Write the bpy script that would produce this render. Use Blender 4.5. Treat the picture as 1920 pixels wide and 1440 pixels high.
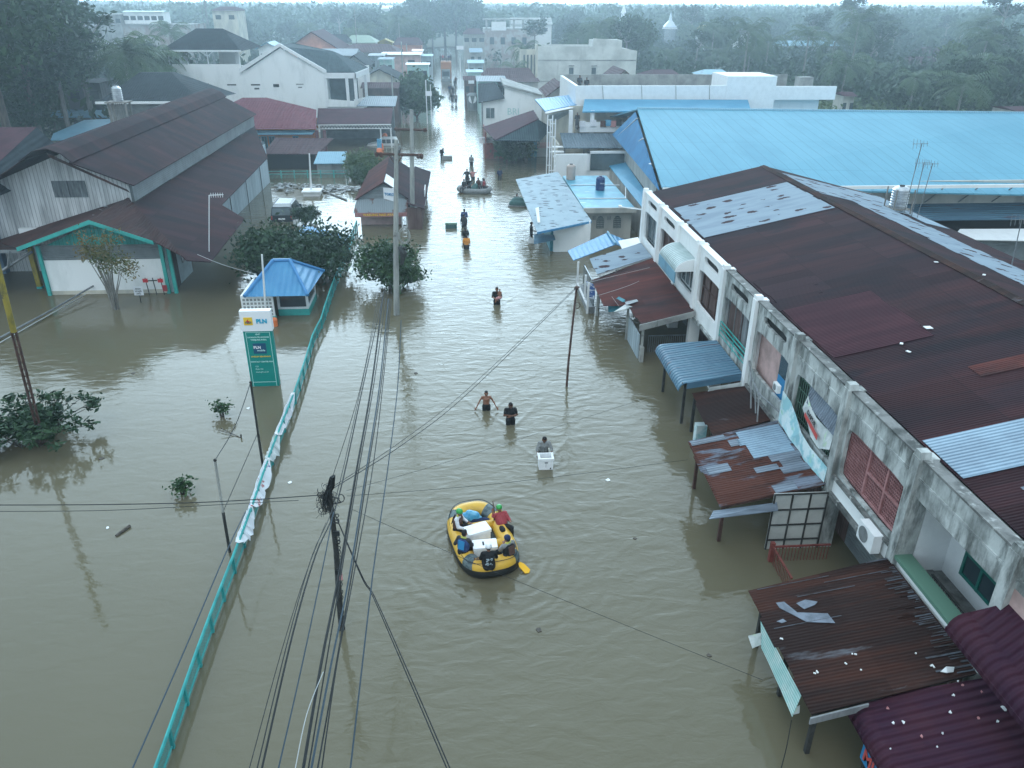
import bpy, bmesh, math, random
import numpy as np
from mathutils import Vector, Matrix
for o in list(bpy.data.objects): bpy.data.objects.remove(o)
S = bpy.context.scene
COL = S.collection
R = math.radians
# ------------------------------------------------------------------ camera
# world: water surface z = 0, street runs along +Y, drone hovers 15 m above the water
FPX, CX, CY, CAMH = 1461.0, 960.0, 720.0, 15.0
PITCH, YAW, ROLL = R(26.1), R(4.29), R(0.35)
CF = Vector((math.sin(YAW)*math.cos(PITCH), math.cos(YAW)*math.cos(PITCH), -math.sin(PITCH)))
r0 = Vector((math.cos(YAW), -math.sin(YAW), 0)); u0 = r0.cross(CF)
CR = r0*math.cos(ROLL)+u0*math.sin(ROLL); CU = u0*math.cos(ROLL)-r0*math.sin(ROLL)
CAM = Vector((0, 0, CAMH))
cd = bpy.data.cameras.new('camera'); co = bpy.data.objects.new('camera', cd); COL.objects.link(co)
m3 = Matrix((CR, CU, -CF)).transposed()
co.matrix_world = Matrix.Translation(CAM) @ m3.to_4x4()
cd.sensor_fit = 'HORIZONTAL'; cd.sensor_width = 36; cd.lens = 36*FPX/1920
cd.clip_start = 0.1; cd.clip_end = 5000
S.camera = co
S.render.resolution_x = 1024; S.render.resolution_y = 768
# placing helpers: photo pixel -> point of the place on a given height / plane
def _ray(px, py): return CF + CR*((px-CX)/FPX) - CU*((py-CY)/FPX)
def at(px, py, z=0.0):
    d = _ray(px, py); return CAM + d*((z-CAMH)/d.z)
def atY(px, py, Y):
    d = _ray(px, py); return CAM + d*(Y/d.y)
def atX(px, py, X):
    d = _ray(px, py); return CAM + d*(X/d.x)
def atP(px, py, a, b, c):      # plane through three points
    n = (b-a).cross(c-a); d = _ray(px, py)
    return CAM + d*((a-CAM).dot(n)/d.dot(n))
# ------------------------------------------------------------------ light
W = bpy.data.worlds.new('World'); S.world = W; W.use_nodes = True
nt = W.node_tree; bg = nt.nodes['Background']
sky = nt.nodes.new('ShaderNodeTexSky'); sky.sky_type = 'NISHITA'; sky.sun_disc = False
SUN_EL, SUN_AZ = R(58), R(200)
sky.sun_elevation = SUN_EL; sky.sun_rotation = SUN_AZ; sky.altitude = 0
sky.air_density = 1.0; sky.dust_density = 1.2; sky.ozone_density = 1.5
# overcast: the clear sky seen through a thick cool cloud layer, a little uneven
ct = nt.nodes.new('ShaderNodeTexCoord'); cn_ = nt.nodes.new('ShaderNodeTexNoise'); cn_.inputs['Scale'].default_value = 2.2; cn_.inputs['Detail'].default_value = 5
cr = nt.nodes.new('ShaderNodeMix'); cr.data_type = 'RGBA'; cr.inputs[6].default_value = (5.5, 7.4, 8.5, 1); cr.inputs[7].default_value = (8.0, 10.2, 11.6, 1)
nt.links.new(ct.outputs['Generated'], cn_.inputs['Vector']); nt.links.new(cn_.outputs['Fac'], cr.inputs[0])
cm_ = nt.nodes.new('ShaderNodeMix'); cm_.data_type = 'RGBA'; cm_.inputs[0].default_value = .8
nt.links.new(sky.outputs[0], cm_.inputs[6]); nt.links.new(cr.outputs[2], cm_.inputs[7]); # brighter cloud low in the sky at the far end of the street
dt = nt.nodes.new('ShaderNodeVectorMath'); dt.operation = 'DOT_PRODUCT'; dt.inputs[1].default_value = (-.05, math.cos(R(12)), math.sin(R(12)))
nt.links.new(ct.outputs['Generated'], dt.inputs[0])
def wm(op, a, b):
    x = nt.nodes.new('ShaderNodeMath'); x.operation = op
    for i, v in enumerate((a, b)):
        if isinstance(v, bpy.types.NodeSocket): nt.links.new(v, x.inputs[i])
        else: x.inputs[i].default_value = v
    return x.outputs[0]
gl = wm('ADD', wm('MULTIPLY', wm('POWER', wm('MAXIMUM', dt.outputs['Value'], 0.0), 6.0), 3.6), .84)
vs_ = nt.nodes.new('ShaderNodeVectorMath'); vs_.operation = 'SCALE'; nt.links.new(cm_.outputs[2], vs_.inputs[0]); nt.links.new(gl, vs_.inputs['Scale'])
nt.links.new(vs_.outputs[0], bg.inputs[0]); bg.inputs[1].default_value = 0.15
sl = bpy.data.lights.new('sun', 'SUN'); so = bpy.data.objects.new('sun', sl); COL.objects.link(so)
sl.energy = 0.5; sl.angle = R(30); sl.color = (1.0, 0.96, 0.9)
sd = Vector((math.sin(SUN_AZ)*math.cos(SUN_EL), math.cos(SUN_AZ)*math.cos(SUN_EL), math.sin(SUN_EL)))
so.rotation_euler = sd.to_track_quat('Z', 'Y').to_euler()
S.view_settings.view_transform = 'Standard'; S.view_settings.look = 'None'
S.view_settings.exposure = 0.22; S.view_settings.gamma = 1.0
# ------------------------------------------------------------------ materials
def mk(name, c1, c2=None, scale=1.0, lo=.42, hi=.62, st=(1, 1, 1), corr=None, spots=None, sheets=None,
       rough=.75, metal=0.0, bump=0.0, spec=.3, c3=None, sc3=6, lo3=.55, hi3=.7, st3=(1, 1, 1), grid=None, lines=None, trans=0):
    m = bpy.data.materials.new(name); m.use_nodes = True
    n = m.node_tree.nodes; l = m.node_tree.links; p = n['Principled BSDF']
    p.inputs['Roughness'].default_value = rough; p.inputs['Metallic'].default_value = metal
    p.inputs['Specular IOR Level'].default_value = spec
    tc = n.new('ShaderNodeTexCoord').outputs['Object']
    def noise(scale, st, det=6.0):
        mp = n.new('ShaderNodeMapping'); mp.inputs['Scale'].default_value = st; l.new(tc, mp.inputs[0])
        t = n.new('ShaderNodeTexNoise'); t.inputs['Scale'].default_value = scale; t.inputs['Detail'].default_value = det
        t.inputs['Roughness'].default_value = .62
        l.new(mp.outputs[0], t.inputs['Vector']); return t.outputs['Fac']
    def ramp(f, lo, hi):
        r = n.new('ShaderNodeMapRange'); r.inputs[1].default_value = lo; r.inputs[2].default_value = hi
        l.new(f, r.inputs[0]); return r.outputs[0]
    def mix(f, a, b):
        x = n.new('ShaderNodeMix'); x.data_type = 'RGBA'
        for s, v in ((x.inputs[0], f), (x.inputs[6], a), (x.inputs[7], b)):
            if isinstance(v, bpy.types.NodeSocket): l.new(v, s)
            elif isinstance(v, (int, float)): s.default_value = v
            else: s.default_value = (*v, 1)
        return x.outputs[2]
    def mt(op, a, b=None):
        x = n.new('ShaderNodeMath'); x.operation = op
        for i, v in enumerate((a, b)):
            if v is None: continue
            if isinstance(v, bpy.types.NodeSocket): l.new(v, x.inputs[i])
            else: x.inputs[i].default_value = v
        return x.outputs[0]
    sep = n.new('ShaderNodeSeparateXYZ'); l.new(tc, sep.inputs[0]); ax = dict(X=sep.outputs[0], Y=sep.outputs[1], Z=sep.outputs[2])
    col = c1
    if c2 is not None: col = mix(ramp(noise(scale, st), lo, hi), c1, c2)
    if c3 is not None: col = mix(ramp(noise(sc3, st3), lo3, hi3), col, c3)
    if sheets:     # (axis a, size a, axis b, size b, amount): each sheet its own tone
        a, sa, b, sb, am = sheets
        cm = n.new('ShaderNodeCombineXYZ'); l.new(mt('FLOOR', mt('DIVIDE', ax[a], sa)), cm.inputs[0]); l.new(mt('FLOOR', mt('DIVIDE', ax[b], sb)), cm.inputs[1])
        w = n.new('ShaderNodeTexWhiteNoise'); w.noise_dimensions = '2D'; l.new(cm.outputs[0], w.inputs['Vector'])
        f = mt('ADD', mt('MULTIPLY', w.outputs[0], am*2), 1-am)
        vm = n.new('ShaderNodeVectorMath'); vm.operation = 'SCALE'
        if isinstance(col, bpy.types.NodeSocket): l.new(col, vm.inputs[0])
        else: vm.inputs[0].default_value = col
        l.new(f, vm.inputs['Scale']); col = vm.outputs[0]
    if spots:      # (scale, radius, colour, stretch): rust flowers round the nails
        sc, rad, cc, ss = spots
        mp = n.new('ShaderNodeMapping'); mp.inputs['Scale'].default_value = ss; l.new(tc, mp.inputs[0])
        v = n.new('ShaderNodeTexVoronoi'); v.inputs['Scale'].default_value = sc; v.inputs['Randomness'].default_value = .55
        l.new(mp.outputs[0], v.inputs['Vector'])
        d = mt('SUBTRACT', v.outputs['Distance'], mt('MULTIPLY', mt('SUBTRACT', noise(3.2, (1, 1, 1), 8), .5), .75))
        col = mix(ramp(d, rad, rad-.05), col, cc)
    if grid:       # (axis, period, axis, period, colour, width) joints / tile rows
        a, pa, b, pb, cc, wd = grid
        g1 = mt('LESS_THAN', mt('FRACT', mt('DIVIDE', ax[a], pa)), wd/pa)
        g2 = mt('LESS_THAN', mt('FRACT', mt('DIVIDE', ax[b], pb)), wd/pb)
        col = mix(mt('MULTIPLY', mt('MAXIMUM', g1, g2), .8), col, cc)
    if isinstance(col, bpy.types.NodeSocket): l.new(col, p.inputs['Base Color'])
    else: p.inputs['Base Color'].default_value = (*col, 1)
    h = None
    if corr:
        a, per, dep = corr
        h = mt('MULTIPLY', mt('SINE', mt('MULTIPLY', ax[a], 2*math.pi/per)), dep)
    if bump:
        hb = mt('MULTIPLY', noise(9, (1, 1, 1)), bump); h = hb if h is None else mt('ADD', h, hb)
    if h is not None:
        b = n.new('ShaderNodeBump'); b.inputs['Distance'].default_value = 1.0; l.new(h, b.inputs['Height']); l.new(b.outputs[0], p.inputs['Normal'])
    return m
MT = {}
def reg(k, *a, **kw): MT[k] = mk(k, *a, **kw); return MT[k]
RUST = (.055, .026, .020)
reg('white_plaster', (.82, .84, .84), (.60, .63, .63), scale=.9, lo=.5, hi=.85, st=(1, 1, .35), c3=(.38, .40, .39), sc3=2.5, lo3=.67, hi3=.9, st3=(1.5, 1.5, .2), bump=.004)
reg('maroon_roof', (.042, .0155, .022), (.058, .021, .028), scale=.8, st=(.15, 1.6, 1), c3=(.16, .10, .11), sc3=1.6, lo3=.69, hi3=.72, st3=(.18, 5, 1), corr=('Y', .10, .006), rough=.85, spec=.08)
reg('old_plaster', (.50, .53, .52), (.17, .185, .18), scale=1.3, lo=.42, hi=.66, st=(1, 1, .5), c3=(.10, .11, .105), sc3=2.2, lo3=.48, hi3=.66, st3=(1.3, 1.3, .35), bump=.012)
reg('dark_concrete', (.20, .205, .20), (.06, .065, .062), scale=1.6, lo=.4, hi=.62, c3=(.42, .44, .43), sc3=3, lo3=.58, hi3=.7, st3=(1, 1, .6), bump=.012)
reg('grey_concrete', (.34, .35, .34), (.18, .19, .185), scale=.7, lo=.4, hi=.65, c3=(.12, .125, .12), sc3=3, lo3=.6, hi3=.75, st3=(1, 1, .3), bump=.01)
reg('beige_wall', (.48, .47, .43), (.33, .33, .31), scale=.8, st=(1, 1, .4), bump=.004)
reg('cream_wall', (.60, .57, .48), (.42, .41, .36), scale=.8, st=(1, 1, .4))
reg('pink_wall', (.58, .40, .38), (.40, .28, .26), scale=1.2, bump=.004)
reg('orange_wall', (.55, .20, .085), (.42, .15, .07), scale=.8)
reg('salmon_wall', (.60, .27, .20), (.48, .22, .17), scale=.8)
reg('rust_roof', (.030, .0155, .0195), (.046, .0185, .021), scale=.35, lo=.45, hi=.6, st=(.12, 1.6, 1), c3=(.020, .014, .019), sc3=.5, lo3=.5, hi3=.62, st3=(.3, 1, 1), corr=('Y', .10, .006), sheets=('Y', .82, 'X', 2.9, .22), grid=('Y', .82, 'X', 2.9, (.016, .010, .012), .025), rough=.85, spec=.08)
reg('rust_roof_x', (.040, .022, .022), (.065, .030, .026), scale=.4, st=(1.6, .2, 1), corr=('X', .15, .012), sheets=('X', .82, 'Y', 2.4, .16), rough=.85, spec=.08)
reg('dark_rust', (.026, .016, .015), (.050, .022, .017), scale=.9, lo=.45, hi=.62, st=(.15, 1.6, 1), c3=(.13, .14, .16), sc3=1.1, lo3=.62, hi3=.72, st3=(.35, 1.6, 1), corr=('Y', .09, .006), sheets=('Y', .8, 'X', 2.4, .22), rough=.85, spec=.08)
reg('red_rust', (.075, .024, .022), (.11, .034, .028), scale=1.2, st=(.12, 1.5, 1), c3=(.035, .022, .024), sc3=.8, lo3=.45, hi3=.65, st3=(.2, 1, 1), corr=('Y', .10, .007), sheets=('Y', .8, 'X', 2.4, .2), rough=.85, spec=.08)
reg('mixed_rust', (.085, .034, .026), (.13, .15, .19), scale=.55, lo=.50, hi=.54, st=(.5, 1.3, 1), c3=(.05, .024, .02), sc3=1.8, lo3=.52, hi3=.62, st3=(.25, 1.5, 1), corr=('Y', .11, .012), sheets=('Y', .75, 'X', 1.5, .3), rough=.85, spec=.08)
reg('grey_sheet', (.16, .20, .25), (.09, .11, .14), scale=1.5, st=(.2, 1.5, 1), corr=('Y', .12, .008), sheets=('Y', .8, 'X', 2, .08), rough=.5)
reg('spotted_sheet', (.26, .33, .39), (.21, .27, .33), scale=1.2, st=(.3, 1.5, 1), spots=(1.0, .29, (.05, .028, .032), (.9, 1.4, 0)), corr=('Y', .13, .008), rough=.85, spec=.08)
reg('spotted_sheet_fine', (.27, .37, .43), (.22, .30, .36), scale=1.2, spots=(1.5, .31, (.055, .08, .105), (.8, 1.5, 0)), corr=('Y', .14, .008), rough=.55)
reg('blue_roof', (.125, .34, .455), (.10, .29, .40), scale=.25, st=(1, .4, 1), c3=(.105, .28, .375), sc3=1.2, lo3=.55, hi3=.75, st3=(2.5, .12, 1), grid=('Y', 6.1, 'X', .84, (.08, .24, .33), .06), rough=.6, spec=.15)
reg('blue_roof_deep', (.055, .22, .42), (.07, .26, .46), scale=.5, corr=('X', .3, .02), rough=.42)
reg('blue_roof_y', (.07, .28, .45), (.09, .33, .50), scale=.5, corr=('Y', .3, .02), rough=.42)
reg('pale_blue_roof', (.17, .35, .46), (.11, .20, .27), scale=.8, lo=.55, hi=.75, corr=('X', .2, .012), rough=.5)
reg('blue_awning', (.085, .19, .27), (.06, .13, .20), scale=1.5, st=(.2, 2, 1), c3=(.085, .05, .07), sc3=1.1, lo3=.60, hi3=.66, st3=(.3, 3.2, 1), corr=('Y', .21, .03), rough=.45)
reg('purple_awning', (.040, .0165, .032), (.056, .021, .033), scale=.8, corr=('Y', .2, .03), rough=.85, spec=.08)
reg('grey_roof_x', (.115, .16, .195), (.09, .13, .165), scale=.8, corr=('X', .25, .02), rough=.5)
reg('dark_tile', (.030, .042, .050), (.022, .030, .036), scale=1.5, corr=('X', .22, .015), sheets=('X', 3, 'Y', 3, .08), rough=.85, spec=.08)
reg('teal_tile', (.05, .08, .09), (.04, .06, .07), scale=1.5, corr=('X', .22, .015), rough=.85, spec=.08)
reg('red_tile', (.17, .06, .075), (.14, .05, .062), scale=1.2, corr=('X', .30, .02), grid=('Y', .62, 'X', 50, (.10, .03, .04), .09), rough=.85, spec=.08)
reg('brown_tile', (.10, .06, .065), (.07, .045, .05), scale=1.2, corr=('X', .3, .02), grid=('Y', .8, 'X', 50, (.05, .03, .035), .1), rough=.85, spec=.08)
reg('plum_tile', (.075, .035, .045), (.055, .03, .038), scale=1.0, rough=.85, spec=.08)
reg('green_roof', (.20, .28, .20), (.16, .23, .17), scale=1, rough=.6)
reg('terrace_blue', (.085, .30, .42), (.12, .40, .52), scale=1.2, lo=.5, hi=.6, c3=(.45, .62, .70), sc3=1.5, lo3=.66, hi3=.69, st3=(.35, 1.4, 1), rough=.4)
reg('board_white', (.62, .63, .63), (.34, .35, .355), scale=1.5, st=(1, 1, .15), c3=(.20, .21, .22), sc3=2, lo3=.56, hi3=.75, st3=(3, 1, .2), grid=('X', .22, 'Y', 500, (.16, .17, .18), .03), bump=.006)
reg('board_pale', (.42, .50, .54), (.30, .37, .41), scale=1.5, st=(1, 1, .15), grid=('Y', .4, 'X', 500, (.14, .18, .2), .04))
reg('teal_board', (.03, .28, .25), (.025, .22, .2), scale=2, st=(2, 1, .2), grid=('X', .2, 'Y', 500, (.012, .12, .11), .03))
reg('teal_paint', (.045, .40, .36), (.04, .32, .29), scale=2, rough=.5)
reg('teal_fence', (.04, .34, .33), (.03, .25, .25), scale=2, rough=.6)
reg('green_paint', (.012, .13, .105), (.012, .11, .09), scale=2, rough=.5)
reg('old_wood', (.16, .11, .10), (.09, .06, .055), scale=1.3, st=(1, 4, .3), c3=(.25, .22, .22), sc3=3, lo3=.6, hi3=.72, st3=(1, 4, .2), grid=('Y', .34, 'X', 500, (.05, .035, .035), .025), bump=.01, rough=.85, spec=.08)
reg('grey_wood', (.24, .25, .26), (.14, .15, .16), scale=1.5, st=(1, 4, .3), grid=('Y', .3, 'X', 500, (.07, .075, .08), .03), bump=.01)
reg('dirty_rust_wall', (.13, .055, .06), (.20, .12, .13), scale=1.6, st=(1, 1, .4), rough=.85, spec=.08)
reg('glass_dark', (.035, .055, .065), rough=.12, spec=.6)
reg('glass_grey', (.10, .14, .155), (.06, .09, .10), scale=.8, rough=.2, spec=.6)
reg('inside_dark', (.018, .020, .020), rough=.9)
reg('shutter_grey', (.20, .23, .24), (.15, .17, .18), scale=1, corr=('Z', .12, .01), rough=.6)
reg('white_paint', (.76, .78, .79), (.70, .72, .73), scale=2, rough=.5)
reg('foam_white', (.86, .88, .90), (.78, .80, .82), scale=6, rough=.75)
reg('steel', (.62, .64, .66), (.45, .47, .5), scale=4, rough=.28, metal=.9)
reg('grey_metal', (.24, .26, .27), (.16, .17, .18), scale=3, rough=.5, metal=.3)
reg('pole_concrete', (.36, .37, .35), (.24, .25, .24), scale=2, st=(2, 2, .4), c3=(.14, .14, .13), sc3=2, lo3=.6, hi3=.7)
reg('rust_pole', (.10, .055, .045), (.06, .035, .03), scale=4, rough=.8)
reg('black_pole', (.035, .037, .036), (.09, .09, .085), scale=4, st=(1, 1, .4), lo=.5, hi=.7)
reg('cable', (.020, .024, .026), rough=.6)
reg('cable_blue', (.035, .058, .08), rough=.6)
reg('cable_pale', (.42, .44, .44), rough=.6)
reg('yellow_paint', (.33, .26, .045), (.20, .17, .05), scale=3, lo=.5, hi=.65, st=(1, 1, .5), c3=(.10, .09, .05), sc3=3, lo3=.6, hi3=.66)
reg('orange_plastic', (.75, .20, .07), rough=.45)
reg('tan_tank', (.48, .40, .36), (.42, .35, .31), scale=2, rough=.5)
reg('navy_tank', (.015, .04, .13), (.02, .05, .15), scale=2, rough=.4)
reg('bark', (.11, .095, .08), (.06, .055, .048), scale=4, st=(2, 2, .4), bump=.02)
reg('pale_bark', (.26, .25, .23), (.16, .155, .14), scale=4, st=(2, 2, .4))
def leafmat(k, a, b, c):
    m = mk(k, a, b, scale=.55, lo=.42, hi=.58, c3=c, sc3=2.4, lo3=.52, hi3=.66, rough=.6, spec=.25); MT[k] = m
    m.node_tree.nodes['Principled BSDF'].inputs['Transmission Weight'].default_value = 0
leafmat('leaf_dark', (.014, .040, .020), (.024, .062, .027), (.042, .085, .036))
leafmat('leaf_mid', (.026, .066, .028), (.046, .10, .038), (.07, .125, .05))
leafmat('leaf_light', (.060, .115, .045), (.095, .15, .06), (.13, .17, .07))
leafmat('leaf_palm', (.040, .088, .040), (.062, .115, .05), (.11, .14, .075))
reg('canopy_blue_shaded', (.05, .20, .38), (.04, .15, .30), scale=.6, rough=.7, spec=.1)  # deeper blue: the shadow on the market's end canopy is put into the colour
leafmat('leaf_autumn', (.06, .10, .035), (.16, .12, .04), (.20, .13, .05))
for k, c in dict(black_cloth=(.012, .014, .016), grey_cloth=(.20, .21, .21), blue_cloth=(.03, .06, .16), navy_cloth=(.012, .025, .075), orange_cloth=(.62, .26, .06), pink_cloth=(.45, .22, .22),
                 dark_cloth=(.035, .038, .042), brown_cloth=(.09, .05, .04), white_cloth=(.62, .63, .66), red_cloth=(.30, .05, .06), teal_cloth=(.05, .115, .11), green_cloth=(.05, .11, .07)).items():
    reg(k, c, tuple(min(1, v*1.25+.004) for v in c), scale=9, rough=.85, bump=.004)
reg('skin', (.27, .13, .085), (.23, .11, .07), scale=12, rough=.55)
reg('skin_dark', (.15, .075, .05), (.12, .06, .04), scale=12, rough=.55)
reg('hair', (.010, .009, .009), rough=.5)
reg('raft_yellow', (.72, .43, .055), (.64, .37, .05), scale=3, rough=.38, spec=.5)
reg('raft_black', (.018, .020, .020), rough=.45)
reg('raft_grey', (.07, .10, .11), (.13, .17, .18), scale=7, lo=.48, hi=.52, rough=.5)
reg('helmet_green', (.03, .33, .07), rough=.3, spec=.5)
reg('helmet_white', (.75, .78, .80), (.10, .12, .14), scale=14, lo=.58, hi=.62, rough=.3)
reg('vest_yellow', (.55, .55, .10), (.30, .36, .12), scale=10, rough=.8)
reg('blue_plastic', (.05, .28, .50), (.18, .45, .62), scale=5, rough=.3)
reg('paddle_yellow', (.85, .46, .02), rough=.35)
reg('paddle_blue', (.06, .13, .27), rough=.4)
reg('sign_white', (.80, .82, .85), rough=.4); reg('sign_teal', (.0, .24, .21), (.0, .22, .195), scale=1, rough=.45)
reg('sign_yellow', (.85, .55, .03), rough=.4); reg('sign_cyan', (.02, .38, .58), rough=.4); reg('sign_red', (.55, .03, .04), rough=.4)
reg('sign_navy', (.01, .08, .16), rough=.4); reg('sign_text', (.55, .80, .76), rough=.4)
reg('ink', (.02, .025, .03), rough=.6)
reg('banner_cyan', (.30, .55, .60), (.62, .74, .76), scale=1.6, lo=.45, hi=.55, c3=(.35, .62, .50), sc3=2.5, lo3=.62, hi3=.68, rough=.55)
reg('banner_white', (.66, .70, .70), (.42, .48, .48), scale=2, c3=(.50, .66, .48), sc3=2.5, lo3=.58, hi3=.64, rough=.6)
reg('banner_teal', (.05, .25, .30), (.03, .18, .24), scale=2, rough=.5)
reg('banner_blue', (.03, .22, .45), rough=.5); reg('banner_red', (.55, .09, .08), rough=.5)
reg('banner_mint', (.42, .66, .64), (.62, .74, .72), scale=3, grid=('Z', .09, 'Y', 60, (.12, .36, .34), .022), rough=.5)
reg('striped_cloth', (.55, .60, .70), (.05, .12, .35), scale=3, lo=.49, hi=.51, st=(1, 1, 2.5), rough=.8)
reg('car_dark', (.020, .030, .038), rough=.25, spec=.6); reg('car_white', (.70, .72, .72), rough=.3, spec=.5)
reg('truck_orange', (.42, .17, .07), (.35, .15, .07), scale=1, rough=.6); reg('lamp_red', (.35, .02, .02), rough=.3)
reg('green_grille', (.10, .20, .15), rough=.6); reg('pink_metal', (.40, .20, .20), (.28, .13, .13), scale=4, rough=.6)
reg('panel_white', (.50, .52, .50), (.40, .42, .41), scale=1.5, rough=.6)
reg('red_metal', (.22, .06, .05), (.14, .04, .035), scale=4, rough=.7)
reg('silver_sheet', (.21, .31, .40), (.16, .235, .31), scale=.8, corr=('Y', .13, .012), rough=.45)
reg('soil', (.10, .10, .065), (.07, .085, .045), scale=.2)
reg('grass', (.045, .085, .03), (.07, .11, .04), scale=.3)
reg('debris_pale', (.45, .48, .50), (.14, .14, .13), scale=2.5, lo=.48, hi=.52)
reg('minaret_white', (.75, .78, .80), rough=.5)
reg('dome_silver', (.55, .60, .66), rough=.25, metal=.8)
reg('brick_far', (.30, .24, .23), (.40, .40, .39), scale=.5, lo=.45, hi=.55)
# ------------------------------------------------------------------ mesh kit
class MB:
    def __init__(s): s.v = []; s.f = []
    def add(s, vs, fs):
        b = len(s.v); s.v += [tuple(v) for v in vs]; s.f += [tuple(i+b for i in f) for f in fs]; return s
    def box(s, x0, x1, y0, y1, z0, z1):
        x0, x1 = min(x0, x1), max(x0, x1); y0, y1 = min(y0, y1), max(y0, y1); z0, z1 = min(z0, z1), max(z0, z1)
        return s.add([(x0, y0, z0), (x1, y0, z0), (x1, y1, z0), (x0, y1, z0), (x0, y0, z1), (x1, y0, z1), (x1, y1, z1), (x0, y1, z1)],
                     [(0, 3, 2, 1), (4, 5, 6, 7), (0, 1, 5, 4), (1, 2, 6, 5), (2, 3, 7, 6), (3, 0, 4, 7)])
    def obox(s, c, sx, sy, sz, rz=0, rx=0, ry=0):
        M = Matrix.Translation(Vector(c)) @ Matrix.Rotation(rz, 4, 'Z') @ Matrix.Rotation(ry, 4, 'Y') @ Matrix.Rotation(rx, 4, 'X')
        vs = [M @ Vector((a*sx/2, b*sy/2, d*sz/2)) for d in (-1, 1) for a, b in ((-1, -1), (1, -1), (1, 1), (-1, 1))]
        return s.add(vs, [(0, 3, 2, 1), (4, 5, 6, 7), (0, 1, 5, 4), (1, 2, 6, 5), (2, 3, 7, 6), (3, 0, 4, 7)])
    def slab(s, pts, t=.03, d=None):     # closed slab under a polygon
        pts = [Vector(p) for p in pts]
        n = Vector((0, 0, 0))
        for i in range(len(pts)): n += (pts[i]-pts[0]).cross(pts[(i+1) % len(pts)]-pts[0])
        n.normalize()
        if d is None:
            if n.z < 0: pts.reverse(); n = -n
            d = -n*t
        k = len(pts); vs = pts+[p+d for p in pts]
        fs = [tuple(range(k)), tuple(reversed(range(k, 2*k)))]+[(i, i+k, (i+1) % k+k, (i+1) % k) for i in range(k)]
        return s.add(vs, fs)
    def tube(s, pts, r, n=6, cap=True):
        pts = [Vector(p) for p in pts]; rr = r if isinstance(r, (list, tuple)) else [r]*len(pts)
        b = len(s.v); k = len(pts)
        for i, p in enumerate(pts):
            d = (pts[min(i+1, k-1)]-pts[max(i-1, 0)]).normalized()
            a = d.cross(Vector((0, 0, 1)) if abs(d.z) < .9 else Vector((1, 0, 0))).normalized(); c = d.cross(a)
            for j in range(n):
                t = 2*math.pi*j/n; s.v.append(tuple(p+a*rr[i]*math.cos(t)+c*rr[i]*math.sin(t)))
        for i in range(k-1):
            for j in range(n):
                s.f.append((b+i*n+j, b+i*n+(j+1) % n, b+(i+1)*n+(j+1) % n, b+(i+1)*n+j))
        if cap: s.f.append(tuple(b+j for j in reversed(range(n)))); s.f.append(tuple(b+(k-1)*n+j for j in range(n)))
        return s
    def lathe(s, c, prof, n=20):         # prof: (r, z) list
        b = len(s.v); c = Vector(c)
        for r, z in prof:
            for j in range(n):
                t = 2*math.pi*j/n; s.v.append((c.x+r*math.cos(t), c.y+r*math.sin(t), c.z+z))
        for i in range(len(prof)-1):
            for j in range(n): s.f.append((b+i*n+j, b+i*n+(j+1) % n, b+(i+1)*n+(j+1) % n, b+(i+1)*n+j))
        s.f.append(tuple(b+j for j in reversed(range(n)))); s.f.append(tuple(b+(len(prof)-1)*n+j for j in range(n)))
        return s
    def prismY(s, xz, y0, y1):           # polygon in the XZ plane extruded along Y
        k = len(xz); vs = [(x, y0, z) for x, z in xz]+[(x, y1, z) for x, z in xz]
        return s.add(vs, [tuple(range(k)), tuple(reversed(range(k, 2*k)))]+[(i, i+k, (i+1) % k+k, (i+1) % k) for i in range(k)])
    def prismX(s, yz, x0, x1):
        k = len(yz); vs = [(x0, y, z) for y, z in yz]+[(x1, y, z) for y, z in yz]
        return s.add(vs, [tuple(range(k)), tuple(reversed(range(k, 2*k)))]+[(i, i+k, (i+1) % k+k, (i+1) % k) for i in range(k)])
    def ball(s, c, rx, ry=None, rz=None, n=10):
        ry = ry or rx; rz = rz or rx; b = len(s.v); c = Vector(c); m = max(4, n//2)
        for i in range(1, m):
            for j in range(n):
                a = math.pi*i/m; t = 2*math.pi*j/n
                s.v.append((c.x+rx*math.sin(a)*math.cos(t), c.y+ry*math.sin(a)*math.sin(t), c.z+rz*math.cos(a)))
        s.v.append((c.x, c.y, c.z+rz)); s.v.append((c.x, c.y, c.z-rz)); T = len(s.v)-2; B = T+1
        for i in range(m-2):
            for j in range(n): s.f.append((b+i*n+j, b+(i+1)*n+j, b+(i+1)*n+(j+1) % n, b+i*n+(j+1) % n))
        for j in range(n):
            s.f.append((T, b+j, b+(j+1) % n)); s.f.append((B, b+(m-2)*n+(j+1) % n, b+(m-2)*n+j))
        return s
    def plate(s, X0, X1, y0, y1, z0, z1, hy0, hy1, hz0, hz1, rad=.15, N=32):   # wall plate in a YZ plane with a rounded hole
        def outer(t):
            c, q = math.cos(t), math.sin(t); k = max(abs(c), abs(q)); return ((y0+y1)/2+c/k*(y1-y0)/2, (z0+z1)/2+q/k*(z1-z0)/2)
        def inner(t):
            c, q = math.cos(t), math.sin(t); k = max(abs(c), abs(q)); a, h = (hy1-hy0)/2, (hz1-hz0)/2
            y, z = c/k*a, q/k*h; r = min(rad, a, h); dy, dz = abs(y)-(a-r), abs(z)-(h-r)
            if dy > 0 and dz > 0:
                L = math.hypot(dy, dz); y = math.copysign(a-r+dy/L*r, y); z = math.copysign(h-r+dz/L*r, z)
            return ((hy0+hy1)/2+y, (hz0+hz1)/2+z)
        ts = sorted(set([round(2*math.pi*i/N, 6) for i in range(N)]+[round(math.pi/4+i*math.pi/2, 6) for i in range(4)])); n = len(ts)
        vs = []
        for X in (X0, X1):
            vs += [(X, *outer(t)) for t in ts]; vs += [(X, *inner(t)) for t in ts]
        fs = []
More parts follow.
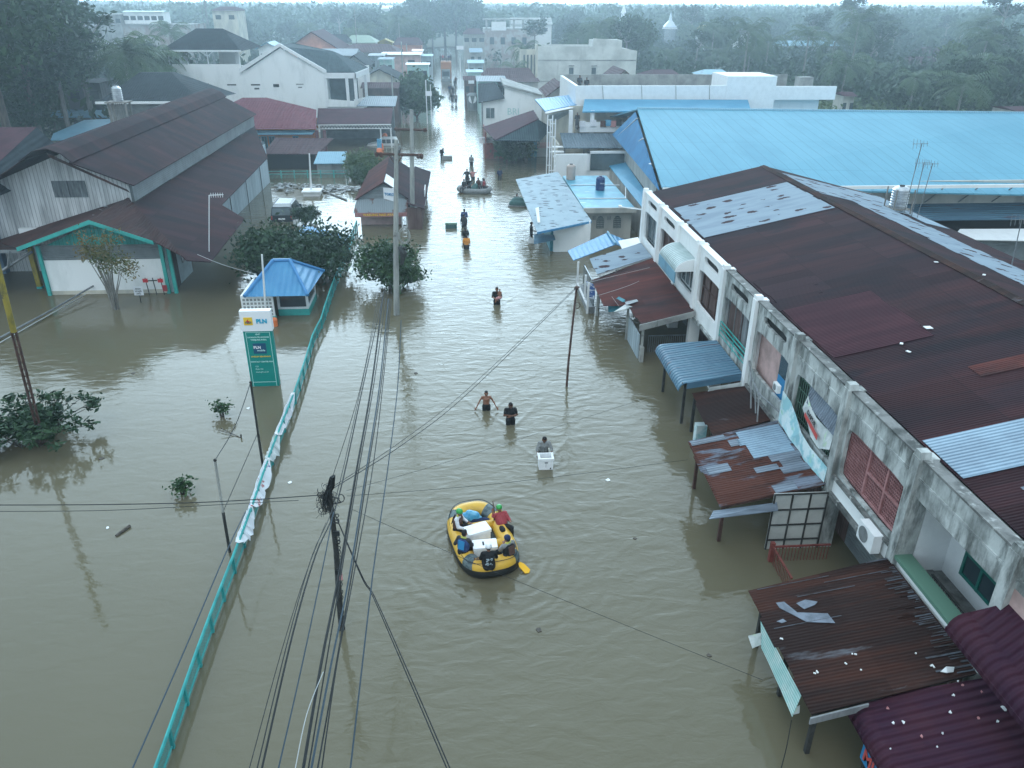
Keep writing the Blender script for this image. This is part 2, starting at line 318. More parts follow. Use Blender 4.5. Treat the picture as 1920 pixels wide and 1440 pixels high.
        for i in range(n):
            j = (i+1) % n
            fs += [(i, j, n+j, n+i), (2*n+i, 3*n+i, 3*n+j, 2*n+j), (n+i, n+j, 3*n+j, 3*n+i), (i, 2*n+i, 2*n+j, j)]
        return s.add(vs, fs)
    def done(s, name, mat, parent=None, smooth=False, recalc=True):
        o0 = Vector((0, 0, 0)); q = parent
        while q is not None: o0 += q.location; q = q.parent
        me = bpy.data.meshes.new(name)
        me.from_pydata([(a-o0.x, b-o0.y, c-o0.z) for a, b, c in s.v], [], s.f)
        if recalc:
            bm = bmesh.new(); bm.from_mesh(me); bmesh.ops.recalc_face_normals(bm, faces=bm.faces); bm.to_mesh(me); bm.free()
        me.materials.append(MT[mat] if isinstance(mat, str) else mat)
        if smooth: me.polygons.foreach_set('use_smooth', [True]*len(me.polygons))
        o = bpy.data.objects.new(name, me); COL.objects.link(o); o.parent = parent
        return o
def tag(o, label, cat, group=None):
    o['label'] = label; o['category'] = cat
    if group: o['group'] = group
    return o
def thing(name, label, cat, loc=(0, 0, 0), group=None):
    o = bpy.data.objects.new(name, None); COL.objects.link(o); o.location = Vector(loc); o.empty_display_size = .2
    return tag(o, label, cat, group)
def struct(name, mb, mat, kind='structure'):
    o = mb.done(name, mat); o['kind'] = kind; return o
def dup(root, loc, rz=0, sc=1, label=None, group=None):
    r = root.copy(); COL.objects.link(r); r.location = loc; r.rotation_euler = (0, 0, rz)
    r.scale = sc if isinstance(sc, (tuple, list)) else (sc, sc, sc)
    if label: r['label'] = label
    if group: r['group'] = group
    for ch in root.children:
        c = ch.copy(); COL.objects.link(c); c.parent = r
        for g in ch.children: d = g.copy(); COL.objects.link(d); d.parent = c
    return r
def text(s, size, org, xd, up, mat, parent, name='lettering', ext=.004, align='CENTER', bold=0.0):
    cu = bpy.data.curves.new('t', 'FONT'); cu.body = s; cu.size = size; cu.align_x = align; cu.extrude = ext; cu.offset = bold; cu.resolution_u = 2
    ob = bpy.data.objects.new('t', cu); me = bpy.data.meshes.new_from_object(ob)
    bpy.data.objects.remove(ob)
    xd = Vector(xd).normalized(); up = Vector(up).normalized(); nn = xd.cross(up)
    o0 = Vector((0, 0, 0)); q = parent
    while q is not None: o0 += q.location; q = q.parent
    M = Matrix.Translation(Vector(org)-o0) @ Matrix((xd, up, nn)).transposed().to_4x4()
    me.transform(M); me.materials.clear(); me.materials.append(MT[mat])
    o = bpy.data.objects.new(name, me); COL.objects.link(o); o.parent = parent; return o
def quadmesh(name, Q, mat, parent=None, extra=None):
    Q = np.asarray(Q, dtype=np.float32); n = len(Q); me = bpy.data.meshes.new(name)
    me.vertices.add(n*4); me.vertices.foreach_set('co', Q.reshape(-1))
    me.loops.add(n*4); me.loops.foreach_set('vertex_index', np.arange(n*4, dtype=np.int32))
    me.polygons.add(n); me.polygons.foreach_set('loop_start', np.arange(0, n*4, 4, dtype=np.int32))
    me.update(calc_edges=True); me.materials.append(MT[mat])
    o = bpy.data.objects.new(name, me); COL.objects.link(o); o.parent = parent; return o
# ================================================================== SETTING
WAKES = [(1.07, 28.2), (1.97, 26.95), (3.01, 24.3), (2.25, 40.6)]; RINGS = [(0.75, 18.9, .35), (3.0, 24.3, .12), (4.61, 30.1, .1)]
def water_material():
    m = bpy.data.materials.new('muddy_water'); m.use_nodes = True; n = m.node_tree.nodes; l = m.node_tree.links; p = n['Principled BSDF']
    tc = n.new('ShaderNodeTexCoord').outputs['Object']
    def mt(op, a, b=None):
        x = n.new('ShaderNodeMath'); x.operation = op
        for i, v in enumerate((a, b)):
            if v is None: continue
            if isinstance(v, bpy.types.NodeSocket): l.new(v, x.inputs[i])
            else: x.inputs[i].default_value = v
        return x.outputs[0]
    def noise(sc, st, rot=0, det=3, dist=.4):
        mp = n.new('ShaderNodeMapping'); mp.inputs['Scale'].default_value = st; mp.inputs['Rotation'].default_value = (0, 0, rot); l.new(tc, mp.inputs[0])
        t = n.new('ShaderNodeTexNoise'); t.inputs['Scale'].default_value = sc; t.inputs['Detail'].default_value = det; t.inputs['Distortion'].default_value = dist
        l.new(mp.outputs[0], t.inputs['Vector']); return t.outputs['Fac']
    sep = n.new('ShaderNodeSeparateXYZ'); l.new(tc, sep.inputs[0]); X, Y = sep.outputs[0], sep.outputs[1]
    h = mt('MULTIPLY', noise(1.1, (1, 2.2, 1), .15, 4, .6), .045)
    h = mt('ADD', h, mt('MULTIPLY', noise(.45, (1, 1.5, 1), -.4, 2), .034))
    h = mt('ADD', h, mt('MULTIPLY', noise(5.5, (1, 1.8, 1), .4, 3, .3), .0045))
    # calmer by the walls, livelier on the open street
    amp = n.new('ShaderNodeMapRange'); amp.inputs[1].default_value = 8.5; amp.inputs[2].default_value = 3.0; amp.inputs[3].default_value = .28; amp.inputs[4].default_value = 1.0
    l.new(mt('ABSOLUTE', mt('SUBTRACT', X, 2.2)), amp.inputs[0]); h = mt('MULTIPLY', h, amp.outputs[0])
    amy = n.new('ShaderNodeMapRange'); amy.inputs[1].default_value = 14; amy.inputs[2].default_value = 34; amy.inputs[3].default_value = .55; amy.inputs[4].default_value = 1.0
    l.new(Y, amy.inputs[0]); h = mt('MULTIPLY', h, amy.outputs[0])
    for x, y in WAKES:     # V wake behind a wader
        dy = mt('SUBTRACT', Y, y); dx = mt('ABSOLUTE', mt('SUBTRACT', X, x))
        a = mt('DIVIDE', mt('SUBTRACT', dx, mt('ADD', mt('MULTIPLY', dy, .62), .25)), .13)
        e = mt('EXPONENT', mt('MULTIPLY', mt('MULTIPLY', a, a), -1.0))
        f = mt('EXPONENT', mt('MULTIPLY', mt('ABSOLUTE', dy), -.75)); g = mt('GREATER_THAN', dy, -.3)
        h = mt('ADD', h, mt('MULTIPLY', mt('MULTIPLY', e, f), mt('MULTIPLY', g, .018)))
    for x, y, k in RINGS:
        dx = mt('SUBTRACT', X, x); dy = mt('SUBTRACT', Y, y)
        r = mt('SQRT', mt('ADD', mt('MULTIPLY', dx, dx), mt('MULTIPLY', dy, dy)))
        w = mt('MULTIPLY', mt('SINE', mt('MULTIPLY', mt('ADD', r, mt('MULTIPLY', noise(.9, (1, 1, 1)), .8)), 15)), mt('EXPONENT', mt('MULTIPLY', r, -.55)))
        h = mt('ADD', h, mt('MULTIPLY', w, .03*k))
    b = n.new('ShaderNodeBump'); b.inputs['Distance'].default_value = 1.0; b.inputs['Strength'].default_value = 1.0; l.new(h, b.inputs['Height']); l.new(b.outputs[0], p.inputs['Normal'])
    mx = n.new('ShaderNodeMix'); mx.data_type = 'RGBA'; l.new(noise(.06, (1, 1, 1), 0, 5, 1.0), mx.inputs[0])
    mx.inputs[6].default_value = (.114, .103, .068, 1); mx.inputs[7].default_value = (.142, .129, .087, 1)
    l.new(mx.outputs[2], p.inputs['Base Color'])
    p.inputs['Roughness'].default_value = .03; p.inputs['IOR'].default_value = 1.333; p.inputs['Specular IOR Level'].default_value = .5
    return m
MT['water'] = water_material()
struct('water', MB().add([(-1400, -60, 0), (1400, -60, 0), (1400, 1400, 0), (-1400, 1400, 0)], [(0, 1, 2, 3)]), 'water')
# raised green ground behind the market and in the far land
g = MB()
g.slab([(33, 90, .35), (60, 88, .35), (110, 110, .35), (110, 150, .35), (33, 150, .35)], .3); struct('meadow', g, 'grass')
# ================================================================== SHOPHOUSE ROW (right)
WX = 11.75
PY = [47.57, 43.66, 39.6, 35.9, 32.02, 28.09, 24.1, 20.21, 16.29, 12.43, 8.5, 4.5]
sh = thing('shophouse_row', 'long two storey concrete shophouse row with stained pillars and wide rusty roof', 'shophouse', (WX, 28, 0))
for y in PY[:6]:
    p = MB(); p.box(WX-.14, WX+.40, y-.17, y+.17, -2.6, 4.62).prismX([(y-.17, 4.62), (y+.17, 4.62), (y+.13, 4.78), (y-.13, 4.78)], WX-.12, WX+.16); p.done('pillar', 'white_plaster', sh)
for y in PY[6:]:
    p = MB(); p.box(WX-.14, WX+.40, y-.17, y+.17, -2.6, 4.62).prismX([(y-.17, 4.62), (y+.17, 4.62), (y+.12, 4.80), (y-.12, 4.80)], WX-.12, WX+.16); p.done('pillar', 'old_plaster', sh)
# bay: what fills the big opening
FILL = ['glass_grey', 'old_wood', 'glass_grey', 'old_wood', 'grey_wood', 'pink_wall', 'inside_dark', 'dirty_rust_wall', 'white_plaster', 'pink_wall', 'white_plaster']
for i in range(len(PY)-1):
    yb, ya = PY[i]-.17, PY[i+1]+.17; mat = 'white_plaster' if i < 4 else 'old_plaster'
    b = MB()
    if i != 2 and i < 6:
        b.plate(WX, WX+.14, ya, yb, 3.78, 4.56, ya+.75, yb-.7, 3.95, 4.30, .17)
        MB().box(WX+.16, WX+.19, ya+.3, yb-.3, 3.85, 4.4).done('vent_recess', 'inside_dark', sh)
    else:
        b.box(WX, WX+.14, ya, yb, 3.78, 4.56); b.box(WX-.035, WX-.002, ya, yb, 4.02, 4.09) if i >= 6 else None
    b.done('parapet', mat if i >= 4 else 'white_plaster', sh)
    MB().box(WX-.05, WX+.3, ya, yb, 4.562, 4.62).done('coping', 'dark_concrete' if i > 3 else 'white_plaster', sh)
    f = MB()
    if i < 8: f.plate(WX+.003, WX+.13, ya, yb, 1.52, 3.777, ya+.16, yb-.16, 1.78, 3.5, .22)
    elif i == 8: f.box(WX+.003, WX+.13, ya, yb, 3.5, 3.777)
    else: f.box(WX+.003, WX+.13, ya, yb, 1.52, 3.777)
    f.done('window_surround', mat if i != 9 else 'pink_wall', sh)
    # upstand below the windows and floor slab edge
    MB().box(WX+.005, WX+.135, ya, yb, 1.05, 1.517).done('sill_wall', mat if i not in (7, 8) else 'white_plaster', sh)
    MB().box(WX-.09, WX+1.1, ya, yb, .9, 1.047).done('floor_edge', 'dark_concrete' if i > 3 else 'old_plaster', sh)
    MB().box(WX+.95, WX+1.02, PY[i+1], PY[i], -2.6, .897).done('shop_shutter', 'shutter_grey' if i % 2 else 'old_wood', sh)
    if i not in (8, 9, 10):
        MB().box(WX+.30, WX+.36, ya, yb, 1.53, 3.77).done('infill_panel', FILL[i], sh)
# window joinery
def frame(y0, y1, z0, z1, x, mat, nv=1, nh=1, w=.05, name='window_frame'):
    b = MB()
    for k in range(nv+1): y = y0+(y1-y0)*k/nv; b.box(x, x+.05, y-w/2, y+w/2, z0, z1)
    for k in range(nh+1): z = z0+(z1-z0)*k/nh; b.box(x+.004, x+.046, y0, y1, z-w/2, z+w/2)
    b.done(name, mat, sh)
frame(44.0, 47.2, 1.8, 3.5, WX+.23, 'grey_metal', 3, 1)
frame(39.9, 43.3, 1.8, 3.5, WX+.23, 'old_wood', 3, 1)
frame(36.2, 39.2, 1.8, 3.3, WX+.23, 'white_paint', 4, 1)
frame(32.4, 35.5, 1.8, 3.5, WX+.22, 'rust_pole', 3, 2, .08)
frame(28.5, 31.6, 1.8, 3.5, WX+.23, 'grey_metal', 4, 1, .03)
MB().box(WX+.26, WX+.295, 30.0, 31.75, 1.6, 3.6).done('infill_panel', 'old_wood', sh)
# bay with the blue door
MB().box(WX+.24, WX+.295, 24.75, 25.75, 1.55, 3.2).done('door', 'banner_blue', sh)
MB().box(WX+.236, WX+.29, 24.75, 25.75, 2.5, 3.3).done('door_glass', 'glass_dark', sh)
b = MB()
for y in (28.3, 30, 31.8): b.box(WX-.02, WX+.02, y-.02, y+.02, 1.5, 2.25)
for z in (1.62, 1.85, 2.05, 2.25): b.box(WX-.018, WX+.018, 28.3, 31.8, z-.02, z+.02)
b.done('balustrade', 'teal_paint', sh)
b = MB(); b.tube([(WX-.05, 27.9, 2.05), (WX-.25, 27.0, 1.75), (WX-.35, 25.8, 1.62), (WX-.1, 24.3, 1.6)], .035)
b.tube([(WX-.25, 27.0, 1.75), (WX-.5, 26.0, .9)], .03).tube([(WX-.35, 25.8, 1.62), (WX-.6, 25.0, .85)], .03).tube([(WX-.3, 26.4, 1.7), (WX-.45, 25.6, .9)], .03)
b.done('broken_railing', 'grey_metal', sh)
# grille bay, grey sheet inside
b = MB()
for k in range(22): y = 20.5+k*.155; b.box(WX+.14, WX+.165, y, y+.022, 1.55, 3.6)
for z in (1.9, 2.4, 2.9, 3.3): b.box(WX+.145, WX+.16, 20.45, 23.85, z, z+.02)
b.done('window_grille', 'green_grille', sh)
MB().slab([(WX-.12, 20.45, 2.85), (WX+.13, 20.45, 3.48), (WX+.13, 22.9, 3.48), (WX-.12, 22.5, 2.95)], .02).done('rain_flap', 'grey_sheet', sh)
# pink breeze-block bay
b = MB()
for k in range(40): y = 16.6+k*.085; b.box(WX+.15, WX+.18, y, y+.018, 1.78, 3.5)
for k in range(16): z = 1.85+k*.105; b.box(WX+.152, WX+.176, 16.55, 19.95, z, z+.018)
b.done('breeze_screen', 'pink_metal', sh)
frame(16.6, 18.6, 1.9, 3.45, WX+.10, 'pink_metal', 2, 2, .07)
MB().box(WX-.12, WX+.14, 16.46, 20.04, 1.60, 1.70).done('ledge', 'dark_concrete', sh)
# recessed white balcony
MB().box(WX+1.35, WX+1.42, 12.3, 16.5, 1.0, 4.3).done('balcony_wall', 'white_paint', sh)
MB().box(WX+.42, WX+1.35, 16.12, 16.2, 1.0, 3.7).done('balcony_wall', 'white_paint', sh)
MB().box(WX+.15, WX+1.35, 12.6, 16.1, .95, 1.02).done('balcony_floor', 'dark_concrete', sh)
MB().box(WX+.42, WX+1.35, 12.5, 16.1, 3.78, 3.84).done('balcony_ceiling', 'white_paint', sh)
MB().box(WX-.12, WX+.36, 12.6, 16.12, 1.52, 1.62).done('balcony_ledge', 'green_grille', sh)
wq = [atX(x, y, WX+1.26) for x, y in ((1800, 1077), (1862, 1137), (1875, 1096), (1808, 1036))]; wy0, wy1, wz0, wz1 = wq[1].y, wq[0].y, (wq[0].z+wq[1].z)/2, (wq[2].z+wq[3].z)/2
w = MB().box(WX+1.28, WX+1.345, wy0, wy1, wz0, wz1).done('balcony_window', 'glass_dark', sh)
b = MB()
for y in (wy0, (wy0+wy1)/2, wy1): b.box(WX+1.24, WX+1.275, y-.045, y+.045, wz0-.05, wz1+.05)
for z in (wz0, wz1): b.box(WX+1.242, WX+1.273, wy0, wy1, z-.045, z+.045)
b.done('window_frame', 'green_paint', w)
b = MB()
for k in range(26): y = 12.7+k*.105; b.tube([(WX+.55, y, 1.0), (WX+.50+.03*math.sin(k*2.1), y, 1.25), (WX+.55, y+.03, 1.5)], .012, 4)
for k in range(7): b.lathe((WX+.5, 12.9+k*.4, 1.25), [(.09, -.008), (.09, .008)], 10)
b.box(WX+.52, WX+.58, 12.65, 15.4, 1.49, 1.53); b.done('balcony_railing', 'black_pole', sh)
# gutter and roof
MB().box(WX+.142, WX+.62, 0, 47.7, 4.30, 4.36).done('gutter', 'dark_concrete', sh)
MB().box(WX+.145, WX+.30, 0, 47.7, 4.362, 4.56).done('gutter_wall', 'dark_concrete', sh)
EX, EZ, RX, RZ, BX, BZ = WX+.50, 4.50, 19.1, 6.02, 26.2, 4.35
def roofF(x): return EZ+(RZ-EZ)*(x-EX)/(RX-EX)
def roofB(x): return RZ+(BZ-RZ)*(x-RX)/(BX-RX)
random.seed(3)
b = MB(); y = 0.0     # front slope as overlapping courses with ragged far verge
b.slab([(EX, 0, EZ), (RX, 0, RZ), (RX, 47.95, RZ), (EX, 47.85, EZ)], .03)
b.done('roof_slope', 'rust_roof', sh)
b = MB(); b.slab([(RX, 0, RZ), (BX, 0, BZ), (BX, 46.5, BZ), (RX, 47.95, RZ)], .03); b.done('roof_slope', 'rust_roof', sh)
b = MB(); b.slab([(RX-.25, 0, roofF(RX-.25)+.03), (RX, 0, RZ+.05), (RX, 47.9, RZ+.05), (RX-.25, 47.9, roofF(RX-.25)+.03)], .015)
b.slab([(RX+.002, 0, RZ+.05), (RX+.25, 0, roofB(RX+.25)+.03), (RX+.25, 47.9, roofB(RX+.25)+.03), (RX+.002, 47.9, RZ+.05)], .015); b.done('ridge_cap', 'dark_rust', sh)
# odd sheets laid on the slope; corners worked out from image pixels
pa, pb, pc = Vector((EX, 0, EZ+.03)), Vector((RX, 0, RZ+.03)), Vector((RX, 40, RZ+.03))
def onroof(*px): return [atP(x, y, pa, pb, pc) for x, y in px]
def rect(poly):
    ys = [p.y for p in poly]; xs = [p.x for p in poly]; return min(xs), max(xs), min(ys), max(ys)
def sheet(x0, x1, y0, y1, mat, lift=.03, jag=0, fn=roofF, name='roof_sheet'):
    n = max(1, int((y1-y0)/.8)); pts0 = []; pts1 = []
    for k in range(n):
        a, c = y0+(y1-y0)*k/n, y0+(y1-y0)*(k+1)/n; q0 = x0+random.uniform(-jag, jag); q1 = x1+random.uniform(-jag, jag)
        pts0 += [(q0, a), (q0, c)]; pts1 += [(q1, a), (q1, c)]
    poly = pts0+pts1[::-1]
    MB().slab([(x, y, fn(x)+lift) for x, y in poly], .012).done(name, mat, sh)
q = rect(onroof((1257, 386), (1480, 337), (1590, 400), (1325, 450)))
sheet(EX+.1, RX-.35, 37.2, 43.3, 'spotted_sheet', .03, .05)
sheet(EX+.05, 15.6, 22.6, 27.0, 'maroon_roof', .028, .05)
sheet(EX+.02, 14.2, 27.0, 30.3, 'rust_roof', .026, .2)
sheet(EX+.05, 15.6, 15.35, 17.2, 'silver_sheet', .032, .0)
sheet(15.3, 17.6, 19.6, 20.3, 'red_rust', .03, .0)
sheet(16.4, 18.2, 17.5, 17.62, 'grey_sheet', .03, .0)
sheet(13.2, 14.5, 14.5, 14.6, 'grey_sheet', .03, .0)
sheet(19.5, 25.9, 40.5, 46.0, 'spotted_sheet', .03, .05, roofB)
sheet(21.3, 23.9, 25.0, 40.5, 'spotted_sheet', .028, .12, roofB)
sheet(24.6, 25.8, 38.5, 40.4, 'silver_sheet', .028, .1, roofB)
# white litter, ladder and debris on the roof
for k, (x, y) in enumerate([(1740, 615), (1690, 645), (1703, 660), (1755, 492), (1845, 516)]):
    p = atP(x, y, pa, pb, pc); tag(MB().obox((p.x, p.y, p.z+.02), .14+.1*(k == 0), .10+.12*(k == 0), .02, k).done('litter', 'white_paint'), 'pale scrap of litter lying on the broad rusty shophouse roof', 'litter', 'scraps on the shophouse roof')
MB().box(WX+.142, BX, 47.5, 47.6, -2.6, 4.3).done('end_wall', 'grey_concrete', sh)
MB().prismY([(EX, 4.3), (RX, RZ-.05), (BX, BZ-.05), (BX, 4.2), (EX, 4.2)], 47.5, 47.6).done('gable', 'grey_concrete', sh)
MB().box(BX-.3, BX-.15, 0, 46.5, -2.6, 4.3).done('back_wall', 'grey_concrete', sh)
# air conditioner box unit on the wall
ac = thing('air_conditioner', 'white outdoor air conditioner unit mounted on the wall below the pink screen', 'air conditioner', at(1640, 1012, 1.2))
p = atX(1632, 1005, WX-.2)
b = MB().box(WX-.36, WX-.09, p.y-.42, p.y+.42, p.z-.3, p.z+.3); b.done('casing', 'white_paint', ac)
MB().add([], []).lathe((0, 0, 0), [(.01, 0), (.01, .01)], 6)
fan = MB(); N = 20
vs = [(WX-.365, p.y+.1+.24*math.cos(2*math.pi*i/N), p.z+.24*math.sin(2*math.pi*i/N)) for i in range(N)]
fan.slab(vs, .01, Vector((-.012, 0, 0))); fan.done('fan_grille', 'grey_metal', ac)
ac2 = dup(ac, atX(1466, 730, WX-.05)-Vector((0.1, 0, 0))+Vector((-.0, 0, -.0)), 0, .5, 'small white air conditioner unit below the blue door, partly behind the broken railing')
# curved pale canopy over third window
cn = thing('window_canopy', 'pale curved corrugated canopy over the window of the white shophouse bay', 'canopy', (WX-.5, 37.8, 3.5))
cv = []
for k in range(9):
    a = k/8*math.pi/2; cv.append((WX-.02-1.0*math.sin(a), 3.12+.62*math.cos(a)))
b = MB()
for (x0, z0), (x1, z1) in zip(cv[:-1], cv[1:]):
    b.slab([(x0, 36.25, z0), (x1, 36.25, z1), (x1, 39.3, z1), (x0, 39.3, z0)], .02)
b.done('canopy_sheet', 'pale_canopy' if 'pale_canopy' in MT else reg('pale_canopy', (.36, .44, .44), (.28, .36, .36), scale=1.5, corr=('Y', .22, .02), rough=.5), cn)
pts = [(x, z) for x, z in cv]+[(WX-.02, 3.12)]
MB().prismY(pts, 36.2, 36.24).done('canopy_cheek', 'white_plaster', cn)
MB().prismY(pts, 39.31, 39.35).done('canopy_cheek', 'white_plaster', cn)
MB().box(WX-1.04, WX-.98, 36.2, 39.35, 2.55, 3.12).done('blind', 'pale_blue_roof', cn)
# ================================================================== LEAN-TO AWNINGS
XW = 10.82       # their inner edge, at the facade
def posts(b, lst, r=.05):
    for x, y, z in lst: b.box(x-r, x+r, y-r, y+r, -1, z)
def awning(name, label, outer, wy, z0, z1, mat, pl, pmat='rust_pole', curl=0, beam=True, x1=XW):
    """outer: outer edge near to far [(x, y)...]; wy: near and far y at the facade; z0 outer height, z1 facade height"""
    x0 = min(p[0] for p in outer); y0, y1 = wy
    t = thing(name, label, 'awning', ((x0+x1)/2, (y0+y1)/2, 0), 'lean-to awnings along the shophouse row')
    b = MB(); zf = lambda x: z0+(z1-z0)*(x-x0)/(x1-x0)
    if curl:
        oy0, oy1 = outer[0][1], outer[-1][1]; prof = [(x1, z1, y0, y1)]
        for k in range(7):
            a = k/6*math.pi*.55; prof.append((x0+curl*(1-math.sin(a)), z0-curl*(1-math.cos(a)), oy0, oy1))
        for (xa, za, ya, yc), (xb, zb, yd, ye) in zip(prof[:-1], prof[1:]): b.slab([(xa, ya, za), (xb, yd, zb), (xb, ye, zb), (xa, yc, za)], .02)
    else:
        pts = []
        for (xa, ya), (xb, yb) in zip(outer[:-1], outer[1:]):
            n = max(1, int(abs(yb-ya)/.8))
            for k in range(n):
                j = random.uniform(-.06, .06); fa, fb_ = k/n, (k+1)/n
                for f in (fa, fb_-.001): x = xa+(xb-xa)*f+j; pts.append((x, ya+(yb-ya)*f, zf(x)))
        b.slab(pts+[(x1, y1, z1), (x1, y0, z1)], .02)
    b.done('roof_sheet', mat, t)
    if beam:
        ym = outer[0][1]; xm = max(p[0] for p in outer)
        MB().box(xm+.15, xm+.23, ym+.1, outer[-1][1]-.1, zf(xm)-.16, zf(xm)-.05).done('beam', pmat, t)
        MB().slab([(outer[0][0]+.1, ym+.05, zf(outer[0][0])-.04), (x1, y0+.05, z1-.04), (x1, y0+.12, z1-.04), (outer[0][0]+.1, ym+.12, zf(outer[0][0])-.04)], .07).done('beam', pmat, t)
    for x, y, z in pl: b = MB(); posts(b, [(x, y, z)]); b.done('post', pmat, t)
    return t
t1 = awning('rusty_awning', 'rust red lean-to roof beside the thin rusty street pole, with grey fascia board', [(8.25, 32.4), (8.2, 34.9), (7.1, 35.4), (7.15, 39.3)], (32.85, 41.1), 1.72, 2.35, 'red_rust', [(8.45, 32.6, 1.85), (8.3, 35.2, 1.8), (7.4, 38.5, 1.7)], 'pole_concrete')
MB().slab([(8.2, 32.36, 1.92), (XW, 32.8, 2.36), (XW, 32.8, 2.08), (8.2, 32.36, 1.62)], .05, Vector((0, -.05, 0))).done('fascia', 'grey_concrete', t1)
MB().box(8.38, 8.54, 32.45, 32.75, -1, .75).done('post_base', 'pole_concrete', t1)
MB().box(8.35, 8.41, 32.9, 35.6, -1, 1.2).done('low_wall', 'board_pale', t1)
b = MB()
for k in range(22): b.box(9.0+k*.1, 9.02+k*.1, 33.6, 33.62, -.2, .85)
b.box(9.0, 11.2, 33.59, 33.63, .82, .86).done('gate_bars', 'grey_metal', t1)
t2 = awning('spotted_awning', 'grey lean-to roof dotted with rust patches beside the small blue gabled roof', [(7.42, 39.5), (7.55, 42.3)], (41.15, 43.9), 1.98, 2.4, 'spotted_sheet', [(7.7, 39.7, 1.85)], 'white_paint')
MB().slab([(9.6, 43.3, 2.2), (XW, 43.95, 2.42), (XW, 44.8, 2.5), (9.6, 44.6, 2.35)], .03).done('roof_flap', 'white_plaster', t2)
cl = MB()
cl.slab([(6.85, 39.2, 1.7), (7.05, 39.0, .85), (7.3, 38.8, .8), (7.25, 38.85, 1.6)], .02, Vector((.03, .03, 0))); tag(cl.done('striped_cloth', 'striped_cloth'), 'blue and white striped cloth hanging from the corner of the spotted awning', 'cloth')
t3 = awning('blue_awning', 'blue corrugated awning with rounded front edge on thin posts', [(8.38, 26.15), (8.36, 29.95)], (26.25, 29.5), 2.0, 2.3, 'blue_awning', [(8.75, 26.6, 1.8), (8.7, 29.4, 1.8)], 'black_pole', curl=.3)
MB().slab([(8.65, 26.12, 2.02), (XW, 26.22, 2.28), (XW, 26.22, 2.02), (8.65, 26.12, 1.76)], .02, Vector((0, -.02, 0))).done('valance', 'blue_awning', t3)
MB().slab([(9.5, 26.0, 1.85), (XW, 26.1, 2.0), (XW, 26.1, 1.62), (9.4, 26.0, 1.5)], .02, Vector((0, -.02, 0))).done('tarp_strip', 'banner_white', t3)
t4 = awning('dark_rusty_awning', 'small dark brown rusted lean-to roof between the blue awning and the patched one', [(8.68, 22.9), (8.82, 26.1)], (23.2, 25.9), 1.55, 1.93, 'dark_rust', [(8.95, 23.6, 1.45), (8.95, 25.9, 1.45)], 'black_pole')
t5 = awning('patched_awning', 'patchwork lean-to roof of brown rusted and light grey metal sheets', [(7.6, 18.65), (7.7, 22.45)], (18.76, 22.65), 1.6, 2.22, 'mixed_rust', [(7.95, 22.0, 1.5), (7.9, 19.1, 1.5)], 'rust_pole')
f5 = lambda x: 1.6+(2.22-1.6)*(x-7.6)/(XW-7.6)+.022
def lay(par, x0, x1, y0, y1, f, mm, nm='patch_sheet', jag=.08):
    n = max(1, round((y1-y0)/.42)); L = []; Q_ = []
    for k in range(n):
        ya, yb_ = y0+(y1-y0)*k/n, y0+(y1-y0)*(k+1)/n; qa, qb = x0+random.uniform(-jag, jag)*2, x1+random.uniform(-jag, jag)
        L += [(qa, ya, f(qa)), (qa, yb_-.002, f(qa))]; Q_ += [(qb, ya, f(qb)), (qb, yb_-.002, f(qb))]
    MB().slab(L+Q_[::-1], .01).done(nm, mm, par)
lay(t5, 9.3, 10.7, 20.7, 22.4, f5, 'silver_sheet'); lay(t5, 9.9, 10.7, 19.6, 20.69, f5, 'grey_sheet'); lay(t5, 7.75, 8.5, 20.3, 20.75, f5, 'grey_sheet', jag=.02); lay(t5, 9.3, 9.95, 18.75, 19.15, f5, 'grey_sheet', jag=.02); lay(t5, 7.8, 8.9, 22.1, 22.42, f5, 'grey_sheet'); lay(t5, 8.95, 9.25, 21.6, 22.0, f5, 'grey_sheet'); lay(t5, 9.1, 9.88, 19.9, 20.2, f5, 'grey_sheet')
MB().slab([(7.15, 18.2, 1.5), (9.3, 18.42, 1.55), (9.3, 18.6, 1.72), (7.4, 18.6, 1.5)], .02).done('roof_flap', 'grey_sheet', t5)
MB().box(9.2, XW, 18.6, 18.66, -1, 2.0).done('panel_wall', 'panel_white', t5)
b = MB()
for x in (9.2, 9.75, 10.3, XW): b.box(x-.022, x+.022, 18.56, 18.597, -1, 2.02)
for z in (.35, .9, 1.45, 2.0): b.box(9.2, XW, 18.562, 18.595, z-.022, z+.022)
b.done('panel_frame', 'black_pole', t5)
t6 = awning('brown_awning', 'large dark brown rusted awning with scraps of plastic and a torn banner on its front', [(7.2, 11.16), (7.17, 15.0)], (11.38, 15.22), 1.6, 2.3, 'dark_rust', [(7.5, 11.5, 1.5), (7.5, 14.7, 1.5), (7.5, 13.1, 1.5)], 'black_pole')
MB().slab([(7.15, 11.12, 1.56), (8.4, 11.2, 1.8), (8.4, 11.2, 1.62), (7.15, 11.12, 1.38)], .04, Vector((0, -.04, 0))).done('fascia', 'grey_wood', t6)
f6 = lambda x: 1.6+(2.3-1.6)*(x-7.2)/(XW-7.2)+.025
def onplane(px, py, f):
    z = 1.9
    for _ in range(6): p = at(px, py, z); z = f(p.x)
    return Vector((p.x, p.y, z))
for pts, mm in (([(1455, 1130), (1470, 1128), (1495, 1148), (1552, 1150), (1566, 1168), (1512, 1166), (1492, 1155), (1462, 1140)], 'plastic_grey'), ([(1493, 1131), (1510, 1124), (1533, 1128), (1528, 1134), (1508, 1142)], 'plastic_grey'), ([(1456, 1165), (1468, 1160), (1475, 1165), (1466, 1168)], 'plastic_grey')):
    if 'plastic_grey' not in MT: reg('plastic_grey', (.16, .19, .24), (.09, .11, .14), scale=3, rough=.4)
    MB().slab([onplane(x, y, f6) for x, y in pts], .008).done('plastic_scrap', mm, t6)
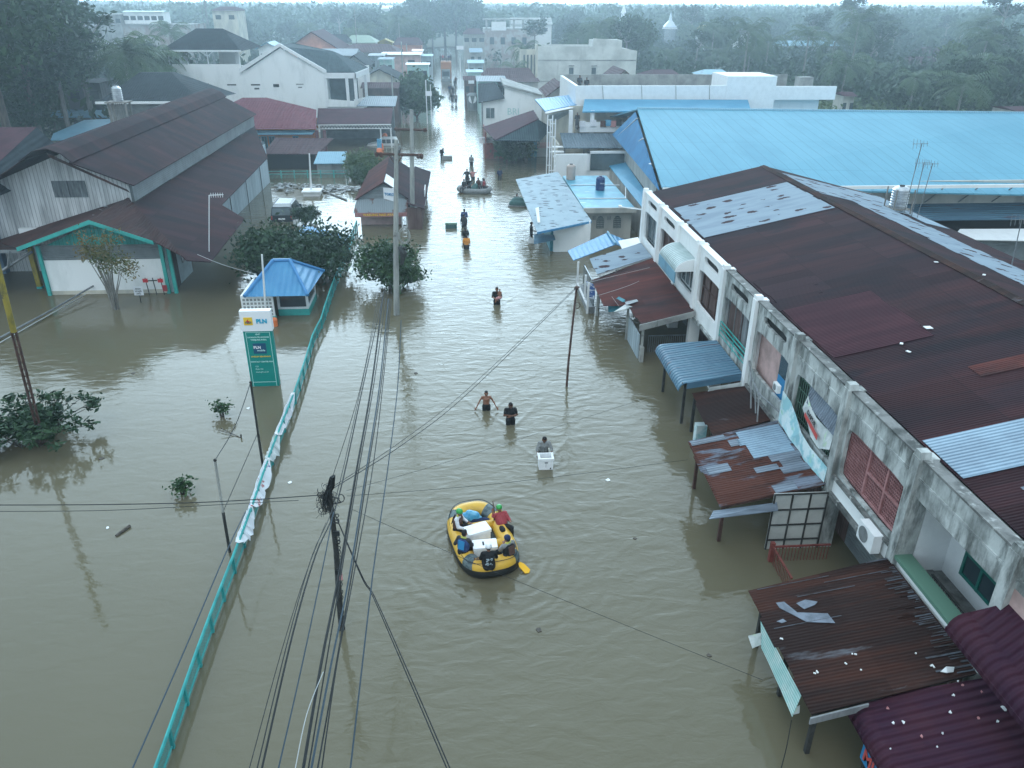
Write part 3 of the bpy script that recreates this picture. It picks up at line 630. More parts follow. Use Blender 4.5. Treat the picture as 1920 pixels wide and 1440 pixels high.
# bare zinc washed clean below the facade, where the rain runs
for k in range(60):
    y = 11.45+k*.0625; L_ = random.uniform(.05, .5)*random.choice((1, 1, 1.6)); lay(t6, XW-.05-L_, XW-.05, y, y+random.uniform(.015, .05), f6, random.choice(['zinc_worn', 'zinc_worn', 'dark_rust']) if 'zinc_worn' in MT else (reg('zinc_worn', (.075, .085, .105), (.03, .022, .022), scale=5, lo=.45, hi=.56, st=(.4, 3, 1), rough=.6) and 'zinc_worn'), 'worn_streak', .01)
for x0, x1, y in ((9.0, 10.6, 14.75), (8.2, 9.6, 14.45), (7.3, 8.9, 13.6), (7.4, 9.2, 14.95)): lay(t6, x0, x1, y, y+.02, f6, 'zinc_worn', 'sheet_lap', .02)
ban = MB(); T_ = [(1426, 1160), (1445, 1197), (1464, 1234), (1483, 1270), (1502, 1304)]; B_ = [(1427, 1214), (1441, 1243), (1452, 1268), (1464, 1294), (1485, 1344)]
T_ = [at(x, y, 1.5) for x, y in T_]; B_ = [at(x, y, .85) for x, y in B_]
for k in range(4): ban.slab([B_[k], B_[k+1], T_[k+1], T_[k]], .01, Vector((.012, 0, 0)))
bo = ban.done('banner', 'banner_mint'); tag(bo, 'torn mint green banner hanging from the front edge of the large brown awning', 'banner')
for k in range(5):
    q = T_[k].lerp(T_[min(k+1, 4)], .5); r_ = B_[k].lerp(B_[min(k+1, 4)], .5)
MB().slab([at(1403, 1192, 1.0), at(1411, 1215, .8), at(1427, 1208, .95), at(1428, 1186, 1.25)], .02, Vector((0, 0, -.02))).done('torn_corner', 'banner_white', bo)
MB().slab([at(1484, 1340, .9), at(1499, 1336, .95), at(1500, 1322, 1.1), at(1492, 1326, 1.05)], .02, Vector((0, 0, -.02))).done('torn_corner', 'banner_white', bo)
t7 = awning('purple_awning', 'purple corrugated awning with rounded edge strewn with litter at the bottom corner', [(8.1, 6.0), (8.2, 11.4)], (6.0, 11.2), 1.72, 2.35, 'purple_awning', [(8.6, 11.0, 1.5), (8.6, 7, 1.5)], 'black_pole', curl=.32)
sg = MB().box(8.22, 8.26, 8.9, 10.75, .72, 1.24).done('shop_sign', 'banner_blue'); tag(sg, 'blue shop sign with red lettering under the edge of the purple awning', 'sign')
text('MUNIR', .42, (8.20, 10.0, .84), (0, -1, 0), (0, 0, 1), 'banner_red', sg, bold=.012)
t8 = awning('upper_purple_awning', 'purple corrugated awning with rounded edge fixed high on the pink wall', [(10.05, 7.6), (10.15, 11.75)], (7.6, 11.4), 3.65, 4.2, 'purple_awning', [], 'black_pole', curl=.4, beam=False, x1=XW+.1)
MB().box(XW-.12, XW-.06, 8.3, 11.4, 2.55, 2.66).done('blue_rail', 'banner_blue', t8)
random.seed(5)
f7 = lambda x: 1.72+(2.35-1.72)*(x-8.1)/(XW-8.1)+.01
LIT = [(1665, 1330, 7), (1673, 1357, 6), (1693, 1355, 7), (1727, 1382, 6), (1766, 1376, 5), (1781, 1337, 8), (1834, 1348, 6), (1870, 1354, 5), (1787, 1305, 6), (1804, 1286, 7), (1795, 1279, 5), (1881, 1330, 12), (1840, 1298, 5), (1757, 1402, 4), (1669, 1405, 3)]
LN = ['at its upper left', 'near the left rounded edge', 'beside the twin scrap near the left edge', 'in the lower middle', 'right of the lower middle one', 'with a knotted tail in the middle', 'small, right of the middle', 'near the right frame edge', 'at the top middle edge', 'at the top edge beside the facade', 'topmost, beside the brown awning', 'largest, at the right', 'yellowish, near the top right', 'tiny, near the bottom', 'tiny, low by the left edge']
for i, (x, y, s) in enumerate(LIT):
    p = onplane(x, y, f7); r = s*.0045; b = MB(); k = random.random()*3; m = 7
    b.slab([(p.x+r*random.uniform(.4, 1.4)*math.cos(k+2*math.pi*j/m), p.y+r*random.uniform(.4, 1.4)*math.sin(k+2*math.pi*j/m), p.z+.015+.04*random.random()) for j in range(m)], .02)
    tag(b.done('litter', 'white_paint' if i % 3 else 'pink_cloth'), 'scrap of litter on the lower purple awning, '+LN[i], 'litter', 'litter on the lower purple awning')
for i in range(13):
    x, y = random.choice([(1592, 1219), (1600, 1226), (1590, 1247), (1613, 1254), (1531, 1262), (1676, 1227), (1716, 1223), (1748, 1247), (1463, 1200), (1470, 1199), (1556, 1118)])
    x += random.uniform(-5, 5); y += random.uniform(-4, 4); p = onplane(x, y, f6)
    tag(MB().obox((p.x, p.y, p.z+.012), .03+.05*random.random(), .03, .02, random.random()*3).done('litter', 'white_paint'), 'tiny pale scrap of litter lying on the large brown awning', 'litter', 'litter on the brown awning')
p = onplane(1775, 1258, f6); tag(MB().slab([(p.x-.16, p.y-.03, p.z+.03), (p.x-.05, p.y-.09, p.z+.05), (p.x+.12, p.y-.05, p.z+.02), (p.x+.2, p.y+.06, p.z+.04), (p.x, p.y+.05, p.z+.08)], .02).done('torn_bag', 'white_paint'), 'torn white bag caught at the inner lower corner of the brown awning', 'bag')
# banners in the grille bay
def banner(name, label, ys, ztop, zbot, mat, x=WX-.16):
    b = MB(); n = len(ys); T = [(x+.05*math.sin(k*1.7), ys[k], ztop[k]) for k in range(n)]; B = [(x-.06+.05*math.sin(k*2.3+1), ys[k], zbot[k]) for k in range(n)]
    for k in range(n-1): b.slab([B[k], B[k+1], T[k+1], T[k]], .01, Vector((.012, 0, 0)))
    o = b.done(name, mat); return tag(o, label, 'banner')
banner('banner', 'long cyan plastic banner draped across the foot of the grille bay', [20.3, 20.9, 21.6, 22.3, 23.0, 23.6, 24.2], [1.75, 1.7, 1.75, 1.9, 2.15, 2.4, 2.55], [1.0, 1.05, 1.1, 1.2, 1.3, 1.35, 1.35], 'banner_cyan')
bw = banner('banner', 'crumpled white and green banner hanging above the cyan one in the grille bay', [20.5, 21.1, 21.7, 22.2, 22.6], [2.9, 2.75, 2.8, 3.0, 3.15], [2.3, 2.0, 2.1, 2.3, 2.7], 'banner_white', WX-.08)
MB().slab([(WX-.2, 21.2, 2.25), (WX-.2, 22.3, 2.55), (WX-.2, 22.3, 2.7), (WX-.2, 21.2, 2.42)], .01, Vector((-.012, 0, 0))).done('red_band', 'banner_red', bw)
text('DAPUR', .22, (WX-.17, 21.9, 2.62), (0, -1, -.25), (0, -.25, 1), 'ink', bw, bold=.006)
# crumpled blue sign on the rusty awning edge
bs = thing('broken_sign', 'crumpled blue sign panel with white letters stuck on the edge of the rusty awning', 'sign', at(1170, 572, 1.7))
p = [at(1140, 573, 1.55), at(1141, 585, 1.3), at(1165, 583, 1.5), at(1172, 562, 2.0), at(1160, 556, 1.95)]
MB().slab(p, .03, Vector((.03, .03, -.02))).done('panel', 'banner_teal', bs)
MB().slab([at(1150, 585, 1.6), at(1172, 571, 1.95), at(1186, 575, 1.95), at(1170, 583, 1.7)], .02, Vector((0, .02, -.02))).done('torn_sheet', 'banner_white', bs)
MB().slab([at(1172, 566, 2.0), at(1194, 561, 2.05), at(1197, 565, 2.05), at(1174, 572, 2.0)], .02, Vector((0, .02, -.02))).done('bent_strip', 'grey_metal', bs)
dd = (p[3]-p[0]).normalized(); uu = (p[3]-p[2]).normalized()
text('MAKIN', .26, at(1158, 570, 1.78)+Vector((-.04, -.06, .04)), Vector((.25, -.9, -.25)), Vector((-.6, -.1, .8)), 'white_paint', bs, bold=.008)
tag(MB().box(8.85, 9.25, 25.0, 25.3, -1, .75).done('post_block', 'banner_cyan'), 'pale blue concrete block standing in the water under the dark rusty awning', 'block')
# red railing by the panelled wall
t = thing('red_railing', 'low red iron railing standing in the water beside the white panelled wall', 'railing', (9.2, 17.9, 0))
b = MB()
for k in range(17): b.box(9.25+k*.1, 9.265+k*.1, 18.0, 18.015, -.5, .55)
b.box(9.2, 10.9, 17.98, 18.03, .52, .57).done('bars', 'red_metal', t)
b = MB()
for k in range(14): b.box(9.14, 9.155, 16.65+k*.1, 16.665+k*.1, -.5, .55)
b.box(9.12, 9.17, 16.6, 18.0, .52, .57).box(9.08, 9.2, 17.98, 18.1, -.5, .68).done('bars', 'red_metal', t)
# small gabled blue roof kiosk at the corner of the spotted awning
k0 = thing('blue_roof_kiosk', 'small white kiosk with bright blue gabled roof at the corner of the spotted awning', 'kiosk', (7.6, 42.5, 0))
A = [at(1064, 471, 1.7), at(1082, 489, 1.7), at(1160, 463, 1.95), at(1143, 437, 2.3)]
rg0, rg1 = at(1139, 436, 2.35), at(1154, 458, 2.25)
MB().slab([at(1064, 470, 1.75), at(1075, 488, 1.75), rg1, rg0], .04).done('roof', 'blue_roof_deep', k0)
MB().slab([rg0, rg1, at(1170, 463, 1.9), at(1176, 451, 1.9)], .04).done('roof', 'blue_roof_deep', k0)
MB().tube([rg0+Vector((0, 0, .05)), rg1+Vector((0, 0, .05))], .07).done('ridge_cap', 'pale_blue_roof', k0)
qa, qb = at(1085, 520, 0), at(1112, 536, 0)
MB().box(6.95, 7.35, 38.9, 42.6, -1, .35).done('plinth', 'grey_metal', k0)
b = MB()
for x, y in ((6.95, 38.9), (7.0, 40.2), (6.95, 42.6), (9.2, 42.8)): b.box(x-.05, x+.05, y-.05, y+.05, -1, 1.72)
b.box(6.9, 7.0, 38.9, 42.6, .38, .46).done('frame', 'white_paint', k0)
MB().box(7.25, 7.3, 39.0, 42.5, .36, 1.6).done('glass', 'glass_dark', k0)
# tank, antennas on the shophouse roof
tk = thing('water_tank', 'ribbed stainless steel water tank standing on the far edge of the shophouse roof', 'water tank', (24.4, 41.3, 4.9))
prof = [(.42, 0)]
for k in range(7): prof += [(.42, .04+k*.14), (.46, .08+k*.14), (.46, .13+k*.14), (.42, .16+k*.14)]
prof += [(.40, 1.05), (.25, 1.14), (.14, 1.16)]
MB().lathe((24.4, 41.3, 4.95), prof).done('tank_body', 'steel', tk, smooth=False)
MB().lathe((24.4, 41.3, 6.11), [(.14, 0), (.14, .05), (.02, .06)], 12).done('lid', 'ink', tk)
b = MB()
for dx, dy in ((-.5, -.5), (.5, -.5), (.5, .5), (-.5, .5)): b.box(24.4+dx-.03, 24.4+dx+.03, 41.3+dy-.03, 41.3+dy+.03, 4.4, 6.0)
b.box(23.9, 24.9, 40.8, 41.8, 4.88, 4.94).done('stand', 'pale_bark', tk)
for i, (x0, y0, x1, y1, lb) in enumerate([(1706, 349, 1729, 268, 'tall thin television antenna, leftmost of the three beside the steel roof tank'), (1719, 362, 1733, 304, 'middle antenna of the three beside the steel roof tank'), (1729, 368, 1749, 306, 'right antenna of the three beside the steel roof tank'), (1902, 480, 1916, 410, 'antenna mast standing on the spotted roof sheets at the right edge')]):
    Yv = 40 if i < 3 else 31; a = atY(x0, y0, Yv); c = atY(x1, y1, Yv); a.z = min(a.z, 4.5) if i < 3 else roofB(a.x)
    t = thing('antenna', lb, 'antenna', a, 'antennas on the shophouse roof')
    MB().tube([a, c], .022, 5).done('mast', 'grey_metal', t)
    b = MB(); b.tube([c+Vector((-.5, 0, -.05)), c+Vector((.4, .1, -.05))], .012, 4)
    for k in range(5): q = c+Vector((-.45+k*.19, .01*k, -.05)); b.tube([q+Vector((0, -.05, -.25+.03*k)), q+Vector((0, .05, .25-.03*k))], .010, 4)
    b.done('receiver', 'grey_metal', t)
tag(MB().tube([atX(1165, 388, 11.3), atX(1185, 391, 11.4), atX(1205, 393, WX-.1)], .04).obox(atX(1163, 387, 11.3), .2, .35, .12).done('wall_lamp', 'white_paint'), 'white lamp arm jutting from the far corner pillar of the shophouse row', 'lamp')
# row and its fittings scaled down about the camera (storeys of 2.7 m, facade over the inner edge of the awnings)
KS = .9277
for o_ in list(COL.objects):
    if o_.parent is None and o_.get('label') and (o_ in (sh, ac, ac2, cn, tk, bw) or o_.get('group') in ('scraps on the shophouse roof', 'antennas on the shophouse roof') or o_.name.startswith('wall_lamp') or 'grille bay' in o_['label']):
        if o_.type == 'EMPTY': o_.location = Vector((o_.location.x*KS, o_.location.y*KS, CAMH*(1-KS)+o_.location.z*KS)); o_.scale = [v*KS for v in o_.scale]
        else:
            M_ = Matrix.Translation((0, 0, CAMH*(1-KS))) @ Matrix.Scale(KS, 4); o_.data.transform(M_)
            for c_ in o_.children: c_.data.transform(M_)

# ================================================================== LEFT SIDE BUILDINGS
def win(parent, x, y, z, w, h, face='Y', mat='glass_dark', fr='white_paint', name='window'):
    """window centred at x,y,z; face Y looks to -Y, face X looks to +X"""
    if face == 'Y':
        o = MB().box(x-w/2, x+w/2, y-.03, y+.01, z-h/2, z+h/2).done(name, mat, parent)
        if fr:
            b = MB(); t = .06
            b.box(x-w/2-t, x+w/2+t, y-.06, y-.031, z+h/2, z+h/2+t).box(x-w/2-t, x+w/2+t, y-.06, y-.031, z-h/2-t, z-h/2).box(x-w/2-t, x-w/2, y-.059, y-.032, z-h/2, z+h/2).box(x+w/2, x+w/2+t, y-.059, y-.032, z-h/2, z+h/2).box(x-.02, x+.02, y-.058, y-.033, z-h/2, z+h/2)
            b.done('frame', fr, o)
    else:
        o = MB().box(x-.01, x+.03, y-w/2, y+w/2, z-h/2, z+h/2).done(name, mat, parent)
        if fr:
            b = MB(); t = .06
            b.box(x+.031, x+.06, y-w/2-t, y+w/2+t, z+h/2, z+h/2+t).box(x+.031, x+.06, y-w/2-t, y+w/2+t, z-h/2-t, z-h/2).box(x+.032, x+.059, y-.02, y+.02, z-h/2, z+h/2)
            b.done('frame', fr, o)
    return o
# --- large weathered hall
hl = thing('weathered_hall', 'large weathered timber hall with white board gable and dark brown curved roof', 'hall', (-20.5, 58, 0))
GY, GE = 44.3, 74.0
gx = [(-26.5, 5.2), (-24.3, 6.33), (-20.95, 7.62), (-17.6, 5.95)]
MB().prismY([(-26.5, -1), (-26.5, 5.2), (-24.3, 6.3), (-20.95, 7.6), (-17.75, 5.95), (-17.75, -1)], GY, GY+.15).done('gable_wall', 'board_white', hl)
w = MB().box(-21.7, -19.95, GY-.04, GY-.005, 5.32, 6.2).done('gable_window', reg('weathered_shutter', (.13, .15, .16), (.05, .06, .065), scale=2, st=(3, 1, .4), c3=(.24, .26, .27), sc3=3, lo3=.55, hi3=.7, st3=(4, 1, .3)), hl)
MB().box(-20.9, -20.86, GY-.05, GY-.041, 5.42, 6.2).done('shutter_gap', 'inside_dark', w)
# main roof: right slope
MB().slab([(-19.9, 42.9, 7.42), (-19.9, GE, 7.42), (-17.3, GE, 5.98), (-17.3, 44.0, 5.98)], .05).done('roof_slope', 'rust_roof', hl)
# rounded monitor on top
cv = [(-19.75, 7.42), (-20.2, 7.86), (-20.9, 8.12), (-21.6, 8.0), (-22.4, 7.5)]
b = MB()
for (x0, z0), (x1, z1) in zip(cv[:-1], cv[1:]): b.slab([(x0, 42.9, z0), (x0, GE+.2, z0), (x1, GE+.2, z1), (x1, 42.9, z1)], .04)
b.done('monitor_roof', 'rust_roof', hl)
MB().box(-19.93, -19.84, 43.0, GE, 7.40, 7.50).done('monitor_flashing', 'dark_concrete', hl)
MB().slab([(-22.3, 42.9, 7.5), (-22.3, GE, 7.5), (-27.2, GE, 4.7), (-27.2, 42.9, 4.7)], .05).done('roof_slope', 'rust_roof', hl)
MB().slab([(-17.3, 43.0, 5.96), (-17.2, 43.0, 5.8), (-20.9, 42.95, 7.7), (-20.95, 42.95, 7.9)], .02, Vector((0, .03, 0))).done('verge', 'dark_rust', hl)
MB().box(-17.75, -17.6, GY+.15, GE, 5.0, 5.9).done('clerestory', 'shutter_grey', hl)
# hall body scaled up about the camera: farther back and larger than drawn above
KH = 1.085
for c_ in hl.children:
    L_ = hl.location; T_ = Matrix.Translation(-L_) @ Matrix.Translation((0, 0, CAMH*(1-KH))) @ Matrix.Scale(KH, 4) @ Matrix.Translation(L_)
    c_.data.transform(T_)
    for g_ in c_.children: g_.data.transform(T_)
# lower aisle roof
A0, A1, A2 = Vector((-19.04, 47, 4.13)), Vector((-19.04, 80, 4.13)), Vector((-15.0, 60, 2.92))
AP = [atP(x, y, A0, A1, A2) for x, y in ((350, 488), (395, 491), (459, 410), (416, 384), (502, 296))]
MB().slab([A0, AP[0], AP[1], AP[2], AP[3], AP[4], Vector((-19.04, 80, 4.13))], .05).done('aisle_roof', 'rust_roof', hl)
MB().box(-17.0, -16.9, 44.5, GE, -1, 3.4).done('side_wall', 'board_pale', hl)
for y in (55, 60.2, 65.4, 70.6): MB().box(-16.895, -16.84, y, y+.1, -1, 3.35).done('wall_post', 'grey_wood', hl)
MB().box(-19.2, -17.0, GE, GE+.1, -1, 3.6).done('rear_wall', 'board_pale', hl)
MB().box(-28, -19.2, 80.2, 80.3, -1, 4.4).done('rear_wall', 'board_pale', hl)
random.seed(2)
for k, (x, y) in enumerate([(235, 372), (222, 378), (196, 397), (183, 407), (200, 390)]):
    p = at(x, y, 4.0); MB().obox((p.x, p.y, 4.05), .5, .25, .03, .4*k, 0, .5).done('loose_sheet', 'grey_metal', hl)
p = atY(64, 435, 47.9); MB().box(p.x-.8, p.x+.8, 47.75, 48.0, p.z-.2, p.z+.25).done('white_box_sign', 'white_paint', hl)
# --- teal gabled office in front
of = thing('teal_gabled_office', 'white walled office with bright teal gable fascia standing in the flood', 'office', (-19.5, 44, 0))
FY = 43.55
MB().box(-22.85, -16.3, FY, FY+.15, -1, 2.0).done('wall', 'white_plaster', of)
MB().box(-22.85, -16.3, FY-.004, FY+.0, -.5, .22).done('dirt_line', 'cream_wall', of)
MB().box(-22.85, -16.3, FY+.02, FY+.13, 2.003, 2.88).done('louvre_band', 'shutter_grey', of)
MB().prismY([(-22.4, 2.883), (-16.6, 2.883), (-19.7, 4.1)], FY-.1, FY+.1).done('gable', 'teal_board', of)
b = MB()
for x0, x1 in ((-23.5, -19.45), (-19.45, -16.5)):
    pass
b.slab([(-23.6, 42.75, 2.78), (-19.5, 42.75, 4.22), (-19.5, 42.75, 4.44), (-23.6, 42.75, 3.0)], .06, Vector((0, -.06, 0)))
b.slab([(-19.5, 42.75, 4.22), (-16.4, 42.75, 3.05), (-16.4, 42.75, 3.26), (-19.5, 42.75, 4.44)], .06, Vector((0, -.06, 0))).done('fascia', 'teal_paint', of)
gl_ = atY(243, 371, 48.0); gr2 = atY(-10, 452, 48.0)
MB().slab([(-23.6, 42.7, 2.98), (-19.5, 42.7, 4.44), gl_, gr2], .04).done('roof', 'rust_roof_x', of)
MB().slab([(-19.5, 42.7, 4.44), (-16.4, 42.7, 3.26), AP[0]+Vector((-.15, .3, .06)), gl_+Vector((-.1, 0, .03))], .04).done('roof', 'rust_roof_x', of)
for x in (-22.9, -16.36, -15.95):
    MB().box(x-.09, x+.09, FY-.16, FY-.005, -1, 2.86).done('corner_post', 'teal_paint', of)
MB().box(-16.3, -16.2, FY+.15, 47.5, -1, 3.2).done('side_wall', 'pale_wall' if 'pale_wall' in MT else reg('pale_wall', (.40, .50, .53), (.30, .38, .41), scale=1.2), of)
MB().box(-16.19, -16.14, 44.2, 45.0, -1, 2.2).done('door', 'black_pole', of)
win(of, -16.18, 46.3, 1.5, .9, .8, 'X', 'glass_grey', 'grey_metal')
tg = MB().box(-19.2+1.55, -19.2+2.05, 41.9, 41.93, .45, .95).done('notice_board', 'sign_white', None); tag(tg, 'small white notice board with dark lettering standing before the teal gabled office', 'sign')
MB().tube([(-17.4, 41.95, -1), (-17.4, 41.95, .45)], .02).done('post', 'ink', tg)
for i, s_ in enumerate(('AREA', 'WAJIB', 'APD')): text(s_, .13, (-17.4, 41.89, .78-i*.14), (1, 0, 0), (0, 0, 1), 'ink', tg)
for i, (px, lb, m2) in enumerate(((1110, 'thin black pole with a small red and white sign beside the notice board', 'sign_red'), (1165, 'thin black pole with crossbar, middle of the poles before the office', 'ink'), (1222, 'thin black pole with hanging red cloth at the right corner of the office', 'sign_red'))):
    a = at(px/4+5, 360+770/4, 0); t = thing('sign_pole', lb, 'pole', a)
    MB().tube([a+Vector((0, 0, -1)), a+Vector((-.12, 0, 1.0))], .025).done('pole', 'ink', t)
    MB().obox(a+Vector((-.12, -.04, .85)), .28 if i != 1 else .5, .02, .22 if i != 1 else .06).done('plate', m2, t)
    if i == 2: MB().obox(a+Vector((.05, -.05, .4)), .25, .05, .35).done('cloth', 'red_cloth', t)
# open shed left with yellow posts
shd = thing('open_shed', 'dark open shed with a yellow post and grey roof beams left of the teal office', 'shed', (-26, 46, 0))
MB().slab([(-34, 43.5, 2.75), (-23.4, 43.0, 2.8), atY(78, 450, 47.9), atY(-160, 456, 47.9)], .06).done('roof', 'dark_rust', shd)
MB().box(-33.5, -23.3, 43.0, 43.15, 2.62, 2.78).done('beam', 'grey_metal', shd)
MB().box(-33, -23, 49, 49.2, -1, 3.2).done('back_wall', 'shutter_grey', shd)
a = at(76, 540, 0); MB().box(a.x-.13, a.x+.13, a.y-.13, a.y+.13, -1, 2.62).done('post', 'yellow_paint', shd)
a2 = at(76, 540, .35); MB().box(a.x-.14, a.x+.14, a.y-.14, a.y+.14, -.9, .12).done('post_foot', 'teal_fence', shd)
MB().tube([atY(0, 510, 43), atY(60, 472, 43.3)], .08, 4).tube([atY(15, 500, 43), atY(18, 470, 43)], .07, 4).done('brace', 'grey_metal', shd)
# dark house roofs at the far left edge
dh = thing('dark_roof_house', 'dark blue house with curved dark roof cut by the left edge of the view', 'house', (-30, 52, 0))
MB().slab([(-34, 47, 5.2), (-27.0, 46.5, 5.6), (-27.5, 56, 7.4), (-34, 56, 7.4)], .06).done('roof', 'plum_tile', dh)
MB().slab([(-27.0, 46.5, 5.55), (-26.0, 47, 4.9), (-25.5, 56, 5.0), (-27.5, 56, 7.4)], .06).done('roof', 'dark_tile', dh)
MB().box(-34, -27.3, 47.6, 55, -1, 5.1).done('wall', reg('slate_wall', (.10, .17, .26), (.08, .13, .2), scale=1), dh)
MB().slab([(-30.6, 45.6, 3.9), (-27.4, 45.6, 3.9), (-27.4, 47.6, 4.4), (-30.6, 47.6, 4.4)], .08).done('canopy', 'dark_tile', dh)
# hip roof house behind the hall
hh = thing('hip_roof_house', 'house with a broad black hipped roof behind the curved hall', 'house', (-26, 82, 0))
e = [(-31.1, 75, 6.9), (-22.2, 75, 6.9), (-21.6, 85, 6.6), (-31.1, 88, 6.8)]
r1, r2 = (-29.3, 81, 8.85), (-26.3, 81, 8.85); r3, r4 = (-29.3, 82, 8.85), (-26.3, 82, 8.85)
b = MB(); b.add([*e, r1, r2, r4, r3], [(0, 1, 5, 4), (1, 2, 6, 5), (2, 3, 7, 6), (3, 0, 4, 7), (4, 5, 6, 7), (3, 2, 1, 0)]); b.done('roof', 'dark_tile', hh)
MB().box(-30.6, -22.7, 75.8, 84.5, -1, 6.6).done('wall', 'grey_concrete', hh)
MB().box(-31.3, -22.1, 74.86, 74.98, 6.75, 6.95).done('gutter', 'white_plaster', hh)
win(hh, -27.5, 75.77, 5.0, 1.0, .8, 'Y', 'glass_dark', 'brown_cloth'); win(hh, -26, 75.77, 5.0, 1.0, .8, 'Y', 'glass_dark', 'brown_cloth')
tw = thing('tank_tower', 'concrete tower carrying a ribbed steel water tank beside the black hipped roof', 'tower', (-28.6, 73.4, 0))
p = atY(222, 190, 72)
b = MB()
for dx in (-.7, .7):
    for dy in (-.5, .5): b.box(p.x+dx-.07, p.x+dx+.07, 72+dy-.07, 72+dy+.07, -1, p.z)
for k in range(7): b.box(p.x-.6+.17*k, p.x-.56+.17*k, 71.4, 71.44, p.z-2.5, p.z)
b.box(p.x-.9, p.x+.9, 71.3, 72.7, p.z-.1, p.z); b.done('frame', 'pale_bark', tw)
t = thing('water_tank', 'ribbed stainless steel water tank on the tower beside the black hipped roof', 'water tank', (p.x, 72, p.z))
MB().lathe((p.x, 72, p.z), [(a_*.9, b_*1.05) for a_, b_ in prof]).done('tank_body', 'steel', t)
MB().lathe((p.x, 72, p.z+1.22), [(.13, 0), (.13, .06)], 10).done('lid', 'grey_metal', t)
# blue canopies far left
c1 = thing('blue_canopy', 'long thin light blue canopy over dark posts at the left edge', 'canopy', (-40, 78, 0))
q = [at(0, 218, 3.2), at(208, 219, 3.2), at(208, 206, 3.6), at(0, 205, 3.6)]
MB().slab(q, .12).done('roof', 'pale_blue_roof', c1)
for x in (10, 60, 100, 150, 205):
    a = at(x, 219, 3.1); MB().box(a.x-.06, a.x+.06, a.y-.06, a.y+.06, -1, 3.1).done('post', 'black_pole', c1)
c2 = thing('blue_shed', 'light blue corrugated shed roof tucked behind the curved hall', 'shed', (-33, 66, 0))
q = [at(95, 262, 3.0), at(165, 262, 3.0), at(214, 222, 3.4), at(158, 225, 3.4), at(100, 250, 3.0)]
MB().slab(q, .08).done('roof', 'pale_blue_roof', c2)
MB().box(q[0].x+.3, q[1].x-.2, q[0].y+.4, q[0].y+4, -1, 2.9).done('wall', 'grey_concrete', c2)
for i, x in enumerate((4, 28, 75, 118)):
    a = at(x, 244+i*2, 0); tag(MB().lathe(a, [(.35, 0), (.38, .7), (.3, .9)], 10).done('orange_drum', 'orange_plastic' if i % 2 == 0 else 'red_metal'), ['orange drum at the very left edge under the long blue canopy', 'red drum, second from the left edge under the blue canopy', 'orange drum, third from the left edge under the blue canopy', 'red drum nearest the blue shed under the long blue canopy'][i], 'drum', 'drums under the blue canopy')
# white house with gable and terrace
wh = thing('white_gabled_house', 'big white two storey house with stepped gable, veranda corner and roof terrace', 'house', (-22, 108, 0))
Yw = 105.0
MB().prismY([(-33.6, -1), (-33.9, 8.0), (-25.8, 8.0), (-25.6, 7.0), (-20.7, 9.85), (-15.75, 7.0), (-15.75, -1)], Yw, Yw+.3).done('front_wall', 'white_plaster', wh)
MB().prismY([(-15.75, 2.9), (-15.75, 3.95), (-12.3, 3.7), (-12.3, 2.9)], Yw, Yw+.2).done('balcony_wall', 'white_plaster', wh)
b = MB(); b.slab([(-25.9, Yw-.25, 7.0), (-20.7, Yw-.25, 10.0), (-20.7, Yw-.25, 10.4), (-25.9, Yw-.25, 7.5)], .3, Vector((0, .3, 0)))
b.slab([(-20.7, Yw-.25, 10.0), (-15.4, Yw-.25, 6.95), (-15.4, Yw-.25, 7.35), (-20.7, Yw-.25, 10.4)], .3, Vector((0, .3, 0))).done('gable_coping', 'white_paint', wh)
MB().slab([(-20.7, Yw+.1, 10.1), (-15.4, Yw+.1, 7.1), (-11.9, Yw, 7.05), (-15.2, 111, 9.2), (-20.7, 113, 10.1)], .08).done('roof', 'teal_tile', wh)
MB().slab([(-11.9, Yw, 7.05), (-10.9, 112, 7.2), (-15.2, 111, 9.2)], .08).done('roof', 'teal_tile', wh)
MB().slab([(-20.7, Yw+.1, 10.1), (-25.9, Yw+.1, 7.2), (-25.9, 113, 7.2), (-20.7, 113, 10.1)], .08).done('roof', 'teal_tile', wh)
MB().box(-15.75, -11.8, Yw-.2, Yw-.02, 6.4, 7.02).slab([(-11.8, Yw-.2, 6.4), (-10.8, 112, 6.5), (-10.8, 112, 7.15), (-11.8, Yw-.2, 7.02)], .15, Vector((-.15, 0, 0))).done('eaves_band', 'white_paint', wh)
for x, y in ((-15.6, Yw), (-13.0, Yw), (-12.0, Yw+.1), (-11.2, 110)): MB().box(x-.17, x+.17, y-.1, y+.24, 3.0, 6.45).done('column', 'white_paint', wh)
MB().box(-15.75, -12.0, 108, 108.1, 2.9, 6.5).done('veranda_back', 'glass_grey', wh)
MB().slab([(-15.75, Yw, 3.0), (-12.2, Yw, 3.0), (-11.0, 107.5, 3.0), (-11.0, 112, 3.0), (-15.75, 112, 3.0)], .3).done('balcony_floor', 'white_plaster', wh)
MB().slab([(-12.2, Yw, 2.9), (-11.0, 107.5, 2.9), (-11.0, 107.5, 3.9), (-12.2, Yw, 3.9)], .12, Vector((-.12, .1, 0))).done('balcony_parapet', 'white_paint', wh)
MB().box(-15.75, -15.6, Yw+.3, 112, -1, 7.0).done('side_wall', 'white_plaster', wh)
MB().box(-33.5, -11.4, 118, 118.2, -1, 7).done('rear_wall', 'white_plaster', wh)
MB().box(-33.8, -25.8, Yw+.3, 113, 7.1, 7.2).done('terrace_floor', 'dark_concrete', wh)
MB().box(-33.9, -33.7, Yw+.3, 113, -1, 7.5).done('side_wall', 'white_plaster', wh)
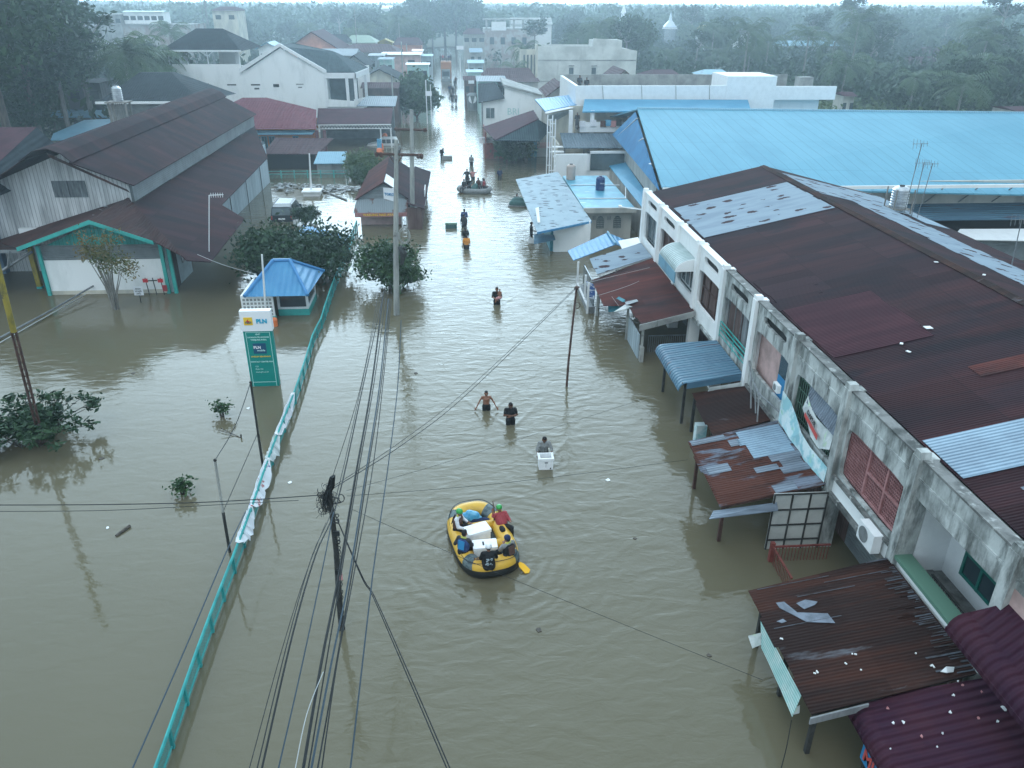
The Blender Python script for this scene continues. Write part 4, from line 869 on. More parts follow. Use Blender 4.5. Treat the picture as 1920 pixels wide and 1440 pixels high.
for x, z, w_, h_ in ((-30.4, 5.75, 1.1, .14), (-27.1, 5.65, 1.1, .14), (-24.2, 5.65, 1.1, .16), (-24.1, 5.2, .6, .18), (-21.7, 5.55, .7, .35), (-18.8, 5.7, .9, .12), (-18.8, 5.35, .5, .1)):
    MB().box(x-w_/2, x+w_/2, Yw-.03, Yw-.002, z-h_/2, z+h_/2).done('vent', 'inside_dark' if w_ != .9 else 'grey_concrete', wh)
# terrace pavilion: black roof on thin steel frame
MB().add([(-34.8, 104.6, 9.6), (-25.3, 104.6, 9.5), (-24.5, 113, 9.6), (-34.2, 113, 9.7), (-31.2, 108, 11.9), (-28.0, 108, 11.9)], [(0, 1, 5, 4), (1, 2, 5), (2, 3, 4, 5), (3, 0, 4), (3, 2, 1, 0)]).done('terrace_roof', 'dark_tile', wh)
b = MB(); b.box(-34.8, -25.3, 104.5, 104.58, 9.42, 9.62)
for x in (-34.1, -29.5, -25.7): b.box(x-.05, x+.05, 104.9, 105.0, 7.9, 9.45); b.tube([(x, 104.95, 8.9), (x+.7, 104.95, 9.4)], .04, 4); b.tube([(x, 104.95, 8.9), (x-.7, 104.95, 9.4)], .04, 4)
b.done('terrace_frame', 'white_paint', wh)
MB().box(-29.2, -27.2, 109, 111, 7.2, 9.3).done('stair_head', 'white_plaster', wh)
t = thing('water_tank', 'ribbed steel water tank under the black terrace roof of the white house', 'water tank', (-33, 107, 7.2))
MB().lathe((-33, 107, 7.2), [(a_*1.1, b_*1.4) for a_, b_ in prof]).done('tank_body', 'steel', t); MB().lathe((-33, 107, 8.85), [(.15, 0), (.12, .1)], 10).done('lid', 'ink', t)
# orange house with red tiles
oh = thing('orange_house', 'orange walled house with broad red tiled roof and pale blue window awning', 'house', (-19, 92, 0))
MB().add([(-27.6, 87.2, 2.85), (-14.4, 87.2, 2.85), (-15.7, 96.5, 3.7), (-21.3, 97, 4.97), (-24.0, 97, 4.97), (-28.2, 97, 3.25)], [(0, 1, 3, 4), (1, 2, 3), (0, 4, 5)]).done('roof', 'red_tile', oh)
MB().box(-24.3, -14.6, 88.0, 88.2, -1, 2.8).box(-15.8, -15.6, 88.2, 96, -1, 2.85).box(-27.4, -24.3, 88.4, 88.6, -1, 2.8).done('wall', 'orange_wall', oh)
MB().slab([(-24.0, 87.2, 2.32), (-14.9, 87.2, 2.32), (-14.6, 88, 2.62), (-24.0, 88, 2.62)], .06).done('awning', 'pale_blue_roof', oh)
for x in (-23.7, -22.9, -20.8, -20.1, -19.3, -16.8): win(oh, x, 87.98, 1.35, .5, 1.2, 'Y', 'glass_dark', 'banner_teal')
for x in (-14.4, -13.6): MB().box(x-.15, x+.15, 87.1, 87.4, -1, 2.7).done('column', 'dirty_rust_wall', oh)
br = thing('brick_porch', 'low porch with rust brown tiled roof in front of the orange house', 'porch', (-18, 82, 0))
MB().slab([(-18.6, 80, 1.55), (-13.3, 80, 1.5), (-12.6, 86.5, 2.0), (-18.6, 86.5, 2.1)], .08).done('roof', 'brown_tile', br)
MB().box(-18.3, -13.5, 80.3, 80.5, -1, 1.45).done('shutter', 'inside_dark', br)
MB().box(-13.6, -13.4, 80.2, 86, -1, 1.5).done('wall', 'dirty_rust_wall', br)
# carport with white car
cp = thing('carport', 'carport with plum tiled roof on white steel trusses beside the orange house', 'carport', (-11.5, 96, 0))
MB().slab([(-15.2, 92.8, 2.62), (-6.95, 92.8, 2.55), (-7.1, 99.5, 3.5), (-16, 99.5, 3.5)], .1).done('roof', 'plum_tile', cp)
b = MB(); b.box(-15.3, -6.9, 92.7, 92.78, 2.45, 2.55).box(-15.3, -6.9, 92.7, 92.78, 2.05, 2.12)
for k in range(24): x = -15.3+k*.35; b.tube([(x, 92.74, 2.08), (x+.17, 92.74, 2.5), (x+.35, 92.74, 2.08)], .03, 4)
b.done('truss', 'white_paint', cp)
for x in (-8.15, -7.0, -15.2): MB().box(x-.07, x+.07, 92.7, 92.84, -1, 2.1).done('post', 'white_paint', cp)
MB().box(-16, -7, 99.6, 99.8, -1, 3.3).done('back_wall', 'shutter_grey', cp)
MB().slab([(-11.6, 101, 3.6), (-6.9, 101, 3.55), (-6.9, 106, 4.2), (-10.8, 106, 4.2)], .08).done('rear_roof', 'grey_roof_x', cp)
for i, (x, y) in enumerate([(722, 262), (723, 270), (714, 281), (712, 291), (711, 300), (724, 253)]):
    a = at(x, y, 0); tag(MB().lathe(a, [(.28, -.2), (.36, .1), (.3, .6), (.2, .75)], 10).done('orange_barrel', 'orange_plastic'), 'orange barrel beside the carport, ' + ['third from the carport post', 'fourth from the carport post, below the blue box', 'fifth in the crooked line', 'last but one towards the tin stall', 'nearest the tin stall', 'farthest, right at the carport post'][i], 'barrel', 'orange barrels beside the carport')
a = at(712, 282, 0); tag(MB().box(a.x-.25, a.x+.25, a.y, a.y+.4, -1, 1.2).done('blue_box', 'blue_plastic'), 'blue upright box beside the orange barrels and the white car', 'box')
# small blue roofed booth, teal railing, flagpole, debris
bk = thing('blue_roof_booth', 'small grey booth with pale blue sloping roof by the teal railing', 'booth', (-11.8, 78.5, 0))
MB().slab([(-13.35, 77.3, 1.05), (-10.4, 77.3, 1.05), (-10.45, 79.8, 1.75), (-13.2, 79.8, 1.75)], .08).done('roof', 'pale_blue_roof', bk)
MB().box(-13.1, -10.7, 77.6, 77.75, -1, 1.0).box(-10.85, -10.7, 77.75, 79.5, -1, 1.2).done('wall', 'grey_concrete', bk)
tr = thing('teal_railing', 'long low teal railing crossing the flooded yard', 'railing', (-14, 75.8, 0))
for k in range(7): x = -17.4+k*1.22; MB().box(x-.05, x+.05, 75.7, 75.8, -1, .72).done('post', 'teal_fence', tr)
MB().box(-17.4, -10.1, 75.72, 75.78, .36, .42).box(-17.4, -10.1, 75.72, 75.78, .62, .67).done('rail', 'teal_fence', tr)
b = MB()
for k in range(60): b.box(-17.4+k*.123, -17.38+k*.123, 75.74, 75.76, -.2, .36)
b.done('bars', 'teal_fence', tr)
fp = thing('flagpole', 'white flagpole on a square concrete plinth in the flooded yard', 'flagpole', (-12.2, 68.8, 0))
MB().box(-12.9, -11.5, 68.0, 69.3, -1, .30).done('plinth', 'white_plaster', fp)
MB().box(-13.0, -11.4, 67.9, 69.4, .302, .42).done('plinth_cap', 'white_plaster', fp)
MB().tube([(-12.3, 68.7, .4), atY(580, 288, 68.7)], [.09, .06]).done('pole', 'white_paint', fp)
random.seed(8); b = MB()
for k in range(170):
    x = 522+random.random()*150; y = 345+abs(random.gauss(0, 7))+(x-522)*.04; p = at(x, y, 0)
    b.obox((p.x, p.y, .04+random.random()*.12), random.uniform(.08, .9), random.uniform(.06, .3), .04, random.random()*3.1, random.uniform(-.2, .2))
o = b.done('floating_debris', 'debris_pale'); o['kind'] = 'stuff'; tag(o, 'drift of floating planks and rubbish along the teal railing', 'debris')
pk = [at(604, 357, .05), at(650, 375, .05)]
tag(MB().tube(pk, .07).done('floating_pole', 'grey_wood'), 'thin dark pole floating aslant beside the flagpole plinth', 'pole')
# --- white car, half sunk, and dark car seen from behind
wc = thing('white_car', 'white people carrier sunk to its windows under the carport', 'car', (-8.6, 94, 0))
pf = [(-9.95, -.6), (-9.95, .02), (-9.5, .14), (-8.95, .24), (-8.45, .72), (-8.0, .80), (-6.6, .78), (-6.35, .25), (-6.3, -.6)]
sx = lambda v: -9.95+(v+9.95)*.98
MB().prismY([(x, z) for x, z in pf], 94.0, 95.6).done('body', 'car_white', wc)
for x0, x1, x2, x3 in ((-8.78, -8.38, -7.75, -7.75), (-7.68, -7.68, -6.72, -6.55)):
    MB().slab([(x0, 93.985, .27), (x3 if x3 > -7 else x3, 93.985, .27), (x2, 93.985, .70), (x1, 93.985, .70)], .015, Vector((0, -.012, 0))).done('window', 'glass_grey', wc)
MB().slab([(-8.93, 94.1, .27), (-8.47, 94.1, .73), (-8.47, 95.5, .73), (-8.93, 95.5, .27)], .01, Vector((-.01, 0, .012))).done('windscreen', 'glass_grey', wc)
dk = thing('dark_car', 'dark people carrier seen from behind, flooded to its number plate', 'car', (-13, 61, 0))
b = MB()
def section(y, hw0, hw1, z0, z1, zt): return [(-13.05-hw0, y, -.8), (-13.05-hw0, y, z0), (-13.05-hw1, y, z1), (-13.05-hw1+.08, y, zt), (-13.05+hw1-.08, y, zt), (-13.05+hw1, y, z1), (-13.05+hw0, y, z0), (-13.05+hw0, y, -.8)]
secs = [section(59.4, .80, .78, .40, .42, .44), section(59.6, .82, .70, .42, 1.02, 1.08), section(60.2, .83, .70, .42, 1.14, 1.20), section(62.0, .84, .70, .42, 1.14, 1.20), section(62.8, .84, .78, .42, .44, .46), section(63.8, .80, .74, .2, .3, .34)]
vs = [v for s_ in secs for v in s_]; fs = []
for i in range(len(secs)-1):
    for j in range(7): fs.append((i*8+j, i*8+j+1, (i+1)*8+j+1, (i+1)*8+j))
fs += [tuple(range(8)), tuple(range(40, 48))[::-1]]
b.add(vs, fs); b.done('body', 'car_dark', dk)
MB().slab([(-13.75, 59.39, .50), (-12.35, 59.39, .50), (-12.42, 59.55, .98), (-13.68, 59.55, .98)], .01, Vector((0, -.02, .004))).done('rear_window', 'glass_grey', dk)
MB().box(-13.3, -12.8, 59.34, 59.38, .16, .28).done('number_plate', 'sign_white', dk)
for s_ in (-1, 1):
    MB().box(-13.05+s_*.74-.06, -13.05+s_*.74+.06, 59.36, 59.42, .18, .45).done('tail_lamp', 'lamp_red', dk)
    MB().box(-13.05+s_*.63-.02, -13.05+s_*.63+.02, 60.2, 62.0, 1.2, 1.25).done('roof_rail', 'grey_metal', dk)
    MB().box(-13.05+s_*.95-.09, -13.05+s_*.95+.09, 62.2, 62.3, .55, .7).done('mirror', 'car_dark', dk)
    MB().slab([(-13.05+s_*.845, 60.3, .5), (-13.05+s_*.845, 62.3, .5), (-13.05+s_*.73, 61.9, 1.08), (-13.05+s_*.73, 60.3, 1.08)], .01, Vector((s_*.012, 0, .004))).done('side_window', 'glass_dark', dk)
# --- guard booth
gb = thing('guard_booth', 'small white and teal guard booth with blue hipped roof beside the tree', 'booth', (-9.9, 40.8, 0))
gx0, gx1, gy0, gy1 = -10.35, -7.85, 39.5, 42.0
MB().box(gx0+.9, gx1, gy0, gy1, -1, .36).done('base_wall', 'teal_paint', gb)
b = MB()
for x, y in ((gx0+.95, gy0+.05), (gx1-.06, gy0+.06), (gx1-.06, gy1-.06), (gx0+.95, gy1-.06)): b.box(x-.06, x+.06, y-.055, y+.055, .363, 1.5)
b.box(gx0+.9, gx1, gy0, gy0+.1, .363, .47).box(gx1-.1, gx1, gy0+.1, gy1, .363, .47); b.done('frame', 'white_paint', gb)
MB().box(gx0+1.02, gx1-.13, gy0+.05, gy0+.08, .47, 1.45).done('window', 'glass_dark', gb)
MB().box(gx1-.08, gx1-.05, gy0+.13, gy1-.13, .47, 1.45).done('window', 'glass_dark', gb)
MB().box(gx0-.75, gx0+.88, gy0-.75, gy0-.63, .26, 1.4).done('block_screen', 'white_plaster', gb)
MB().box(gx0-.72, gx0+.92, gy0-.78, gy0-.6, -1, .256).done('screen_base', 'teal_paint', gb)
b = MB()
for i in range(8):
    for j in range(5): b.box(gx0-.66+i*.19, gx0-.54+i*.19, gy0-.765, gy0-.752, .32+j*.2, .44+j*.2)
b.done('screen_holes', 'grey_concrete', gb)
MB().box(gx0-.75, gx0-.63, gy0-.62, gy1-.5, -1, 1.4).done('side_wall', 'white_plaster', gb)
ez = 1.42; e = [at(457, 558, ez), at(576, 556, ez), at(590, 520, ez), at(487, 508, ez)]
e[2] = Vector((e[1].x+.25, 42.6, ez)); e[3] = Vector((e[0].x+.1, 42.6, ez)); e[0].y = e[1].y = 38.55
ra, rb = Vector((e[0].x+1.1, 41.0, 2.55)), Vector((e[1].x-1.2, 41.0, 2.55))
MB().add([*e, ra, rb], [(0, 1, 5, 4), (1, 2, 5), (2, 3, 4, 5), (3, 0, 4), (3, 2, 1, 0)]).done('roof', 'blue_roof_deep', gb)
b = MB()
for p, q in ((e[0], ra), (e[1], rb), (ra, rb), (e[2], rb)): b.tube([p+Vector((0, 0, .03)), q+Vector((0, 0, .03))], .10, 6)
b.done('hip_cap', reg('blue_cap', (.05, .21, .44), rough=.4), gb)
tag(MB().tube([(-9.95, 38.45, -1), atY(491, 477, 38.45)], [.06, .045]).done('booth_flagpole', 'white_paint'), 'slender white flagpole standing before the guard booth', 'flagpole')
a = at(515, 611, 0); tag(MB().lathe(a, [(.17, -.3), (.18, .35), (.14, .42)], 12).done('orange_bin', 'orange_plastic'), 'orange drum standing at the corner of the guard booth', 'drum')
a = at(645, 452, .6); br_ = thing('blue_canopy_roof', 'small blue roof edge showing behind the large dark tree by the fence', 'roof', (-8, 53, 0))
MB().slab([(-10.6, 52, 1.0), (-7.3, 51, .55), (-7.25, 53, .6), (-10.4, 54, 1.15)], .06).done('roof_sheet', 'blue_roof_deep', br_)
MB().box(-10.2, -7.8, 52.6, 53.2, -1, .5).done('wall', 'white_plaster', br_)
# --- totem sign of the power company
tt = thing('totem_sign', 'tall white and teal company totem sign standing in the water by the fence', 'sign', (-8.9, 30.97, 0))
sa, sb_ = atY(455, 583, 30.97), atY(514, 580, 30.97)
x0, x1 = -8.98, -7.80; ztop = 3.47; zs = 2.57
MB().box(x0, x1, 30.97, 31.25, -1, zs).done('lower_panel', 'sign_teal', tt)
MB().box(x0-.04, x1+.04, 30.95, 31.27, zs+.004, ztop).done('upper_panel', 'sign_white', tt)
xc = (x0+x1)/2; fy = 30.965
b = MB(); t_ = .018
b.box(x0+.09, x0+.09+t_, fy-.006, fy, -.1, zs-.05).box(x1-.09-t_, x1-.09, fy-.006, fy, -.1, zs-.05).box(x0+.09, x1-.09, fy-.005, fy-.001, .2, .2+t_).box(x0+.09, x1-.09, fy-.005, fy-.001, zs-.06, zs-.045); b.done('border', 'sign_text', tt)
lg = MB().box(x0+.10, x0+.46, 30.93, 30.945, 2.86, 3.20).done('logo', 'sign_yellow', tt)
b = MB(); zz = 3.03; xx = x0+.28
b.slab([(xx+.03, 30.925, zz+.12), (xx-.09, 30.925, zz-.02), (xx-.01, 30.925, zz-.02), (xx-.05, 30.925, zz-.13), (xx+.08, 30.925, zz+.02), (xx+.0, 30.925, zz+.02)], .004, Vector((0, -.004, 0))); b.done('bolt', 'sign_red', lg)
b = MB()
for k in range(3): b.tube([(xx-.13+i*.045, 30.92, zz-.03+.02*math.sin(i*1.5)-k*.03) for i in range(7)], .008, 4)
b.done('waves', 'sign_navy', lg)
text('PLN', .25, (x0+.83, 30.93, 2.94), (1, 0, 0), (0, 0, 1), 'sign_cyan', tt, bold=.014)
def ln(s_, z, sz, m_='sign_text'): text(s_, sz, (xc, fy-.004, z), (1, 0, 0), (0, 0, 1), m_, tt, bold=.0015)
ln('UNIT', 2.40, .09); ln('LAYANAN PELANGGAN', 2.27, .082); ln('TANJUNG PURA', 2.15, .09)
MB().box(xc-.27, xc+.27, fy-.012, fy, 1.55, 2.02).done('app_logo', 'sign_navy', tt)
text('PLN', .17, (xc-.1, fy-.014, 1.78), (1, 0, 0), (0, 0, 1), 'sign_white', tt, bold=.006); text('mobile', .12, (xc+.05, fy-.014, 1.66), (1, 0, 0), (0, 0, 1), 'sign_text', tt, bold=.002)
ln('UNDUH SEKARANG', 1.38, .09, 'sign_yellow'); ln('CONTACT CENTER PLN', 1.14, .085)
for i, s_ in enumerate(('123', 'PLN 123', 'www.pln.co.id')): text(s_, .09, (xc-.3, fy-.004, .92-.13*i), (1, 0, 0), (0, 0, 1), 'sign_text', tt, align='LEFT')
# --- teal picket fence along the street with banners
fc = thing('teal_fence', 'long teal mesh fence running through the flood along the left side of the street', 'fence', (-7.1, 30, 0))
FX = -7.1; ys = []; y = 9.0
while y < 57: ys.append(y); y += 1.19
ztop = lambda y: .56 if y < 38 else .70
dev = lambda y: -6.60-.0125*(y-12)-.10*math.exp(-((y-35.5)/1.6)**2)+.025*math.sin(y*.7)
for y in ys: MB().box(dev(y)-.035, dev(y)+.035, y-.04, y+.04, -1, ztop(y)+.02).done('post', 'teal_fence', fc)
b = MB()
b.tube([(dev(y), y, ztop(y)) for y in ys], .04, 5); b.tube([(dev(y), y, .12) for y in ys], .022, 5); b.done('rail', 'teal_fence', fc)
b = MB(); y = 9.0
while y < 57: x = dev(y); z = ztop(y); b.add([(x, y, -.05), (x, y+.024, -.05), (x, y+.024, z), (x, y, z)], [(0, 1, 2, 3)]); y += .05
for z in (.1, .15, .2, .25, .3, .35, .4, .45, .5): 
    for ya, yb in zip(ys[:-1], ys[1:]): b.add([(dev(ya), ya, z), (dev(yb), yb, z), (dev(yb), yb, z+.018), (dev(ya), ya, z+.018)], [(0, 1, 2, 3)])
b.done('mesh_panel', 'teal_fence', fc, recalc=False)
def fban(label, y0, y1, mat, seed, out=.16, z1=.62, z0=.10):
    random.seed(seed); n = 14; T, B_ = [], []
    for k in range(n+1):
        y = y0+(y1-y0)*k/n; e_ = math.sin(math.pi*k/n)**.5
        T.append((dev(y)-.06-.03*random.random(), y, z1+.05*random.random())); B_.append((dev(y)+.05+.6*out*e_*random.uniform(.5, 1.2), y+random.uniform(-.1, .1), z1-(z1-z0)*e_*random.uniform(.5, 1)))
    b = MB()
    for k in range(n): b.slab([T[k], T[k+1], B_[k+1], B_[k]], .012)
    return tag(b.done('banner', mat), label, 'banner', 'banners hung over the teal fence')
o1 = fban('long plain white banner folded over the fence, the farthest of those on it', 25.6, 29.0, 'white_cloth', 1, .10)
o2 = fban('white banner with green corner hanging where the slanting post meets the fence', 23.9, 25.7, 'banner_white', 2, .22)
o3 = fban('white banner with red and yellow print on the fence', 21.0, 23.9, 'banner_print' if 'banner_print' in MT else reg('banner_print', (.68, .72, .76), (.38, .12, .12), scale=2.2, lo=.58, hi=.64, c3=(.12, .14, .3), sc3=3, lo3=.63, hi3=.67), 3, .26)
o4 = fban('crumpled white banner with black marks, nearest of those on the fence', 19.2, 21.0, 'banner_ink' if 'banner_ink' in MT else reg('banner_ink', (.66, .70, .74), (.05, .05, .07), scale=2.6, lo=.62, hi=.65), 4, .24)
# --- kiosk row by the street (warung)
kw = thing('street_stall', 'rusty tin stall with grey gabled front and pink banner by the concrete pole', 'stall', (-5.3, 62, 0))
MB().prismY([(-7.1, 1.9), (-5.2, 3.05), (-3.5, 1.9)], 58.4, 58.5).done('gable', 'shutter_grey', kw)
MB().slab([(-5.2, 58.2, 3.12), (-7.35, 58.2, 1.85), (-7.3, 69, 1.9), (-5.4, 69, 3.2)], .05).done('roof', 'red_rust', kw)
MB().slab([(-5.2, 58.2, 3.12), (-3.3, 58.2, 1.85), (-3.4, 69, 1.9), (-5.4, 69, 3.2)], .05).done('roof', 'rust_roof', kw)
MB().slab([(-5.1, 58.3, 3.16), (-4.2, 58.3, 2.56), (-4.35, 61.0, 2.62), (-5.15, 61.0, 3.2)], .02).done('white_sheet', 'white_paint', kw)
MB().slab([(-7.4, 57.3, 1.12), (-3.4, 57.3, 1.12), (-3.5, 58.4, 1.9), (-7.2, 58.4, 1.9)], .04).done('front_awning', reg('mixed_tin', (.22, .26, .28), (.13, .06, .05), scale=.9, lo=.5, hi=.55, st=(1, .2, 1), corr=('X', .14, .012)), kw)
pb = MB().box(-7.3, -3.5, 57.2, 57.26, .82, 1.12).done('banner', 'pink_metal', kw)
text('WARUNG NASI AYAM', .24, (-5.5, 57.18, .90), (1, 0, 0), (0, 0, 1), 'sign_yellow', pb, bold=.004)
MB().box(-7.0, -4.0, 58.2, 58.35, -1, .82).box(-7.0, -6.85, 58.35, 68.8, -1, 1.85).done('wall', 'pink_wall', kw)
MB().box(-3.65, -3.5, 58.3, 68.8, -1, 1.85).done('side_wall', 'old_wood', kw)
for x in (-3.9, -3.55): MB().box(x-.04, x+.04, 57.3, 57.38, -1, .85).done('post', 'white_paint', kw)
ks = thing('street_shop', 'narrow brown shop row with white lattice sign facing the open street', 'shop', (-2.8, 62, 0))
MB().slab([(-3.4, 56.5, 1.95), (-2.2, 56.5, 1.55), (-2.0, 70, 1.6), (-3.4, 70, 2.1)], .05).done('roof', 'rust_roof', ks)
MB().box(-3.45, -2.4, 56.7, 56.8, -1, 1.6).box(-2.5, -2.4, 56.8, 69.5, -1, 1.5).done('wall', 'old_wood', ks)
MB().box(-2.3, -2.24, 60.2, 62.2, .9, 2.1).done('sign_frame', 'white_paint', ks)
s2 = MB().obox(at(730, 365, 2.2), .9, .05, 1.0, -.3).done('leaning_sign', 'sign_white'); tag(s2, 'white sign board with blue lettering leaning on the tin stall roof', 'sign')
p = at(730, 365, 2.2); text('TOKO', .26, p+Vector((0, -.06, -.05)), (1, -.3, 0), (0, 0, 1), 'banner_blue', s2, bold=.01)
# ================================================================== RIGHT SIDE BUILDINGS BEYOND THE ROW
mk_ = MB
# market hall with the huge light blue roof
mh = thing('market_hall', 'huge market hall with plain light blue metal roof behind the shophouses', 'hall', (25, 58, 0))
e0, e1 = atY(1241, 350, 48.6), atY(1990, 366, 48.2); g0, g1 = atY(1195, 204, 67.5), atY(1990, 213, 66)
MB().slab([e0, e1, g1, g0], .1).done('roof_slope', 'blue_roof', mh)
MB().tube([g0, g1], .14, 6).done('ridge_cap', 'pale_blue_roof', mh)
MB().slab([g0, g1, g1+Vector((0, 17, -3)), g0+Vector((0, 17, -3))], .1).done('roof_slope', 'blue_roof', mh)
MB().box(e0.x, e1.x, 48.3, 48.42, e0.z-.22, e0.z-.02).done('eaves_board', 'white_plaster', mh)
# left end: hanging blue canopy below the verge, beige wall
w0, w1 = at(1175, 306, 4.1), at(1240, 350, 4.1)
v = [g0+Vector((-.15, .0, -.35)), e0+Vector((-.1, .1, -.25)), at(1213, 352, 3.9), at(1172, 300, 3.9), at(1149, 251, 4.6)]
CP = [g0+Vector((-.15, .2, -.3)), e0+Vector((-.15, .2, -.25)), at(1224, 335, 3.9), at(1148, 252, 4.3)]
MB().slab(CP, .08).done('end_canopy', 'canopy_blue_shaded', mh)
for t_ in (.12, .42, .74):
    p_, q_ = CP[3].lerp(CP[2], t_), CP[0].lerp(CP[1], t_); MB().tube([p_+Vector((0, 0, .1)), q_+Vector((0, 0, .1))], .06, 4).done('canopy_rafter', 'white_paint', mh)
wa, wb_ = at(1172, 303, 2.6), at(1228, 380, 2.6); MB().slab([wa, wb_, wb_+Vector((0, 0, 1.3)), wa+Vector((0, 0, 1.3))], .15, Vector((.15, 0, 0))).done('end_wall', 'beige_wall', mh)
lc = e0.x+.9
MB().box(lc, 44, 50.2, 50.4, 2.9, e0.z-.15).done('front_wall', 'beige_wall', mh)
b = MB()
for k in range(13): x = 15+k*2.35; b.tube([(x, 50.15, 3.1), (x+.1, 48.7, e0.z-.3)], .05, 4)
b.done('brace', 'shutter_grey', mh)
MB().slab([(lc, 48.6, 2.35), (44, 48.4, 2.3), (44, 50.2, 3.0), (lc, 50.2, 3.0)], .06).done('lower_canopy', 'blue_awning', mh)
MB().box(lc, 44, 50.45, 50.6, -1, 2.88).done('interior_shade_sheet', 'inside_dark', mh)  # near-black sheet painted in for the shade inside the hall opening
MB().slab([(31.5, 46.5, 1.6), (38, 46, 1.5), (38, 47.6, 1.9), (32.8, 47.8, 1.9)], .05).done('stall_sheet', 'white_paint', tag(MB().box(31.4, 38, 46.9, 47, -1, 1.4).done('stall_screen', 'shutter_grey'), 'low stall with torn pale sheet under the market hall at the right edge', 'stall'))
# narrow lean-to with blue roof along the market
ll = thing('blue_lean_to', 'long narrow blue roofed lean-to between terrace house and market hall', 'lean-to', (13, 57, 0))
q = [at(1138, 306, 2.3), at(1205, 390, 2.3), at(1226, 382, 2.6), at(1172, 303, 2.6)]
MB().slab(q, .08).done('roof', 'blue_roof_y', ll)
MB().slab([q[0]+Vector((.1, 0, -.1)), q[1]+Vector((.1, .1, -.1)), Vector((q[1].x+.1, q[1].y+.1, -1)), Vector((q[0].x+.1, q[0].y, -1))], .1, Vector((.1, 0, 0))).done('wall', 'beige_wall', ll)
# terrace house (blue painted roof terrace, arched vents)
th = thing('terrace_house', 'beige house with blue painted roof terrace and two arched grilles', 'house', (10.8, 58, 0))
t0, t1, t2, t3 = at(1070, 335, 2.25), at(1164, 322, 2.25), at(1192, 388, 2.25), at(1088, 386, 2.25)
MB().box(9.25, 12.35, 53.5, 53.65, -1, 2.0).box(12.2, 12.35, 53.65, 64, -1, 2.0).box(9.25, 9.4, 53.65, 62, -1, 2.0).done('wall', 'beige_wall', th)
MB().box(8.9, 12.5, 53.1, 64.5, 2.003, 2.22).done('terrace_floor', 'terrace_blue', th)
MB().box(8.85, 12.55, 52.95, 53.09, 1.95, 2.3).done('terrace_edge', 'beige_wall', th)
for p_, q_ in (((1070, 347), (1162, 347)), ((1085, 372), (1173, 372)), ((1173, 372), (1173, 350))):
    A_, B_ = at(*p_, 2.26), at(*q_, 2.26); MB().tube([A_, B_], .035, 4).done('water_pipe', 'white_paint', th)
for x in (10.15, 11.35):
    gr = MB(); pts = [(x-.27, .75), (x+.27, .75), (x+.27, 1.3)]+[(x+.27*math.cos(a), 1.3+.32*math.sin(a)) for a in (.5, 1.05, 1.57, 2.1, 2.64)]+[(x-.27, 1.3)]
    gr.prismY(pts, 53.46, 53.495); g_ = gr.done('arched_grille', 'glass_grey', th)
    b = MB()
    for i in range(5):
        for j in range(6): b.box(x-.23+i*.1, x-.18+i*.1, 53.44, 53.455, .8+j*.13, .86+j*.13)
    b.done('lattice', 'beige_wall', g_)
for x in (9.72, 10.75): MB().box(x-.14, x+.14, 53.47, 53.495, 1.35, 1.62).done('vent', 'grey_concrete', th)
b_ = at(1070, 336, 2.23); t = thing('tan_water_tank', 'tan plastic water tank on the blue terrace', 'water tank', b_)
MB().lathe(b_, [(.36, 0), (.37, 1.0), (.36, 1.05), (.25, 1.15)], 16).done('tank_body', 'tan_tank', t); MB().lathe(b_+Vector((0, 0, 1.15)), [(.14, 0), (.12, .08)], 10).done('lid', 'dark_concrete', t)
b_ = at(1125, 356, 2.23); t = thing('navy_water_tank', 'navy blue plastic water tank with white lettering on the blue terrace', 'water tank', b_)
MB().lathe(b_, [(.34, 0), (.35, .3), (.34, .33), (.35, .6), (.34, .63), (.34, .85), (.24, .98)], 16).done('tank_body', 'navy_tank', t); MB().lathe(b_+Vector((0, 0, .98)), [(.12, 0), (.11, .07)], 10).done('lid', 'navy_tank', t)
text('TANK', .14, b_+Vector((.08, -.36, .5)), (1, 0, 0), (0, 0, 1), 'white_paint', t)
# white house with spotted sheet roof
ph = thing('spotted_roof_house', 'small white house with blue grey roof full of dark patches at the water side', 'house', (7.2, 56, 0))
rt = [at(967, 336, 2.5), at(1046, 322, 2.7), at(1109, 414, 2.0), at(1007, 435, 1.9)]
MB().slab(rt, .06).done('roof', 'spotted_sheet_fine', ph)
MB().slab([rt[3], rt[2], rt[2]+Vector((0, -.02, -.14)), rt[3]+Vector((0, -.02, -.14))], .04, Vector((0, -.04, 0))).done('eaves_board', 'blue_roof_deep', ph)
MB().box(6.5, 8.95, 50.4, 50.55, -1, 1.85).box(6.5, 6.6, 50.55, 60, -1, 1.9).box(8.85, 8.95, 50.55, 60, -1, 2.0).done('wall', 'white_plaster', ph)
MB().box(6.3, 6.49, 50.6, 54.5, -1, 1.3).done('side_shutter', 'banner_teal', ph)
MB().slab([(5.0, 48.6, 1.1), (6.5, 49.5, 1.1), (6.5, 50.3, 1.2), (5.2, 50.6, 1.2)], .04).done('side_flap', 'blue_awning', ph)
MB().slab([at(1004, 390, 2.6), at(1010, 388, 2.6), at(1013, 417, 2.2), at(1008, 417, 2.2)], .05).done('white_strip', 'white_paint', ph)
